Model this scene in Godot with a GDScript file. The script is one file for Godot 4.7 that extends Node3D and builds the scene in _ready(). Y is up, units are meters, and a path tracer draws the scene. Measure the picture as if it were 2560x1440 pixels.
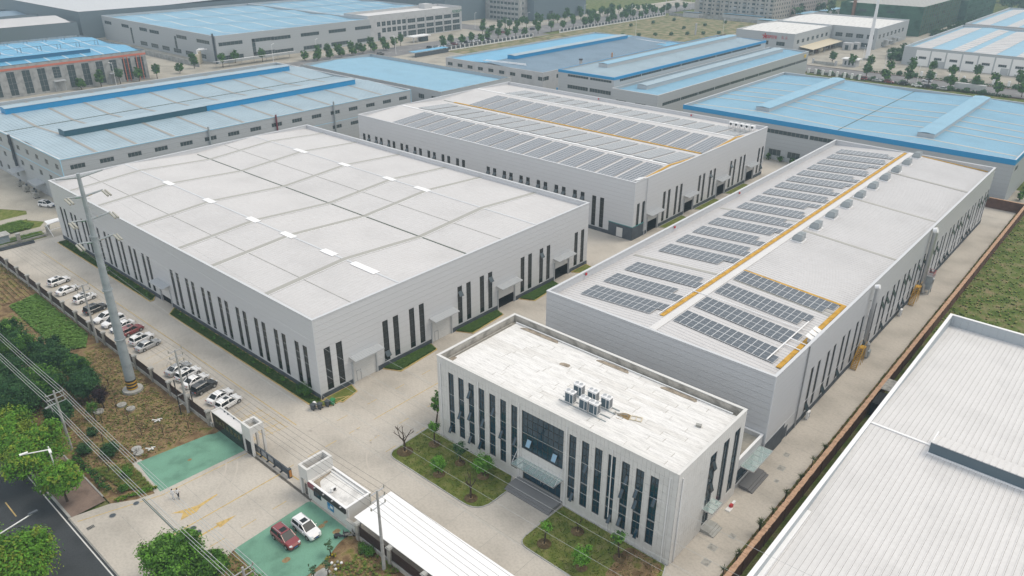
extends Node3D

# ---------- mesh builder ----------
class MB:
	var v := PackedVector3Array()
	var nn := PackedVector3Array()
	var cc := PackedColorArray()
	var o := Vector3.ZERO
	var col := Color.WHITE
	var colored := false
	func _init(off := Vector3.ZERO, with_color := false):
		o = off
		colored = with_color
	func tri_n(a: Vector3, b: Vector3, c: Vector3, na: Vector3, nb: Vector3, nc: Vector3):
		v.append(a - o); v.append(b - o); v.append(c - o)
		nn.append(na); nn.append(nb); nn.append(nc)
		if colored:
			cc.append(col); cc.append(col); cc.append(col)
	func tri(a: Vector3, b: Vector3, c: Vector3):
		var n := (c - a).cross(b - a).normalized()
		tri_n(a, b, c, n, n, n)
	# a quad turned so that its front looks along "out"
	func quad(a: Vector3, b: Vector3, c: Vector3, d: Vector3, out: Vector3):
		if (c - a).cross(b - a).dot(out) < 0.0:
			tri(a, c, b); tri(a, d, c)
		else:
			tri(a, b, c); tri(a, c, d)
	func obox(c: Vector3, x: Vector3, y: Vector3, z: Vector3):
		quad(c + x - y - z, c + x + y - z, c + x + y + z, c + x - y + z, x)
		quad(c - x - y - z, c - x + y - z, c - x + y + z, c - x - y + z, -x)
		quad(c + y - x - z, c + y + x - z, c + y + x + z, c + y - x + z, y)
		quad(c - y - x - z, c - y + x - z, c - y + x + z, c - y - x + z, -y)
		quad(c + z - x - y, c + z + x - y, c + z + x + y, c + z - x + y, z)
		quad(c - z - x - y, c - z + x - y, c - z + x + y, c - z - x + y, -z)
	func box(x0: float, x1: float, y0: float, y1: float, z0: float, z1: float):
		obox(Vector3((x0 + x1) / 2, (y0 + y1) / 2, (z0 + z1) / 2), Vector3(abs(x1 - x0) / 2, 0, 0), Vector3(0, abs(y1 - y0) / 2, 0), Vector3(0, 0, abs(z1 - z0) / 2))
	func bar(p: Vector3, q: Vector3, w: float, h: float, up := Vector3.UP):
		var d := q - p
		var s := d.cross(up)
		if s.length() < 0.0001: s = d.cross(Vector3.RIGHT)
		s = s.normalized()
		var u := s.cross(d).normalized()
		obox((p + q) / 2, d / 2, s * w / 2, u * h / 2)
	func tube(p: Vector3, q: Vector3, r0: float, r1: float, k := 8, caps := true):
		var d := (q - p).normalized()
		var s := d.cross(Vector3(0.31, 0.9, 0.2)).normalized()
		var u := s.cross(d)
		for i in k:
			var a := TAU * i / k
			var b := TAU * (i + 1) / k
			var na := s * cos(a) + u * sin(a)
			var nb := s * cos(b) + u * sin(b)
			var A := p + na * r0
			var B := p + nb * r0
			var C := q + nb * r1
			var D := q + na * r1
			if (C - A).cross(B - A).dot(na) > 0:
				tri_n(A, B, C, na, nb, nb); tri_n(A, C, D, na, nb, na)
			else:
				tri_n(A, C, B, na, nb, nb); tri_n(A, D, C, na, na, nb)
			if caps:
				fan(p, A, B, -d); fan(q, D, C, d)
	func fan(c: Vector3, a: Vector3, b: Vector3, out: Vector3):
		if (b - c).cross(a - c).dot(out) < 0: tri_n(c, b, a, out, out, out)
		else: tri_n(c, a, b, out, out, out)
	func poly_flat(pts: Array, y: float):
		var p2 := PackedVector2Array()
		for p in pts: p2.append(p)
		var t := Geometry2D.triangulate_polygon(p2)
		for i in range(0, t.size(), 3):
			var a := Vector3(p2[t[i]].x, y, p2[t[i]].y)
			var b := Vector3(p2[t[i + 1]].x, y, p2[t[i + 1]].y)
			var c := Vector3(p2[t[i + 2]].x, y, p2[t[i + 2]].y)
			if (c - a).cross(b - a).y < 0: tri(a, c, b)
			else: tri(a, b, c)
	func slab(pts: Array, y0: float, y1: float):
		poly_flat(pts, y1)
		var cx := Vector2.ZERO
		for p in pts: cx += p / pts.size()
		for i in pts.size():
			var a: Vector2 = pts[i]
			var b: Vector2 = pts[(i + 1) % pts.size()]
			var e := b - a
			var out := Vector3(-e.y, 0, e.x)
			if not Geometry2D.is_point_in_polygon((a + b) / 2 - Vector2(out.x, out.z).normalized() * 0.01, PackedVector2Array(pts)): out = -out
			quad(Vector3(a.x, y0, a.y), Vector3(b.x, y0, b.y), Vector3(b.x, y1, b.y), Vector3(a.x, y1, a.y), out)
	# ball with axes rx ry rz
	func ball(c: Vector3, r: Vector3, k := 8, m := 6):
		for i in m:
			for j in k:
				var P := []
				for e in [[0, 0], [0, 1], [1, 1], [1, 0]]:
					var t: float = PI * (i + e[0]) / m
					var f: float = TAU * (j + e[1]) / k
					P.append(Vector3(sin(t) * cos(f), cos(t), sin(t) * sin(f)))
				var nrm := []
				for q in P: nrm.append((q / r).normalized())
				var W := []
				for q in P: W.append(c + q * r)
				if (W[2] - W[0]).cross(W[1] - W[0]).dot(nrm[0] + nrm[2]) > 0:
					tri_n(W[0], W[1], W[2], nrm[0], nrm[1], nrm[2]); tri_n(W[0], W[2], W[3], nrm[0], nrm[2], nrm[3])
				else:
					tri_n(W[0], W[2], W[1], nrm[0], nrm[2], nrm[1]); tri_n(W[0], W[3], W[2], nrm[0], nrm[3], nrm[2])
	func mesh() -> ArrayMesh:
		var a := []
		a.resize(Mesh.ARRAY_MAX)
		a[Mesh.ARRAY_VERTEX] = v
		a[Mesh.ARRAY_NORMAL] = nn
		if colored: a[Mesh.ARRAY_COLOR] = cc
		var idx := PackedInt32Array()
		idx.resize(v.size())
		for i in v.size(): idx[i] = i
		a[Mesh.ARRAY_INDEX] = idx
		var m := ArrayMesh.new()
		m.add_surface_from_arrays(Mesh.PRIMITIVE_TRIANGLES, a)
		return m

# ---------- naming and tagging ----------
var counts := {}
func numbered(parent: Node, called: String) -> String:
	var key := "%d/%s" % [parent.get_instance_id(), called]
	var n: int = counts.get(key, 0)
	counts[key] = n + 1
	return called if n == 0 else "%s_%03d" % [called, n]
func tag(o: Node, label: String, category := "", group := ""):
	o.set_meta("label", label)
	if category != "": o.set_meta("category", category)
	if group != "": o.set_meta("group", group)
func thing(called: String, label: String, category: String, at := Vector3.ZERO, turn := 0.0, group := "") -> Node3D:
	var o := Node3D.new()
	o.name = numbered(self, called)
	add_child(o, true)
	o.position = at
	o.rotation.y = turn
	tag(o, label, category, group)
	return o
func put(called: String, mesh: Mesh, mat: Material, parent: Node = self) -> MeshInstance3D:
	var o := MeshInstance3D.new()
	o.name = numbered(parent, called)
	o.mesh = mesh
	o.material_override = mat
	parent.add_child(o, true)
	return o
func obj(called: String, mb: MB, mat: Material, parent: Node = self) -> MeshInstance3D:
	return put(called, mb.mesh(), mat, parent)
func struct(called: String, mb: MB, mat: Material) -> MeshInstance3D:
	var o := obj(called, mb, mat)
	o.set_meta("kind", "structure")
	return o
func stuff(o: Node) -> Node:
	o.set_meta("kind", "stuff")
	return o
func dup(root: Node3D, at: Vector3, turn: float, label: String, group := "") -> Node3D:
	var r: Node3D = root.duplicate()
	r.name = numbered(self, String(root.name).rstrip("0123456789").trim_suffix("_"))
	add_child(r, true)
	r.position = at
	r.rotation = Vector3(0, turn, 0)
	r.set_meta("label", label)
	if group != "": r.set_meta("group", group)
	return r
const ORD := ["first", "second", "third", "fourth", "fifth", "sixth", "seventh", "eighth", "ninth", "tenth", "eleventh", "twelfth", "thirteenth", "fourteenth", "fifteenth", "sixteenth", "seventeenth", "eighteenth", "nineteenth", "twentieth"]
func nth(i: int) -> String:
	if i < 20: return ORD[i]
	var tens: String = ["twenty", "thirty", "forty", "fifty"][i / 10 - 2] if (i + 1) / 10 == i / 10 else ""
	if tens == "": return ["", "", "thirtieth", "fortieth", "fiftieth"][(i + 1) / 10]
	return tens + "-" + ORD[i % 10]

# ---------- materials ----------
var M := {}
func L(r: float, g: float, b: float) -> Color:
	return Color(r, g, b).linear_to_srgb()
func plain(r: float, g: float, b: float, rough := 0.7, metal := 0.0, spec := 0.5) -> StandardMaterial3D:
	var m := StandardMaterial3D.new()
	m.albedo_color = L(r, g, b)
	m.roughness = rough
	m.metallic = metal
	m.metallic_specular = spec
	return m
func noise_tex(seed_: int, freq: float, stops: Array, octaves := 4, size := 512) -> NoiseTexture2D:
	var n := FastNoiseLite.new()
	n.seed = seed_
	n.noise_type = FastNoiseLite.TYPE_SIMPLEX_SMOOTH
	n.frequency = freq
	n.fractal_octaves = octaves
	var t := NoiseTexture2D.new()
	t.width = size
	t.height = size
	t.seamless = true
	t.noise = n
	var g := Gradient.new()
	var offs := PackedFloat32Array()
	var cols := PackedColorArray()
	for s in stops:
		offs.append(s[0]); cols.append(s[1])
	g.offsets = offs
	g.colors = cols
	t.color_ramp = g
	return t
func grey(x: float) -> Color:
	return L(x, x, x)
var fines := {}
func fine_tex(amp: float) -> NoiseTexture2D:
	if not fines.has(amp):
		fines[amp] = noise_tex(int(amp * 1000), 0.025, [[0.1, grey(1.0 - amp)], [0.65, grey(1.0)]], 5, 256)
	return fines[amp]
# base colour with two layers of blotches: coarse (metres) and fine
func worn(r: float, g: float, b: float, seed_: int, coarse_m: float, amp: float, fine_m := 3.0, fine_amp := 0.1, rough := 0.8, spec := 0.4) -> StandardMaterial3D:
	var m := plain(r, g, b, rough, 0.0, spec)
	m.albedo_texture = noise_tex(seed_, 0.008, [[0.15, grey(1.0 - amp)], [0.5, grey(1.0 - amp * 0.3)], [0.85, grey(1.0)]], 6)
	m.uv1_triplanar = true
	m.uv1_world_triplanar = true
	m.uv1_scale = Vector3.ONE / coarse_m
	m.detail_enabled = true
	m.detail_blend_mode = BaseMaterial3D.BLEND_MODE_MUL
	m.detail_uv_layer = BaseMaterial3D.DETAIL_UV_2
	m.detail_albedo = fine_tex(fine_amp)
	m.uv2_triplanar = true
	m.uv2_world_triplanar = true
	m.uv2_scale = Vector3.ONE / fine_m
	return m
# two-colour ground with patches
func patchy(seed_: int, stops: Array, tile_m: float, fine_m: float, fine_amp: float, freq := 0.012) -> StandardMaterial3D:
	var m := StandardMaterial3D.new()
	m.roughness = 0.95
	m.metallic_specular = 0.2
	m.albedo_texture = noise_tex(seed_, freq, stops, 6, 1024)
	m.uv1_triplanar = true
	m.uv1_world_triplanar = true
	m.uv1_scale = Vector3.ONE / tile_m
	m.detail_enabled = true
	m.detail_blend_mode = BaseMaterial3D.BLEND_MODE_MUL
	m.detail_uv_layer = BaseMaterial3D.DETAIL_UV_2
	m.detail_albedo = fine_tex(fine_amp)
	m.uv2_triplanar = true
	m.uv2_world_triplanar = true
	m.uv2_scale = Vector3.ONE / fine_m
	return m
# sheet-metal wall: horizontal profiles as relief, sheet joints every metre
func siding(r: float, g: float, b: float, tile_m: float, lines: int, joint: float, rough := 0.38, upright := false) -> StandardMaterial3D:
	var m := plain(r, g, b, rough, 0.0, 0.5)
	var n := 128
	var h := Image.create(n, n, false, Image.FORMAT_RGB8)
	var a := Image.create(n, n, false, Image.FORMAT_RGB8)
	for j in n:
		var f := fposmod(float(j) / n * lines, 1.0)
		var big := float(j) / n
		var hv := 0.5 + 0.5 * smoothstep(0.0, 0.25, f) * smoothstep(1.0, 0.75, f)
		var av := 1.0
		if big < 0.04:
			hv = 0.0
			av = joint
		for i in n:
			if upright:
				h.set_pixel(j, i, Color(hv, hv, hv)); a.set_pixel(j, i, grey(av))
			else:
				h.set_pixel(i, j, Color(hv, hv, hv)); a.set_pixel(i, j, grey(av))
	m.albedo_texture = ImageTexture.create_from_image(a)
	m.heightmap_enabled = true
	m.heightmap_texture = ImageTexture.create_from_image(h)
	m.heightmap_scale = 3.0
	m.uv1_triplanar = true
	m.uv1_world_triplanar = true
	m.uv1_triplanar_sharpness = 8.0
	m.uv1_scale = Vector3.ONE / tile_m
	return m
func leafy(seed_ := 0) -> StandardMaterial3D:
	var m := StandardMaterial3D.new()
	m.vertex_color_use_as_albedo = true
	m.roughness = 0.75
	m.metallic_specular = 0.3
	m.backlight_enabled = true
	m.backlight = Color(0.25, 0.3, 0.1)
	return m

func make_materials():
	M.concrete = worn(0.53, 0.49, 0.435, 11, 46.0, 0.22, 3.1, 0.12, 0.85, 0.3)
	M.yard = worn(0.43, 0.4, 0.345, 12, 60.0, 0.28, 4.0, 0.15, 0.9, 0.3)
	M.asphalt = worn(0.062, 0.068, 0.074, 13, 30.0, 0.3, 1.7, 0.2, 0.9, 0.3)
	M.far_road = worn(0.22, 0.215, 0.22, 14, 40.0, 0.2, 3.0, 0.1, 0.9, 0.3)
	M.paver = worn(0.27, 0.2, 0.165, 15, 12.0, 0.35, 0.9, 0.25, 0.9, 0.3)
	M.kerb = worn(0.42, 0.42, 0.4, 16, 9.0, 0.25, 1.0, 0.1)
	M.pad = worn(0.17, 0.345, 0.255, 17, 17.0, 0.28, 2.0, 0.08, 0.8, 0.3)
	M.soil = patchy(18, [[0.1, L(0.13, 0.085, 0.045)], [0.42, L(0.23, 0.155, 0.085)], [0.6, L(0.3, 0.215, 0.115)], [0.78, L(0.2, 0.18, 0.06)], [1.0, L(0.12, 0.15, 0.03)]], 30.0, 1.3, 0.4)
	M.dry = patchy(19, [[0.1, L(0.1, 0.13, 0.05)], [0.4, L(0.2, 0.2, 0.11)], [0.65, L(0.29, 0.25, 0.16)], [1.0, L(0.36, 0.3, 0.19)]], 90.0, 4.0, 0.3)
	M.lawn = patchy(20, [[0.1, L(0.11, 0.155, 0.03)], [0.5, L(0.17, 0.2, 0.05)], [0.75, L(0.22, 0.23, 0.075)], [1.0, L(0.26, 0.24, 0.11)]], 21.0, 0.7, 0.4)
	M.field = patchy(21, [[0.1, L(0.07, 0.11, 0.025)], [0.45, L(0.13, 0.17, 0.045)], [0.7, L(0.2, 0.2, 0.09)], [1.0, L(0.29, 0.22, 0.13)]], 55.0, 2.1, 0.4)
	M.grain = patchy(22, [[0.1, L(0.5, 0.38, 0.17)], [1.0, L(0.66, 0.52, 0.28)]], 90.0, 6.0, 0.15)
	M.white_wall = siding(0.57, 0.58, 0.6, 1.05, 3, 0.8)
	M.white_wall2 = siding(0.5, 0.515, 0.54, 1.05, 3, 0.8)
	M.roof_white = worn(0.58, 0.57, 0.575, 30, 70.0, 0.1, 9.0, 0.05, 0.5, 0.4)
	M.roof_bright = worn(0.67, 0.66, 0.66, 31, 40.0, 0.08, 5.0, 0.05, 0.5, 0.4)
	M.roof_trim = plain(0.56, 0.575, 0.6, 0.5)
	M.seam_dark = plain(0.1, 0.12, 0.1, 0.8)
	M.skylight = plain(0.36, 0.355, 0.33, 0.7)
	M.patch_white = plain(0.82, 0.82, 0.83, 0.4)
	M.membrane = worn(0.8, 0.79, 0.775, 32, 11.0, 0.3, 1.7, 0.15, 0.75, 0.3)
	for i in 3:
		var mm := worn([0.83, 0.79, 0.75][i], [0.82, 0.78, 0.735][i], [0.81, 0.765, 0.715][i], 70 + i, 3.0, 0.22, 1.7, 0.12, 0.75, 0.3)
		mm.uv1_scale = Vector3(1.0 / 1.6, 0.3, 1.0 / 14.0)
		M["membrane_%d" % i] = mm
	M.stain = worn(0.42, 0.36, 0.29, 33, 6.0, 0.4, 1.0, 0.3, 0.9, 0.2)
	M.parapet = worn(0.47, 0.45, 0.41, 34, 8.0, 0.45, 1.0, 0.2, 0.9, 0.2)
	M.stone = worn(0.66, 0.655, 0.64, 35, 12.0, 0.08, 2.0, 0.04, 0.5, 0.4)
	M.joint = plain(0.26, 0.26, 0.25, 0.9)
	M.glass = plain(0.012, 0.017, 0.02, 0.06, 0.0, 0.5)
	M.glass_teal = plain(0.008, 0.042, 0.07, 0.04, 0.0, 0.6)
	M.glass_far = plain(0.05, 0.07, 0.075, 0.2, 0.0, 0.5)
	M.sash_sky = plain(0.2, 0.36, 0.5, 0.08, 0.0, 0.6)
	M.sash_glass = plain(0.045, 0.065, 0.075, 0.08, 0.0, 0.6)
	M.frame = plain(0.035, 0.038, 0.04, 0.45)
	M.frame_grey = plain(0.3, 0.31, 0.32, 0.5)
	M.plinth = worn(0.085, 0.1, 0.118, 36, 9.0, 0.25, 1.0, 0.1)
	M.door_white = plain(0.62, 0.62, 0.61, 0.5)
	M.canopy = plain(0.42, 0.44, 0.46, 0.45)
	M.dark_in = plain(0.015, 0.016, 0.018, 0.9)
	M.steel = plain(0.5, 0.51, 0.52, 0.35, 0.7)
	M.galv = worn(0.34, 0.38, 0.4, 37, 5.0, 0.25, 0.8, 0.1, 0.5, 0.5)
	M.yellow = worn(0.62, 0.36, 0.06, 38, 5.0, 0.35, 0.7, 0.2, 0.7, 0.3)
	M.paint_yellow = worn(0.62, 0.46, 0.2, 39, 3.0, 0.3, 0.5, 0.3, 0.8, 0.3)
	M.paint_arrow = worn(0.62, 0.44, 0.17, 29, 3.0, 0.3, 0.5, 0.2, 0.8, 0.3)
	M.paint_white = plain(0.62, 0.62, 0.6, 0.8)
	M.pv = plain(0.07, 0.085, 0.105, 0.1, 0.0, 0.6)
	M.pv2 = plain(0.22, 0.235, 0.25, 0.12, 0.0, 0.6)
	M.pv3 = plain(0.14, 0.155, 0.18, 0.12, 0.0, 0.6)
	M.pv_frame = plain(0.62, 0.63, 0.64, 0.4, 0.3)
	M.blue_roof = worn(0.25, 0.455, 0.6, 40, 50.0, 0.12, 7.0, 0.06, 0.5, 0.4)
	M.pale_roof = worn(0.35, 0.455, 0.525, 41, 60.0, 0.12, 8.0, 0.07, 0.5, 0.4)
	M.deep_roof = worn(0.2, 0.29, 0.38, 42, 60.0, 0.15, 8.0, 0.07, 0.5, 0.4)
	M.fascia = plain(0.008, 0.24, 0.5, 0.4)
	M.vivid_roof = worn(0.13, 0.4, 0.62, 43, 60.0, 0.12, 8.0, 0.05, 0.45, 0.4)
	M.grey_wall = siding(0.39, 0.415, 0.435, 1.2, 2, 0.8, 0.5)
	M.grey_plaster = worn(0.4, 0.405, 0.4, 44, 14.0, 0.3, 2.0, 0.1, 0.9, 0.3)
	M.slate_wall = siding(0.13, 0.17, 0.2, 1.2, 2, 0.9, 0.5)
	M.pale_wall = worn(0.5, 0.505, 0.515, 45, 20.0, 0.12, 3.0, 0.06, 0.8, 0.3)
	M.red_band = plain(0.55, 0.16, 0.1, 0.6)
	M.brick = worn(0.15, 0.085, 0.065, 46, 7.0, 0.3, 0.8, 0.25, 0.9, 0.2)
	M.coping = worn(0.62, 0.4, 0.27, 47, 4.0, 0.3, 0.5, 0.45, 0.9, 0.2)
	M.netting = worn(0.085, 0.17, 0.12, 48, 30.0, 0.45, 5.0, 0.3, 0.95, 0.1)
	M.granite = worn(0.022, 0.022, 0.024, 49, 4.0, 0.3, 0.5, 0.2, 0.25, 0.5)
	M.gold = plain(0.14, 0.13, 0.06, 0.5, 0.3)
	M.iron = plain(0.045, 0.025, 0.022, 0.6)
	M.maroon = plain(0.16, 0.03, 0.045, 0.4)
	M.sign_blue = plain(0.02, 0.2, 0.42, 0.4)
	M.white = plain(0.78, 0.78, 0.78, 0.5)
	M.tarp = worn(0.86, 0.86, 0.87, 51, 20.0, 0.05, 3.0, 0.03, 0.5, 0.4)
	M.red = plain(0.45, 0.03, 0.04, 0.5)
	M.black = plain(0.02, 0.02, 0.022, 0.6)
	M.rubber = plain(0.02, 0.02, 0.02, 0.85)
	M.rim = plain(0.45, 0.46, 0.47, 0.35, 0.6)
	M.car_glass = plain(0.02, 0.026, 0.03, 0.2, 0.0, 0.3)
	M.lamp_clear = plain(0.7, 0.72, 0.74, 0.15)
	M.lamp_red = plain(0.35, 0.02, 0.02, 0.2)
	M.plate = plain(0.05, 0.16, 0.45, 0.4)
	for p in [["white", 0.78, 0.78, 0.79], ["silver", 0.42, 0.43, 0.44], ["black", 0.012, 0.014, 0.016], ["red", 0.22, 0.025, 0.03], ["grey", 0.12, 0.13, 0.14]]:
		var m := plain(p[1], p[2], p[3], 0.3, 0.0 if p[0] != "silver" else 0.3)
		m.clearcoat_enabled = true
		m.clearcoat = 0.8
		m.clearcoat_roughness = 0.05
		M["car_" + p[0]] = m
	M.leaf = leafy()
	M.bark = worn(0.1, 0.075, 0.055, 52, 1.5, 0.4, 0.3, 0.3, 0.95, 0.2)
	M.pole = worn(0.43, 0.43, 0.42, 53, 4.0, 0.25, 0.6, 0.1, 0.85, 0.3)
	M.wire = plain(0.5, 0.52, 0.52, 0.4, 0.3)
	M.wire_dark = plain(0.08, 0.08, 0.08, 0.6)
	M.insulator = plain(0.36, 0.35, 0.3, 0.4)
	M.skin = plain(0.42, 0.26, 0.19, 0.6)
	M.shirt = plain(0.7, 0.7, 0.72, 0.8)
	M.trousers = plain(0.02, 0.02, 0.025, 0.8)
	M.hair = plain(0.012, 0.01, 0.01, 0.7)
	M.bin_green = plain(0.03, 0.22, 0.08, 0.5)
	M.bin_dark = plain(0.06, 0.07, 0.08, 0.6)
	M.stone_grey = worn(0.4, 0.39, 0.36, 54, 3.0, 0.4, 0.5, 0.2)
	M.mulch = worn(0.33, 0.24, 0.13, 55, 2.0, 0.4, 0.4, 0.3, 0.95, 0.1)
	M.pane = plain(0.55, 0.7, 0.68, 0.08)
	M.pane.albedo_color.a = 0.3
	M.pane.transparency = BaseMaterial3D.TRANSPARENCY_ALPHA
	M.tower = worn(0.8, 0.8, 0.82, 56, 9.0, 0.05, 2.0, 0.03)
	M.orange = plain(0.5, 0.22, 0.05, 0.6)
	M.net_brown = plain(0.2, 0.1, 0.06, 0.8)
	M.apartment = worn(0.47, 0.44, 0.41, 57, 25.0, 0.2, 4.0, 0.1, 0.9, 0.2)
	M.apartment2 = worn(0.42, 0.36, 0.34, 58, 25.0, 0.2, 4.0, 0.1, 0.9, 0.2)
	M.canvas = plain(0.6, 0.53, 0.4, 0.8)
	M.car_paint_blue = plain(0.05, 0.2, 0.4, 0.4)

# ---------- walls, windows, roofs ----------
# a face of a building: origin at its lower left seen from outside, "along" and the outward normal
class Face:
	var o: Vector3
	var u: Vector3
	var n: Vector3
	var w: float
	func _init(o_: Vector3, u_: Vector3, n_: Vector3, w_: float):
		o = o_; u = u_; n = n_; w = w_
	func at(a: float, y: float, d := 0.0) -> Vector3:
		return o + u * a + Vector3.UP * y + n * d
	# coordinate along the face of a world point
	func a_of(p: Vector3) -> float:
		return (p - o).dot(u)
func face_of(side: String, x0: float, x1: float, z0: float, z1: float, y := 0.0) -> Face:
	match side:
		"x0": return Face.new(Vector3(x0, y, z0), Vector3(0, 0, 1), Vector3(-1, 0, 0), z1 - z0)
		"z1": return Face.new(Vector3(x0, y, z1), Vector3(1, 0, 0), Vector3(0, 0, 1), x1 - x0)
		"x1": return Face.new(Vector3(x1, y, z1), Vector3(0, 0, -1), Vector3(1, 0, 0), z1 - z0)
	return Face.new(Vector3(x1, y, z0), Vector3(-1, 0, 0), Vector3(0, 0, -1), x1 - x0)
# holes: Rect2(a, y, width, height); the wall is cut into vertical strips
func wall_into(mb: MB, f: Face, y0: float, y1: float, holes: Array, t := 0.35):
	var xs := [0.0, f.w]
	for h in holes:
		xs.append(clampf(h.position.x, 0, f.w)); xs.append(clampf(h.end.x, 0, f.w))
	xs.sort()
	for i in xs.size() - 1:
		var a: float = xs[i]
		var b: float = xs[i + 1]
		if b - a < 0.002: continue
		var cuts := []
		for h in holes:
			if h.position.x < (a + b) / 2 and h.end.x > (a + b) / 2: cuts.append(Vector2(h.position.y, h.end.y))
		cuts.sort_custom(func(p, q): return p.x < q.x)
		var y := y0
		for c in cuts + [Vector2(y1, y1)]:
			if c.x - y > 0.002:
				mb.obox(f.at((a + b) / 2, (y + c.x) / 2, -t / 2), f.u * (b - a) / 2, Vector3(0, (c.x - y) / 2, 0), f.n * t / 2)
			y = maxf(y, c.y)
var mesh_cache := {}
# a window in its hole: glass set back from the wall, a frame with cols x rows panes; "spandrel" is a light bar at that height
func window(parent: Node, f: Face, a: float, y: float, w: float, h: float, cols: int, rows: int, back := 0.14, glass: Material = null, frame: Material = null, called := "window") -> MeshInstance3D:
	var key := "%.2f %.2f %d %d" % [w, h, cols, rows]
	if not mesh_cache.has(key):
		var g := MB.new()
		g.box(-w / 2, w / 2, -h / 2, h / 2, -0.03, 0)
		var r := MB.new()
		var e := 0.07
		for s in [-1, 1]:
			r.box(s * (w / 2 - e / 2) - e / 2, s * (w / 2 - e / 2) + e / 2, -h / 2, h / 2, -0.04, 0.05)
			r.box(-w / 2 + e, w / 2 - e, s * (h / 2 - e / 2) - e / 2, s * (h / 2 - e / 2) + e / 2, -0.04, 0.05)
		for i in range(1, cols):
			var x := -w / 2 + w * i / cols
			r.box(x - 0.03, x + 0.03, -h / 2 + e, h / 2 - e, -0.035, 0.035)
		for j in range(1, rows):
			var q := -h / 2 + h * j / rows
			r.box(-w / 2 + e, w / 2 - e, q - 0.03, q + 0.03, -0.035, 0.04)
		mesh_cache[key] = [g.mesh(), r.mesh()]
	var o := put(called, mesh_cache[key][0], glass if glass else M.glass, parent)
	var at: Vector3 = f.at(a + w / 2, y + h / 2, -back) - (parent as Node3D).position
	o.transform = Transform3D(Basis(f.u, Vector3.UP, f.n), at)
	put("window_frame", mesh_cache[key][1], frame if frame else M.frame, o)
	return o
# a top-hung sash pushed open; x, y in the window's own axes
func sash(win: Node3D, x: float, y_top: float, w: float, h: float, angle: float, glass: Material = null):
	var key := "sash %.2f %.2f" % [w, h]
	if not mesh_cache.has(key):
		var g := MB.new()
		g.box(-w / 2 + 0.05, w / 2 - 0.05, -h + 0.05, -0.05, -0.012, 0.012)
		var r := MB.new()
		for s in [-1, 1]: r.box(s * (w / 2 - 0.03) - 0.03, s * (w / 2 - 0.03) + 0.03, -h, 0, -0.03, 0.03)
		r.box(-w / 2 + 0.06, w / 2 - 0.06, -0.06, 0, -0.03, 0.03)
		r.box(-w / 2 + 0.06, w / 2 - 0.06, -h, -h + 0.06, -0.03, 0.03)
		for q in 2:
			var sx: float = [-1.0, 1.0][q] * (w / 2 - 0.02)
			r.bar(Vector3(sx, -h * 0.5, -0.02), Vector3(sx, -h * 0.25, -0.35), 0.02, 0.02)
		mesh_cache[key] = [g.mesh(), r.mesh()]
	var o := put("open_sash", mesh_cache[key][1], M.frame, win)
	o.transform = Transform3D(Basis(Vector3.RIGHT, -angle), Vector3(x, y_top, 0.08))
	# the pane of the sash is part of it
	var m := ArrayMesh.new()
	var both: ArrayMesh = mesh_cache[key][1]
	m.add_surface_from_arrays(Mesh.PRIMITIVE_TRIANGLES, both.surface_get_arrays(0))
	m.add_surface_from_arrays(Mesh.PRIMITIVE_TRIANGLES, (mesh_cache[key][0] as ArrayMesh).surface_get_arrays(0))
	var skey := key + (" a" if glass else " b")
	if not mesh_cache.has(skey):
		m.surface_set_material(0, M.frame)
		m.surface_set_material(1, glass if glass else M.sash_glass)
		mesh_cache[skey] = m
	o.mesh = mesh_cache[skey]
	o.material_override = null
func prof_y(prof: Array, c: float) -> float:
	for i in prof.size() - 1:
		if c <= prof[i + 1].x + 0.0001:
			return lerpf(prof[i].y, prof[i + 1].y, (c - prof[i].x) / (prof[i + 1].x - prof[i].x))
	return prof[-1].y
func pt(axis: String, c: float, y: float, l: float) -> Vector3:
	return Vector3(c, y, l) if axis == "x" else Vector3(l, y, c)
# roof surface: prof is [Vector2(coordinate across, height)], extruded from l0 to l1 along the other axis
func roof_into(mb: MB, axis: String, prof: Array, l0: float, l1: float, lift := 0.0, thick := 0.12):
	for i in prof.size() - 1:
		var p: Vector2 = prof[i]
		var q: Vector2 = prof[i + 1]
		var up := Vector3(0, lift, 0)
		var A := pt(axis, p.x, p.y, l0) + up
		var B := pt(axis, q.x, q.y, l0) + up
		var C := pt(axis, q.x, q.y, l1) + up
		var D := pt(axis, p.x, p.y, l1) + up
		mb.quad(A, B, C, D, Vector3.UP)
		var dn := Vector3(0, -thick, 0)
		mb.quad(A, B, B + dn, A + dn, (A - D))
		mb.quad(D, C, C + dn, D + dn, (D - A))
		if i == 0: mb.quad(A, D, D + dn, A + dn, (A - B))
		if i == prof.size() - 2: mb.quad(B, C, C + dn, B + dn, (B - A))
func ribs_into(mb: MB, axis: String, prof: Array, l0: float, l1: float, step: float, w: float, h: float, lift := 0.0):
	var n := int((l1 - l0) / step)
	for k in n:
		var l := l0 + step * (k + 0.5)
		for i in prof.size() - 1:
			var p: Vector2 = prof[i]
			var q: Vector2 = prof[i + 1]
			var A := pt(axis, p.x, p.y + lift, l)
			var B := pt(axis, q.x, q.y + lift, l)
			var s := pt(axis, 0, 0, w / 2)
			var up := Vector3(0, h, 0)
			mb.quad(A - s * 0.6 + up, B - s * 0.6 + up, B + s * 0.6 + up, A + s * 0.6 + up, Vector3.UP)
			mb.quad(A - s, B - s, B - s * 0.6 + up, A - s * 0.6 + up, -s)
			mb.quad(A + s, B + s, B + s * 0.6 + up, A + s * 0.6 + up, s)
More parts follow.
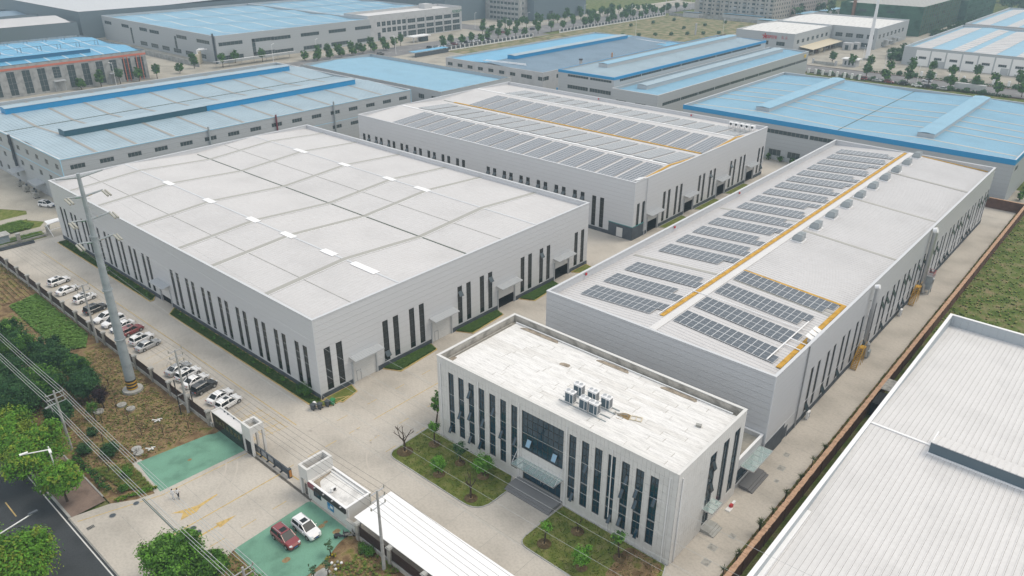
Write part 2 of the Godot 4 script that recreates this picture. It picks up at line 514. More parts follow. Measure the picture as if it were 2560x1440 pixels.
# walls and parapet cap of a rectangular hall; holes per side
func shell(t: Node3D, x0: float, x1: float, z0: float, z1: float, h: float, holes: Dictionary, mat: Material, cap: Material = null, thick := 0.35):
	for side in ["x0", "z1", "x1", "z0"]:
		var mb := MB.new(t.position)
		var f := face_of(side, x0, x1, z0, z1)
		if side in ["x0", "x1"]:
			f.o += f.u * thick
			f.w -= thick * 2
			var hs := []
			for r in holes.get(side, []): hs.append(Rect2(r.position.x - thick, r.position.y, r.size.x, r.size.y))
			wall_into(mb, f, 0, h, hs, thick)
		else:
			wall_into(mb, f, 0, h, holes.get(side, []), thick)
		obj("wall", mb, mat, t)
	if cap:
		var c := MB.new(t.position)
		var e := 0.06
		for side in ["x0", "z1", "x1", "z0"]:
			var f := face_of(side, x0, x1, z0, z1)
			var trim := 0.0 if side in ["z0", "z1"] else thick + e
			c.obox(f.at(f.w / 2, h + 0.05, -thick / 2), f.u * (f.w / 2 + (e if trim == 0.0 else -trim)), Vector3(0, 0.05, 0), f.n * (thick / 2 + e))
		obj("parapet_cap", c, cap, t)
func floor_slab(t: Node3D, x0: float, x1: float, z0: float, z1: float):
	var mb := MB.new(t.position)
	mb.box(x0 + 0.3, x1 - 0.3, -0.06, 0.03, z0 + 0.3, z1 - 0.3)
	obj("floor", mb, M.dark_in, t)
# steel canopy on a wall over a door
func canopy(t: Node3D, f: Face, a: float, w: float, y: float, deep := 1.5):
	var mb := MB.new(t.position)
	var A := f.at(a, y + 0.25, 0.02)
	var B := f.at(a + w, y + 0.25, 0.02)
	var C := f.at(a + w, y, deep)
	var D := f.at(a, y, deep)
	mb.obox((A + C) / 2, f.u * w / 2, (D - A) / 2, Vector3(0, 0.035, 0))
	mb.obox((C + D) / 2 + Vector3(0, -0.07, 0), f.u * w / 2, f.n * 0.03, Vector3(0, 0.1, 0))
	for i in int(w / 0.5):
		var s := f.u * (0.25 + i * 0.5)
		mb.bar(A + s + Vector3(0, 0.05, 0), D + s + Vector3(0, 0.05, 0), 0.06, 0.05)
	obj("canopy", mb, M.canopy, t)
# a roller door, raised by "open" metres, with jambs
func roller_door(t: Node3D, f: Face, a: float, w: float, h: float, open := 0.0, wicket := false):
	var mb := MB.new(t.position)
	mb.obox(f.at(a + w / 2, (h + open) / 2, -0.2), f.u * w / 2, Vector3(0, (h - open) / 2, 0), f.n * 0.04)
	for k in int((h - open) / 0.5):
		mb.obox(f.at(a + w / 2, open + 0.25 + k * 0.5, -0.15), f.u * w / 2, Vector3(0, 0.02, 0), f.n * 0.02)
	var d := obj("roller_door", mb, M.door_white, t)
	var j := MB.new(t.position)
	for s in [-0.12, w + 0.12]: j.obox(f.at(a + s, h / 2, 0.05), f.u * 0.12, Vector3(0, h / 2, 0), f.n * 0.09)
	obj("door_jamb", j, M.canopy, t)
	if wicket:
		var k := MB.new(t.position)
		var q := f.at(a + 1.2, 1.05, -0.13)
		for s in [-1, 1]:
			k.obox(q + f.u * 0.45 * s, f.u * 0.03, Vector3(0, 1.0, 0), f.n * 0.02)
		k.obox(q + Vector3(0, 1.0, 0), f.u * 0.48, Vector3(0, 0.03, 0), f.n * 0.02)
		obj("wicket_frame", k, M.frame_grey, d)
	if open > 0.3:
		var g := MB.new(t.position)
		g.obox(f.at(a + w / 2, open / 2, -3.0), f.u * w / 2, Vector3(0, open / 2, 0), f.n * 0.05)
		for s in [0.0, w]: g.obox(f.at(a + s, open / 2, -1.6), f.u * 0.05, Vector3(0, open / 2, 0), f.n * 1.35)
		g.obox(f.at(a + w / 2, open + 0.1, -1.6), f.u * w / 2, Vector3(0, 0.05, 0), f.n * 1.35)
		obj("doorway", g, M.dark_in, t)
func pipe_part(t: Node3D, called: String, pts: Array, r: float, mat: Material, k := 8) -> MeshInstance3D:
	var mb := MB.new(t.position)
	for i in pts.size() - 1: mb.tube(pts[i], pts[i + 1], r, r, k)
	return obj(called, mb, mat, t)
# long raised ridge vent with a flat lid
func monitor(t: Node3D, axis: String, c: float, w: float, l0: float, l1: float, y0: float, h: float, side: Material, lid: Material):
	var a := MB.new(t.position)
	var p := pt(axis, c - w / 2, y0, l0)
	var q := pt(axis, c + w / 2, y0 + h, l1)
	a.box(p.x, q.x, p.y, q.y, p.z, q.z)
	var m := obj("ridge_vent", a, side, t)
	var b := MB.new(t.position)
	roof_into(b, axis, [Vector2(c - w / 2 - 0.15, y0 + h + 0.05), Vector2(c, y0 + h + 0.3), Vector2(c + w / 2 + 0.15, y0 + h + 0.05)], l0 - 0.1, l1 + 0.1, 0.06, 0.1)
	obj("vent_lid", b, lid, m)

# ---------- setting ----------
func V2(a: Array) -> Array:
	var r := []
	for p in a: r.append(Vector2(p[0], p[1]))
	return r
func sheet(called: String, pts: Array, y: float, mat: Material) -> MeshInstance3D:
	var mb := MB.new()
	mb.poly_flat(V2(pts), y)
	return struct(called, mb, mat)
func rect_sheet(called: String, x0: float, x1: float, z0: float, z1: float, y: float, mat: Material) -> MeshInstance3D:
	return sheet(called, [[x0, z0], [x1, z0], [x1, z1], [x0, z1]], y, mat)
func rounded(pts: Array, r: float, k := 6) -> Array:
	var out := []
	var n := pts.size()
	for i in n:
		var p := Vector2(pts[i][0], pts[i][1])
		var a := (Vector2(pts[(i + n - 1) % n][0], pts[(i + n - 1) % n][1]) - p)
		var b := (Vector2(pts[(i + 1) % n][0], pts[(i + 1) % n][1]) - p)
		var rr: float = minf(pts[i][2] if pts[i].size() > 2 else r, minf(a.length(), b.length()) * 0.48)
		var A := p + a.normalized() * rr
		var B := p + b.normalized() * rr
		for j in k + 1:
			var t := float(j) / k
			out.append(A.lerp(p, t).lerp(p.lerp(B, t), t))
	return out
func kerb_ring(called: String, pts: Array, w: float, h: float, mat: Material, parent: Node, closed := true):
	var mb := MB.new((parent as Node3D).position if parent != self else Vector3.ZERO)
	var n := pts.size()
	for i in (n if closed else n - 1):
		var a: Vector2 = pts[i]
		var b: Vector2 = pts[(i + 1) % n]
		if a.distance_to(b) < 0.01: continue
		mb.bar(Vector3(a.x, h / 2, a.y), Vector3(b.x, h / 2, b.y), w, h)
	return obj(called, mb, mat, parent)
func island(called: String, pts: Array, mat: Material, kerb_mat: Material, h := 0.1):
	var t := MB.new()
	t.slab(pts, -0.02, h - 0.02)
	var o := struct(called, t, mat)
	kerb_ring("kerb", pts, 0.16, h, kerb_mat, o)
	return o
var lawn1 := []
var lawn2 := []
func ground():
	rect_sheet("terrain", -2500, 3200, -3200, 900, -0.3, M.field)
	rect_sheet("left_road", 0.5, 19.75, -1200, 200, -0.13, M.asphalt)
	var e := MB.new()
	e.box(19.72, 20.02, -0.2, 0.02, -400, -96.2)
	struct("road_kerb", e, M.kerb)
	var e2 := MB.new()
	e2.box(19.62, 19.9, -0.2, -0.1, -96.2, -40)
	struct("road_edge_strip", e2, M.kerb)
	var ln := MB.new()
	ln.box(19.2, 19.35, -0.14, -0.126, -400, -40)
	struct("road_edge_line", ln, M.paint_white)
	for i in 5:
		var d := MB.new()
		var z := -106.0 + (i - 2) * 10.0
		d.box(15.12, 15.28, -0.14, -0.126, z, z + 4.1)
		struct("lane_dash", d, M.paint_yellow)
	rect_sheet("sidewalk", 20.02, 24.45, -400, -95.9, 0.0, M.paver)
	var k := MB.new()
	k.box(24.45, 24.65, -0.1, 0.1, -400, -97.0)
	struct("sidewalk_kerb", k, M.kerb)
	sheet("verge_soil", [[24.65, -205], [43.1, -205], [43.1, -98.0], [30.0, -90.0], [24.65, -94.6]], -0.03, M.soil)
	sheet("south_verge", [[19.9, -76], [43.1, -76], [43.1, -20], [19.9, -20]], -0.03, M.soil)
	sheet("driveway", [[19.75, -96.1], [24.6, -94.8], [27.4, -92.9], [30.2, -92.1], [43.5, -91.4], [43.5, -74.7], [31.2, -74.4], [29.0, -73.4], [26.5, -71.5], [24.6, -69.0], [19.75, -66.0]], 0.0, M.concrete)
	var p1 := sheet("green_pad", [[31.0, -100.7], [36.5, -99.9], [41.3, -99.2], [42.4, -98.6], [43.1, -98.7], [43.12, -91.45], [30.3, -92.05]], 0.006, M.pad)
	var p2 := sheet("green_pad", rounded([[31.2, -74.45], [43.15, -74.85], [43.15, -65.6], [40.9, -65.4], [38.5, -64.4], [35.0, -63.8], [31.0, -64.6]], 0.7, 4).map(func(q): return [q.x, q.y]), 0.006, M.pad)
	sheet("pad_border", [[29.6, -91.6], [31.6, -91.6], [31.8, -101.2], [30.3, -101.0]], 0.003, M.concrete)
	rect_sheet("site_paving", 43.1, 241.5, -203.6, -24.4, 0.0, M.concrete)
	sheet("neighbour_yard", [[43.1, -205.2], [43.1, -203.6], [241.5, -203.6], [241.5, -25], [262, -25], [262, -140], [405, -152], [405, -352], [60, -352], [60, -205.2]], -0.012, M.yard)
	sheet("west_yard", [[47, -330], [60.2, -330], [60.4, -205.1], [56.5, -205.2], [57.4, -213], [60.1, -217], [57.5, -221.5], [58.8, -225], [60.0, -229.5], [56, -236], [47, -240]], -0.006, M.yard)
	rect_sheet("west_path", 42, 60.5, -226.4, -222.4, 0.0, M.yard)
	rect_sheet("west_path", 42, 60.5, -213.8, -210.6, 0.0, M.yard)
	sheet("west_garden", [[20, -330], [60, -330], [60, -205], [20, -205]], -0.05, M.lawn)
	sheet("east_field", [[40, -24.2], [420, -24.2], [420, 60], [40, 60]], -0.02, M.field)
	rect_sheet("alley_soil", 60, 239.5, -26.0, -24.4, 0.012, M.soil)
	# grass islands in front of the office
	lawn1 = rounded([[56.75, -74.5], [65.45, -74.8, 0.3], [65.45, -57.2, 0.3], [63.2, -55.7, 0.6], [56.75, -55.7, 3.0]], 1.6)
	lawn2 = rounded([[56.2, -48.2], [65.45, -48.0, 0.3], [65.45, -31.8, 0.3], [56.2, -28.5]], 1.6)
	island("office_lawn", lawn1, M.lawn, M.kerb)
	island("office_lawn", lawn2, M.lawn, M.kerb)
	var bare := MB.new()
	bare.slab(rounded([[58.6, -36.6], [65.2, -37.2], [65.3, -31.9], [58.6, -31.4]], 1.2), 0.02, 0.085)
	struct("bare_earth", bare, M.soil)
	# planted strips round the big hall
	for q in [[[56.7, -198.9], [58.75, -198.9], [58.75, -152.4], [57.6, -150.5], [56.8, -150.5]], [[56.7, -142.0], [58.75, -144.0], [58.75, -94.2], [58.75, -93.4], [62.6, -91.2], [59.0, -91.2], [56.7, -93.2]]]:
		island("planted_strip", V2(q), M.lawn, M.paint_yellow, 0.14)
	for q in [[59.2, 65.0], [72.0, 83.7], [90.3, 102.2], [109.0, 120.6], [127.2, 133.0]]:
		island("planted_strip", V2([[q[0], -93.7], [q[1], -93.7], [q[1] - 0.6, -91.4], [q[0] + 1.6, -90.6]]), M.lawn, M.paint_yellow, 0.12)
	for q in [[164.5, 176.5], [183.0, 195.0], [201.0, 213.5]]:
		island("planted_strip", V2([[q[0], -93.7], [q[1], -93.7], [q[1] - 0.6, -91.6], [q[0] + 0.8, -91.6]]), M.lawn, M.kerb, 0.12)
	# painted lines of the yard: built as thin sheets of paint
	var y := 0.004
	var lines := []
	for z in [-83.0]: for x in [44, 48.5, 51.7, 56.2, 60.7, 65.2, 69.7, 74.2, 78.7]: lines.append([x, x + 2.1, z, 0.13])
	for z in [-87.1, -79.1, -75.2]: for x in [57.0, 63.1, 69.2, 75.3, 81.4]: lines.append([x, x + 2.0, z, 0.12])
	for x in [29.5, 34.0, 38.7]: lines.append([x, x + 2.2, -77.15, 0.12])
	for q in lines:
		var mb := MB.new()
		mb.poly_flat(V2([[q[0], q[2] - q[3] / 2], [q[1], q[2] - q[3] / 2], [q[1], q[2] + q[3] / 2], [q[0], q[2] + q[3] / 2]]), y)
		struct("yellow_dash", mb, M.paint_yellow)
	var long := MB.new()
	long.poly_flat(V2([[51.92, -196], [52.08, -196], [52.08, -91], [51.92, -91]]), y)
	long.poly_flat(V2([[26.2, -82.8], [43.6, -82.8], [43.6, -82.6], [26.2, -82.6]]), y)
	long.poly_flat(V2([[20.2, -94.6], [30.2, -91.2], [30.2, -91.05], [20.2, -94.45]]), y)
	long.poly_flat(V2([[30.2, -91.2], [43.0, -90.6], [43.0, -90.45], [30.2, -91.05]]), y)
	long.poly_flat(V2([[62, -83.1], [76, -83.1], [76, -82.95], [62, -82.95]]), y + 0.002)
	long.poly_flat(V2([[43.8, -91], [44.0, -91], [44.7, -79.6], [44.5, -79.6]]), y)
	struct("yellow_line", long, M.paint_yellow)
	var stalls := MB.new()
	for i in 30:
		var z := -172.5 + i * 2.75
		stalls.poly_flat(V2([[45.4, z], [50.4, z - 0.9], [50.4, z - 0.81], [45.4, z + 0.09]]), y)
	struct("parking_lines", stalls, M.paint_yellow)
	var hatch := MB.new()
	for i in 5:
		hatch.poly_flat(V2([[45.0, -99.5 + i * 1.7], [51.0, -98.6 + i * 1.7], [51.0, -98.5 + i * 1.7], [45.0, -99.4 + i * 1.7]]), y)
		hatch.poly_flat(V2([[45.6 + i * 1.2, -100], [45.7 + i * 1.2, -100], [45.9 + i * 1.2, -91.7], [45.8 + i * 1.2, -91.7]]), y + 0.002)
	struct("hatched_marking", hatch, M.paint_yellow)
	# arrows on the driveway
	var ar := MB.new()
	ar.slab(V2([[35.3, -85.65], [32.4, -85.5], [31.2, -85.9], [29.2, -86.7], [30.3, -85.6], [29.4, -84.5], [31.6, -84.4], [32.5, -84.95], [35.3, -85.4]]), 0.003, 0.009)
	struct("turn_arrow", ar, M.paint_arrow)
	var as_ := MB.new()
	as_.slab(V2([[28.9, -80.0], [32.2, -80.05], [32.2, -80.45], [34.9, -79.85], [32.2, -79.3], [32.2, -79.7], [28.9, -79.75]]), 0.003, 0.009)
	struct("straight_arrow", as_, M.paint_arrow)
	# joints sawn into the paving
	var jt := MB.new()
	for x in [47.5, 56.2]: jt.poly_flat(V2([[x, -202], [x + 0.05, -202], [x + 0.05, -28], [x, -28]]), 0.002)
	for i in 28:
		var z := -200.0 + i * 6.2
		jt.poly_flat(V2([[43.4, z], [56.2, z], [56.2, z + 0.05], [43.4, z + 0.05]]), 0.0025)
	for i in 16:
		var x := 62.0 + i * 6.0
		jt.poly_flat(V2([[x, -92], [x + 0.05, -92], [x + 0.05, -75], [x, -75]]), 0.002)
	for i in 26:
		var x := 66.0 + i * 6.6
		jt.poly_flat(V2([[x, -31.4], [x + 0.05, -31.4], [x + 0.05, -26.9], [x, -26.9]]), 0.002)
	for x in [24.5, 28.6, 33.2, 37.9]: jt.poly_flat(V2([[x, -91.5], [x + 0.05, -91.5], [x + 0.05, -75], [x, -75]]), 0.002)
	struct("paving_joints", jt, M.stone_grey)
	for q in [[66.0, -96.0, 14.0, 1.7, 2.9], [66.0, -96.0, 15.6, 1.75, 2.85], [48.0, -78.5, 9.0, 4.9, 6.3], [48.0, -78.5, 10.6, 4.95, 6.3], [30.0, -96.0, 11.0, 0.5, 1.6], [30.0, -96.0, 12.6, 0.5, 1.5], [62.0, -70.0, 10.0, 3.4, 4.5]]:
		var m := MB.new()
		for w in 16:
			var a0: float = lerpf(q[3], q[4], w / 16.0)
			var a1: float = lerpf(q[3], q[4], (w + 1) / 16.0)
			var P := []
			for rim_pt in [[q[2] - 0.11, a0], [q[2] + 0.11, a0], [q[2] + 0.11, a1], [q[2] - 0.11, a1]]: P.append(Vector3(q[0] + cos(rim_pt[1]) * rim_pt[0], 0.0045, q[1] + sin(rim_pt[1]) * rim_pt[0]))
			m.quad(P[0], P[1], P[2], P[3], Vector3.UP)
		struct("tyre_mark", m, plain(0.475, 0.435, 0.385, 0.9))
	for q in [[34.7, -67.9, 0.6], [41.2, -69.5, 0.5], [42.0, -69.7, 0.35], [41.9, -67.2, 0.6], [36.5, -95.5, 0.35]]:
		var m := MB.new()
		m.poly_flat(rounded([[q[0] - q[2], q[1] - q[2] * 0.6], [q[0] + q[2] * 0.8, q[1] - q[2] * 0.8], [q[0] + q[2], q[1] + q[2] * 0.5], [q[0] - q[2] * 0.6, q[1] + q[2] * 0.7]], 0.5), 0.011)
		struct("worn_patch", m, M.mulch)
	var tr := MB.new()
	tr.box(27.85, 28.15, -0.05, 0.006, -92.4, -74.6)
	struct("drain_channel", tr, M.seam_dark)
	# far ground
	rect_sheet("far_road", -600, 1500, -378.5, -352, -0.006, M.far_road)
	rect_sheet("far_road", 410.5, 431.5, -1200, 400, -0.004, M.far_road)
	rect_sheet("waste_field", 330, 597, -343.5, -250, 0.0, M.dry)
	rect_sheet("east_yard", 431.5, 700, -260, -40, -0.008, M.yard)
	rect_sheet("works_yard", 60, 700, -470, -378.5, -0.01, M.yard)
	rect_sheet("far_works_yard", 170, 330, -760, -470, -0.009, M.yard)
	rect_sheet("grain_field", 180, 420, -1100, -752, 0.01, M.grain)
	sheet("meadow", [[545, -400], [900, -410], [900, -700], [545, -700]], 0.0, M.field)
	rect_sheet("meadow_path", 560, 900, -404, -399.5, 0.02, M.concrete)
	var lm := MB.new()
	for i in 60: lm.poly_flat(V2([[200 + i * 8.0, -365.4], [203 + i * 8.0, -365.4], [203 + i * 8.0, -365.1], [200 + i * 8.0, -365.1]]), 0.004)
	for i in 30: lm.poly_flat(V2([[420.8, -340 + i * 10.0], [421.1, -340 + i * 10.0], [421.1, -336 + i * 10.0], [420.8, -336 + i * 10.0]]), 0.004)
	struct("lane_markings", lm, M.paint_white)
	var rb := MB.new()
	rb.box(410.6, 411.0, 0, 0.14, -345, 100)
	rb.box(431.1, 431.5, 0, 0.14, -345, 100)
	struct("road_kerb", rb, M.brick)
	# manholes
	var mh := 0
	for q in [[20.9, -92.1, 0.45, 1], [23.8, -92.2, 0.5, 0], [27.0, -92.2, 0.45, 0], [29.8, -81.9, 0.45, 0], [29.9, -80.7, 0.45, 0], [36.1, -117.1, 0.75, 2], [32.8, -118.0, 0.8, 2], [36.6, -114.9, 0.7, 2]]:
		var labels := ["square iron drain grate at the roadside end of the driveway", "round manhole cover by the paved footpath corner of the driveway", "round manhole cover on the driveway edge near the shrubs", "round manhole cover between the two yellow arrows, the upper one", "round manhole cover between the two yellow arrows, the lower one", "concrete well ring in the dry grass nearest the tall steel pole", "pale concrete well ring in the dry grass beside the dark tree", "mossy concrete well ring in the dry grass furthest from the road"]
		var t := thing("manhole_cover" if q[3] < 2 else "well_ring", labels[mh], "manhole cover" if q[3] < 2 else "well ring", Vector3(q[0], 0, q[1]))
		var mb := MB.new()
		if q[3] == 1:
			mb.box(-0.5, 0.5, 0.0, 0.012, -0.35, 0.35)
			obj("frame", mb, M.stone_grey, t)
			var g := MB.new()
			for b in 6: g.box(-0.42 + b * 0.15, -0.34 + b * 0.15, 0.012, 0.022, -0.3, 0.3)
			obj("grate", g, M.black, t)
		else:
			var hh: float = 0.02 if q[3] == 0 else 0.25
			mb.tube(Vector3.ZERO, Vector3(0, hh, 0), q[2], q[2] * 0.97, 14)
			obj("ring", mb, M.stone_grey if q[3] == 0 else M.kerb, t)
			var g := MB.new()
			g.tube(Vector3(0, hh, 0), Vector3(0, hh + 0.012, 0), q[2] * 0.8, q[2] * 0.8, 12)
			obj("cover", g, M.plinth if q[3] == 0 else M.stone_grey, t)
		mh += 1

# ---------- the two wide white halls ----------
func wide_hall(label: String, x0: float, x1: float, z0: float, z1: float, tall_x0: bool) -> Node3D:
	var t := thing("factory_hall", label, "factory", Vector3((x0 + x1) / 2, 0, (z0 + z1) / 2))
	var h := 15.0
	var fx := face_of("x0", x0, x1, z0, z1)
	var fz := face_of("z1", x0, x1, z0, z1)
	var wins := []     # [face, a, y, w, h, rows, sash kind]
	var holes := {"x0": [], "z1": []}
	var doors := []
	var R := RandomNumberGenerator.new()
	R.seed = 5 if tall_x0 else 6
	for k in 12:
		# pairs of windows; every third bay of the gable end is a door
		var xa := x0 + 1.5 + k * 6.16
		if k % 3 == 1:
			doors.append([fz, xa - x0 - 0.8, 5.0, 4.3])
			continue
		for s in [0.0, 2.4]: wins.append([fz, xa - x0 + s, 1.1, 1.25, 8.1, 7])
	if tall_x0:
		for k in 17:
			var za := -99.9 - k * 6.13
			if k == 8: continue
			if k < 8 or k > 8: for s in [0.0, 2.35]: wins.append([fx, za + s - z0, 1.1, 1.25, 8.1, 7])
		doors.append([fx, -149.2 - z0, 4.4, 3.9])
	else:
		for k in 16:
			var za := -106.4 - k * 6.13
			if k == 7: continue
			for s in [0.0, 2.45]:
				var tall := k == 0
				wins.append([fx, za + s - z0, 1.1 if tall else 7.05, 1.25, 8.0 if tall else 2.2, 7 if tall else 2])
	for q in wins: holes["x0" if q[0] == fx else "z1"].append(Rect2(q[1], q[2], q[3], q[4]))
	for d in doors: holes["x0" if d[0] == fx else "z1"].append(Rect2(d[1], 0, d[2], d[3]))
	shell(t, x0, x1, z0, z1, h, holes, M.white_wall, M.roof_trim)
	floor_slab(t, x0, x1, z0, z1)
	var i := 0
	for q in wins:
		var w := window(t, q[0], q[1], q[2], q[3], q[4], 1, q[5])
		var open := false
		if q[5] == 2: open = R.randf() < 0.62
		else: open = R.randf() < (0.3 if q[0] == fz else 0.04)
		if open:
			if q[5] == 2: sash(w, 0, -0.05, 1.1, 1.0, 0.55)
			else: sash(w, 0, 3.0 if R.randf() < 0.8 else -2.0, 1.1, 1.15, 0.6)
		i += 1
	i = 0
	for d in doors:
		var opened: float = [0.0, 0.0, 2.2, 2.6, 1.4][i % 5] if tall_x0 else [2.9, 3.0, 3.1, 3.0][i % 4]
		roller_door(t, d[0], d[1], d[2], d[3], opened, opened == 0.0)
		canopy(t, d[0], d[1] - 0.6, d[2] + 1.3, d[3] + 0.9, 1.7)
		i += 1
	# dark base course, cut at the doors
	var pl := MB.new(t.position)
	for f in [fx, fz]:
		var cuts := [0.0]
		var ds := doors.filter(func(d): return d[0] == f)
		ds.sort_custom(func(p, q): return p[1] < q[1])
		for d in ds:
			cuts.append(d[1] - 0.25); cuts.append(d[1] + d[2] + 0.25)
		cuts.append(f.w)
		for k in range(0, cuts.size(), 2):
			pl.obox(f.at((cuts[k] + cuts[k + 1]) / 2, 0.45, 0.03), f.u * (cuts[k + 1] - cuts[k]) / 2, Vector3(0, 0.5, 0), f.n * 0.04)
	obj("plinth", pl, M.plinth, t)
	var tr := MB.new(t.position)
	tr.box(x0 - 0.07, x0 + 0.1, 0, h, z1 - 0.1, z1 + 0.07)
	obj("corner_trim", tr, M.roof_trim, t)
	# two-gabled roof: ridges and the gutter between run along z
	var w4 := (x1 - x0) / 4.0
	var prof := [Vector2(x0 + 0.35, 13.95), Vector2(x0 + w4 - 0.3, 15.1), Vector2(x0 + 2 * w4, 13.9), Vector2(x0 + 3 * w4, 15.1), Vector2(x1 - 0.35, 13.95)]
	var rf := MB.new(t.position)
	roof_into(rf, "x", prof, z0 + 0.35, z1 - 0.35)
	ribs_into(rf, "x", prof, z0 + 0.35, z1 - 0.35, 0.82, 0.16, 0.035)
	obj("roof", rf, M.roof_white, t)
	var g := MB.new(t.position)
	g.box(x0 + 2 * w4 - 0.14, x0 + 2 * w4 + 0.14, 13.9, 13.99, z0 + 2.0, z1 - 0.4)
	obj("valley_gutter", g, M.seam_dark, t)
	for c in [1, 3]:
		var rc := MB.new(t.position)
		var cx: float = prof[c].x
		roof_into(rc, "x", [Vector2(cx - 0.22, 15.10), Vector2(cx, 15.13), Vector2(cx + 0.22, 15.10)], z0 + 0.4, z1 - 0.4, 0.05, 0.03)
		obj("ridge_cap", rc, M.roof_trim, t)
	if tall_x0:
		for z in [-176.4, -157.6, -139.6, -127.0, -109.2, -192.0]:
			var s := MB.new(t.position)
			roof_into(s, "x", prof, z - 0.65, z + 0.65, 0.085, 0.04)
			obj("skylight_strip", s, M.skylight, t)
			var e := MB.new(t.position)
			roof_into(e, "x", prof, z + 0.62, z + 0.72, 0.12, 0.08)
			obj("strip_flashing", e, M.patch_white, t)
		for q in [[1, -129.5, -125.3], [1, -116.0, -112.0], [1, -106.8, -99.9], [1, -142.2, -138.3], [1, -160.0, -156.2], [1, -179, -174.9], [3, -180, -174.5], [3, -160, -156], [3, -142.3, -138.4], [3, -131, -126.3]]:
			var cx: float = prof[q[0]].x
			var s := MB.new(t.position)
			roof_into(s, "x", [Vector2(cx - 0.75, 15.05), Vector2(cx, 15.10), Vector2(cx + 0.75, 15.05)], q[1], q[2], 0.12, 0.05)
			obj("ridge_patch", s, M.patch_white, t)
		# thin seams across the outer slopes
		for c in [x0 + 8.7, x0 + 2 * w4 + 9.0]:
			var s := MB.new(t.position)
			var yy := prof_y(prof, c)
			s.box(c - 0.05, c + 0.05, yy, yy + 0.07, z0 + 0.5, z1 - 0.5)
			obj("roof_seam", s, M.skylight, t)
	return t

func near_halls():
	var b1 := wide_hall("large white hall with a plain two-gabled white roof beside the car park", 58.9, 133.2, -200.9, -93.8, true)
	var b2 := wide_hall("large white hall whose two-gabled roof is covered in rows of solar panels", 152.2, 225.9, -200.2, -93.9, false)
	# the far hall's corner: dark render and a white door
	var mb := MB.new(b2.position)
	mb.box(152.1, 152.2, 0, 3.4, -100.9, -93.85)
	mb.box(152.1, 157.2, 0, 3.4, -93.9, -93.8)
	obj("dark_render", mb, M.plinth, b2)
	var dr := MB.new(b2.position)
	dr.box(152.02, 152.1, 0.2, 2.6, -98.4, -96.6)
	obj("white_door", dr, M.door_white, b2)
	var tl := MB.new(b2.position)
	tl.box(152.05, 152.2, 3.4, 3.55, -101, -93.8)
	tl.box(152.05, 157.3, 3.4, 3.55, -93.92, -93.75)
	obj("teal_flashing", tl, plain(0.05, 0.22, 0.22), b2)
	pipe_part(b2, "downpipe", [Vector3(157.6, 0, -93.7), Vector3(157.6, 14.9, -93.7)], 0.1, M.roof_trim)
	# solar rows of the far hall: four slopes
	var w4 := (225.9 - 152.2) / 4.0
	var slopes := [[154.3, 168.6, 13.95, 15.1, 152.55], [171.4, 185.6, 0, 0, 0], [189.3, 204.2, 0, 0, 0], [208.0, 219.6, 0, 0, 0]]
	var prof := [Vector2(152.55, 13.95), Vector2(152.2 + w4 - 0.3, 15.1), Vector2(152.2 + 2 * w4, 13.9), Vector2(152.2 + 3 * w4, 15.1), Vector2(225.55, 13.95)]
	var names_ := ["car-park-side slope", "slope before the walkway", "slope behind the walkway", "rearmost slope"]
	for k in 4:
		var s: Array = slopes[k]
		var c0: float = s[0]
		var c1: float = s[1]
		for i in 16:
			var z := -96.1 - i * 6.08
			if k == 0 and i == 15: continue
			if k > 0 and i == 15 and k != 1: continue
			if k == 0 and i == 7:
				z -= 0.2
			var label := "solar row on the %s of the further hall, %s from its doors" % [names_[k], nth(i)]
			pv_array(label, "solar rows on the further white hall", "x", prof, c0, c1, z - 5.1, z, 12, 5, M.pv3 if k % 2 == 0 else M.pv2, false)
	for q in [[152.2 + 2 * w4, -193.0, -96.4]]:
		var y := MB.new(b2.position)
		y.box(q[0] - 0.4, q[0] + 0.4, 13.98, 14.12, q[1], q[2])
		obj("walkway", y, M.yellow, b2)
	var y2 := MB.new(b2.position)
	for i in 4:
		var A: Vector2 = prof[i]
		var B: Vector2 = prof[i + 1]
		y2.bar(Vector3(A.x + (1.0 if i == 0 else 0.0), A.y + 0.1, -95.2), Vector3(B.x - (6.0 if i == 3 else 0.0), B.y + 0.1, -95.2), 0.7, 0.1)
	obj("walkway", y2, M.yellow, b2)
	for c in [1, 3]:
		var rc := MB.new(b2.position)
		rc.box(prof[c].x - 0.35, prof[c].x + 0.35, 15.12, 15.22, -199, -96)
		obj("ridge_cover", rc, M.patch_white, b2)
	for i in 5:
		var t := thing("roof_fan", "white boxed extractor fan on the further hall's parapet, %s from the left" % nth(i), "roof fan", Vector3(220.9, 14.1, -103.5 + i * 1.75), 0, "extractor fans on the solar hall")
		box_fan(t)
	for i in 3:
		var q: Array = [[154.2, 14.05, -94.9], [155.3, 14.05, -94.9], [156.4, 14.1, -94.9]][i]
		var t := thing("flashing_hood", "white sheet hood at the near corner of the further hall, %s from the corner" % nth(i), "roof hood", Vector3(q[0], q[1] + 0.9, q[2]))
		var m2 := MB.new()
		m2.obox(Vector3(0, 0.12, 0), Vector3(0.48, 0, 0), Vector3(0, 0.04, -0.02), Vector3(0, 0.25, 0.9))
		m2.box(-0.48, 0.48, -0.9, 0.0, -0.3, -0.2)
		obj("hood", m2, M.patch_white, t)
	for q in [[225.5, 14.6, -157, "on the rear parapet of the solar hall, further one"], [225.5, 14.6, -120, "on the rear parapet of the solar hall, nearer one"]]:
		alarm(Vector3(q[0] - 0.1, q[1], q[2]), Vector3(-1, 0, 0), "red round alarm bell " + q[3])

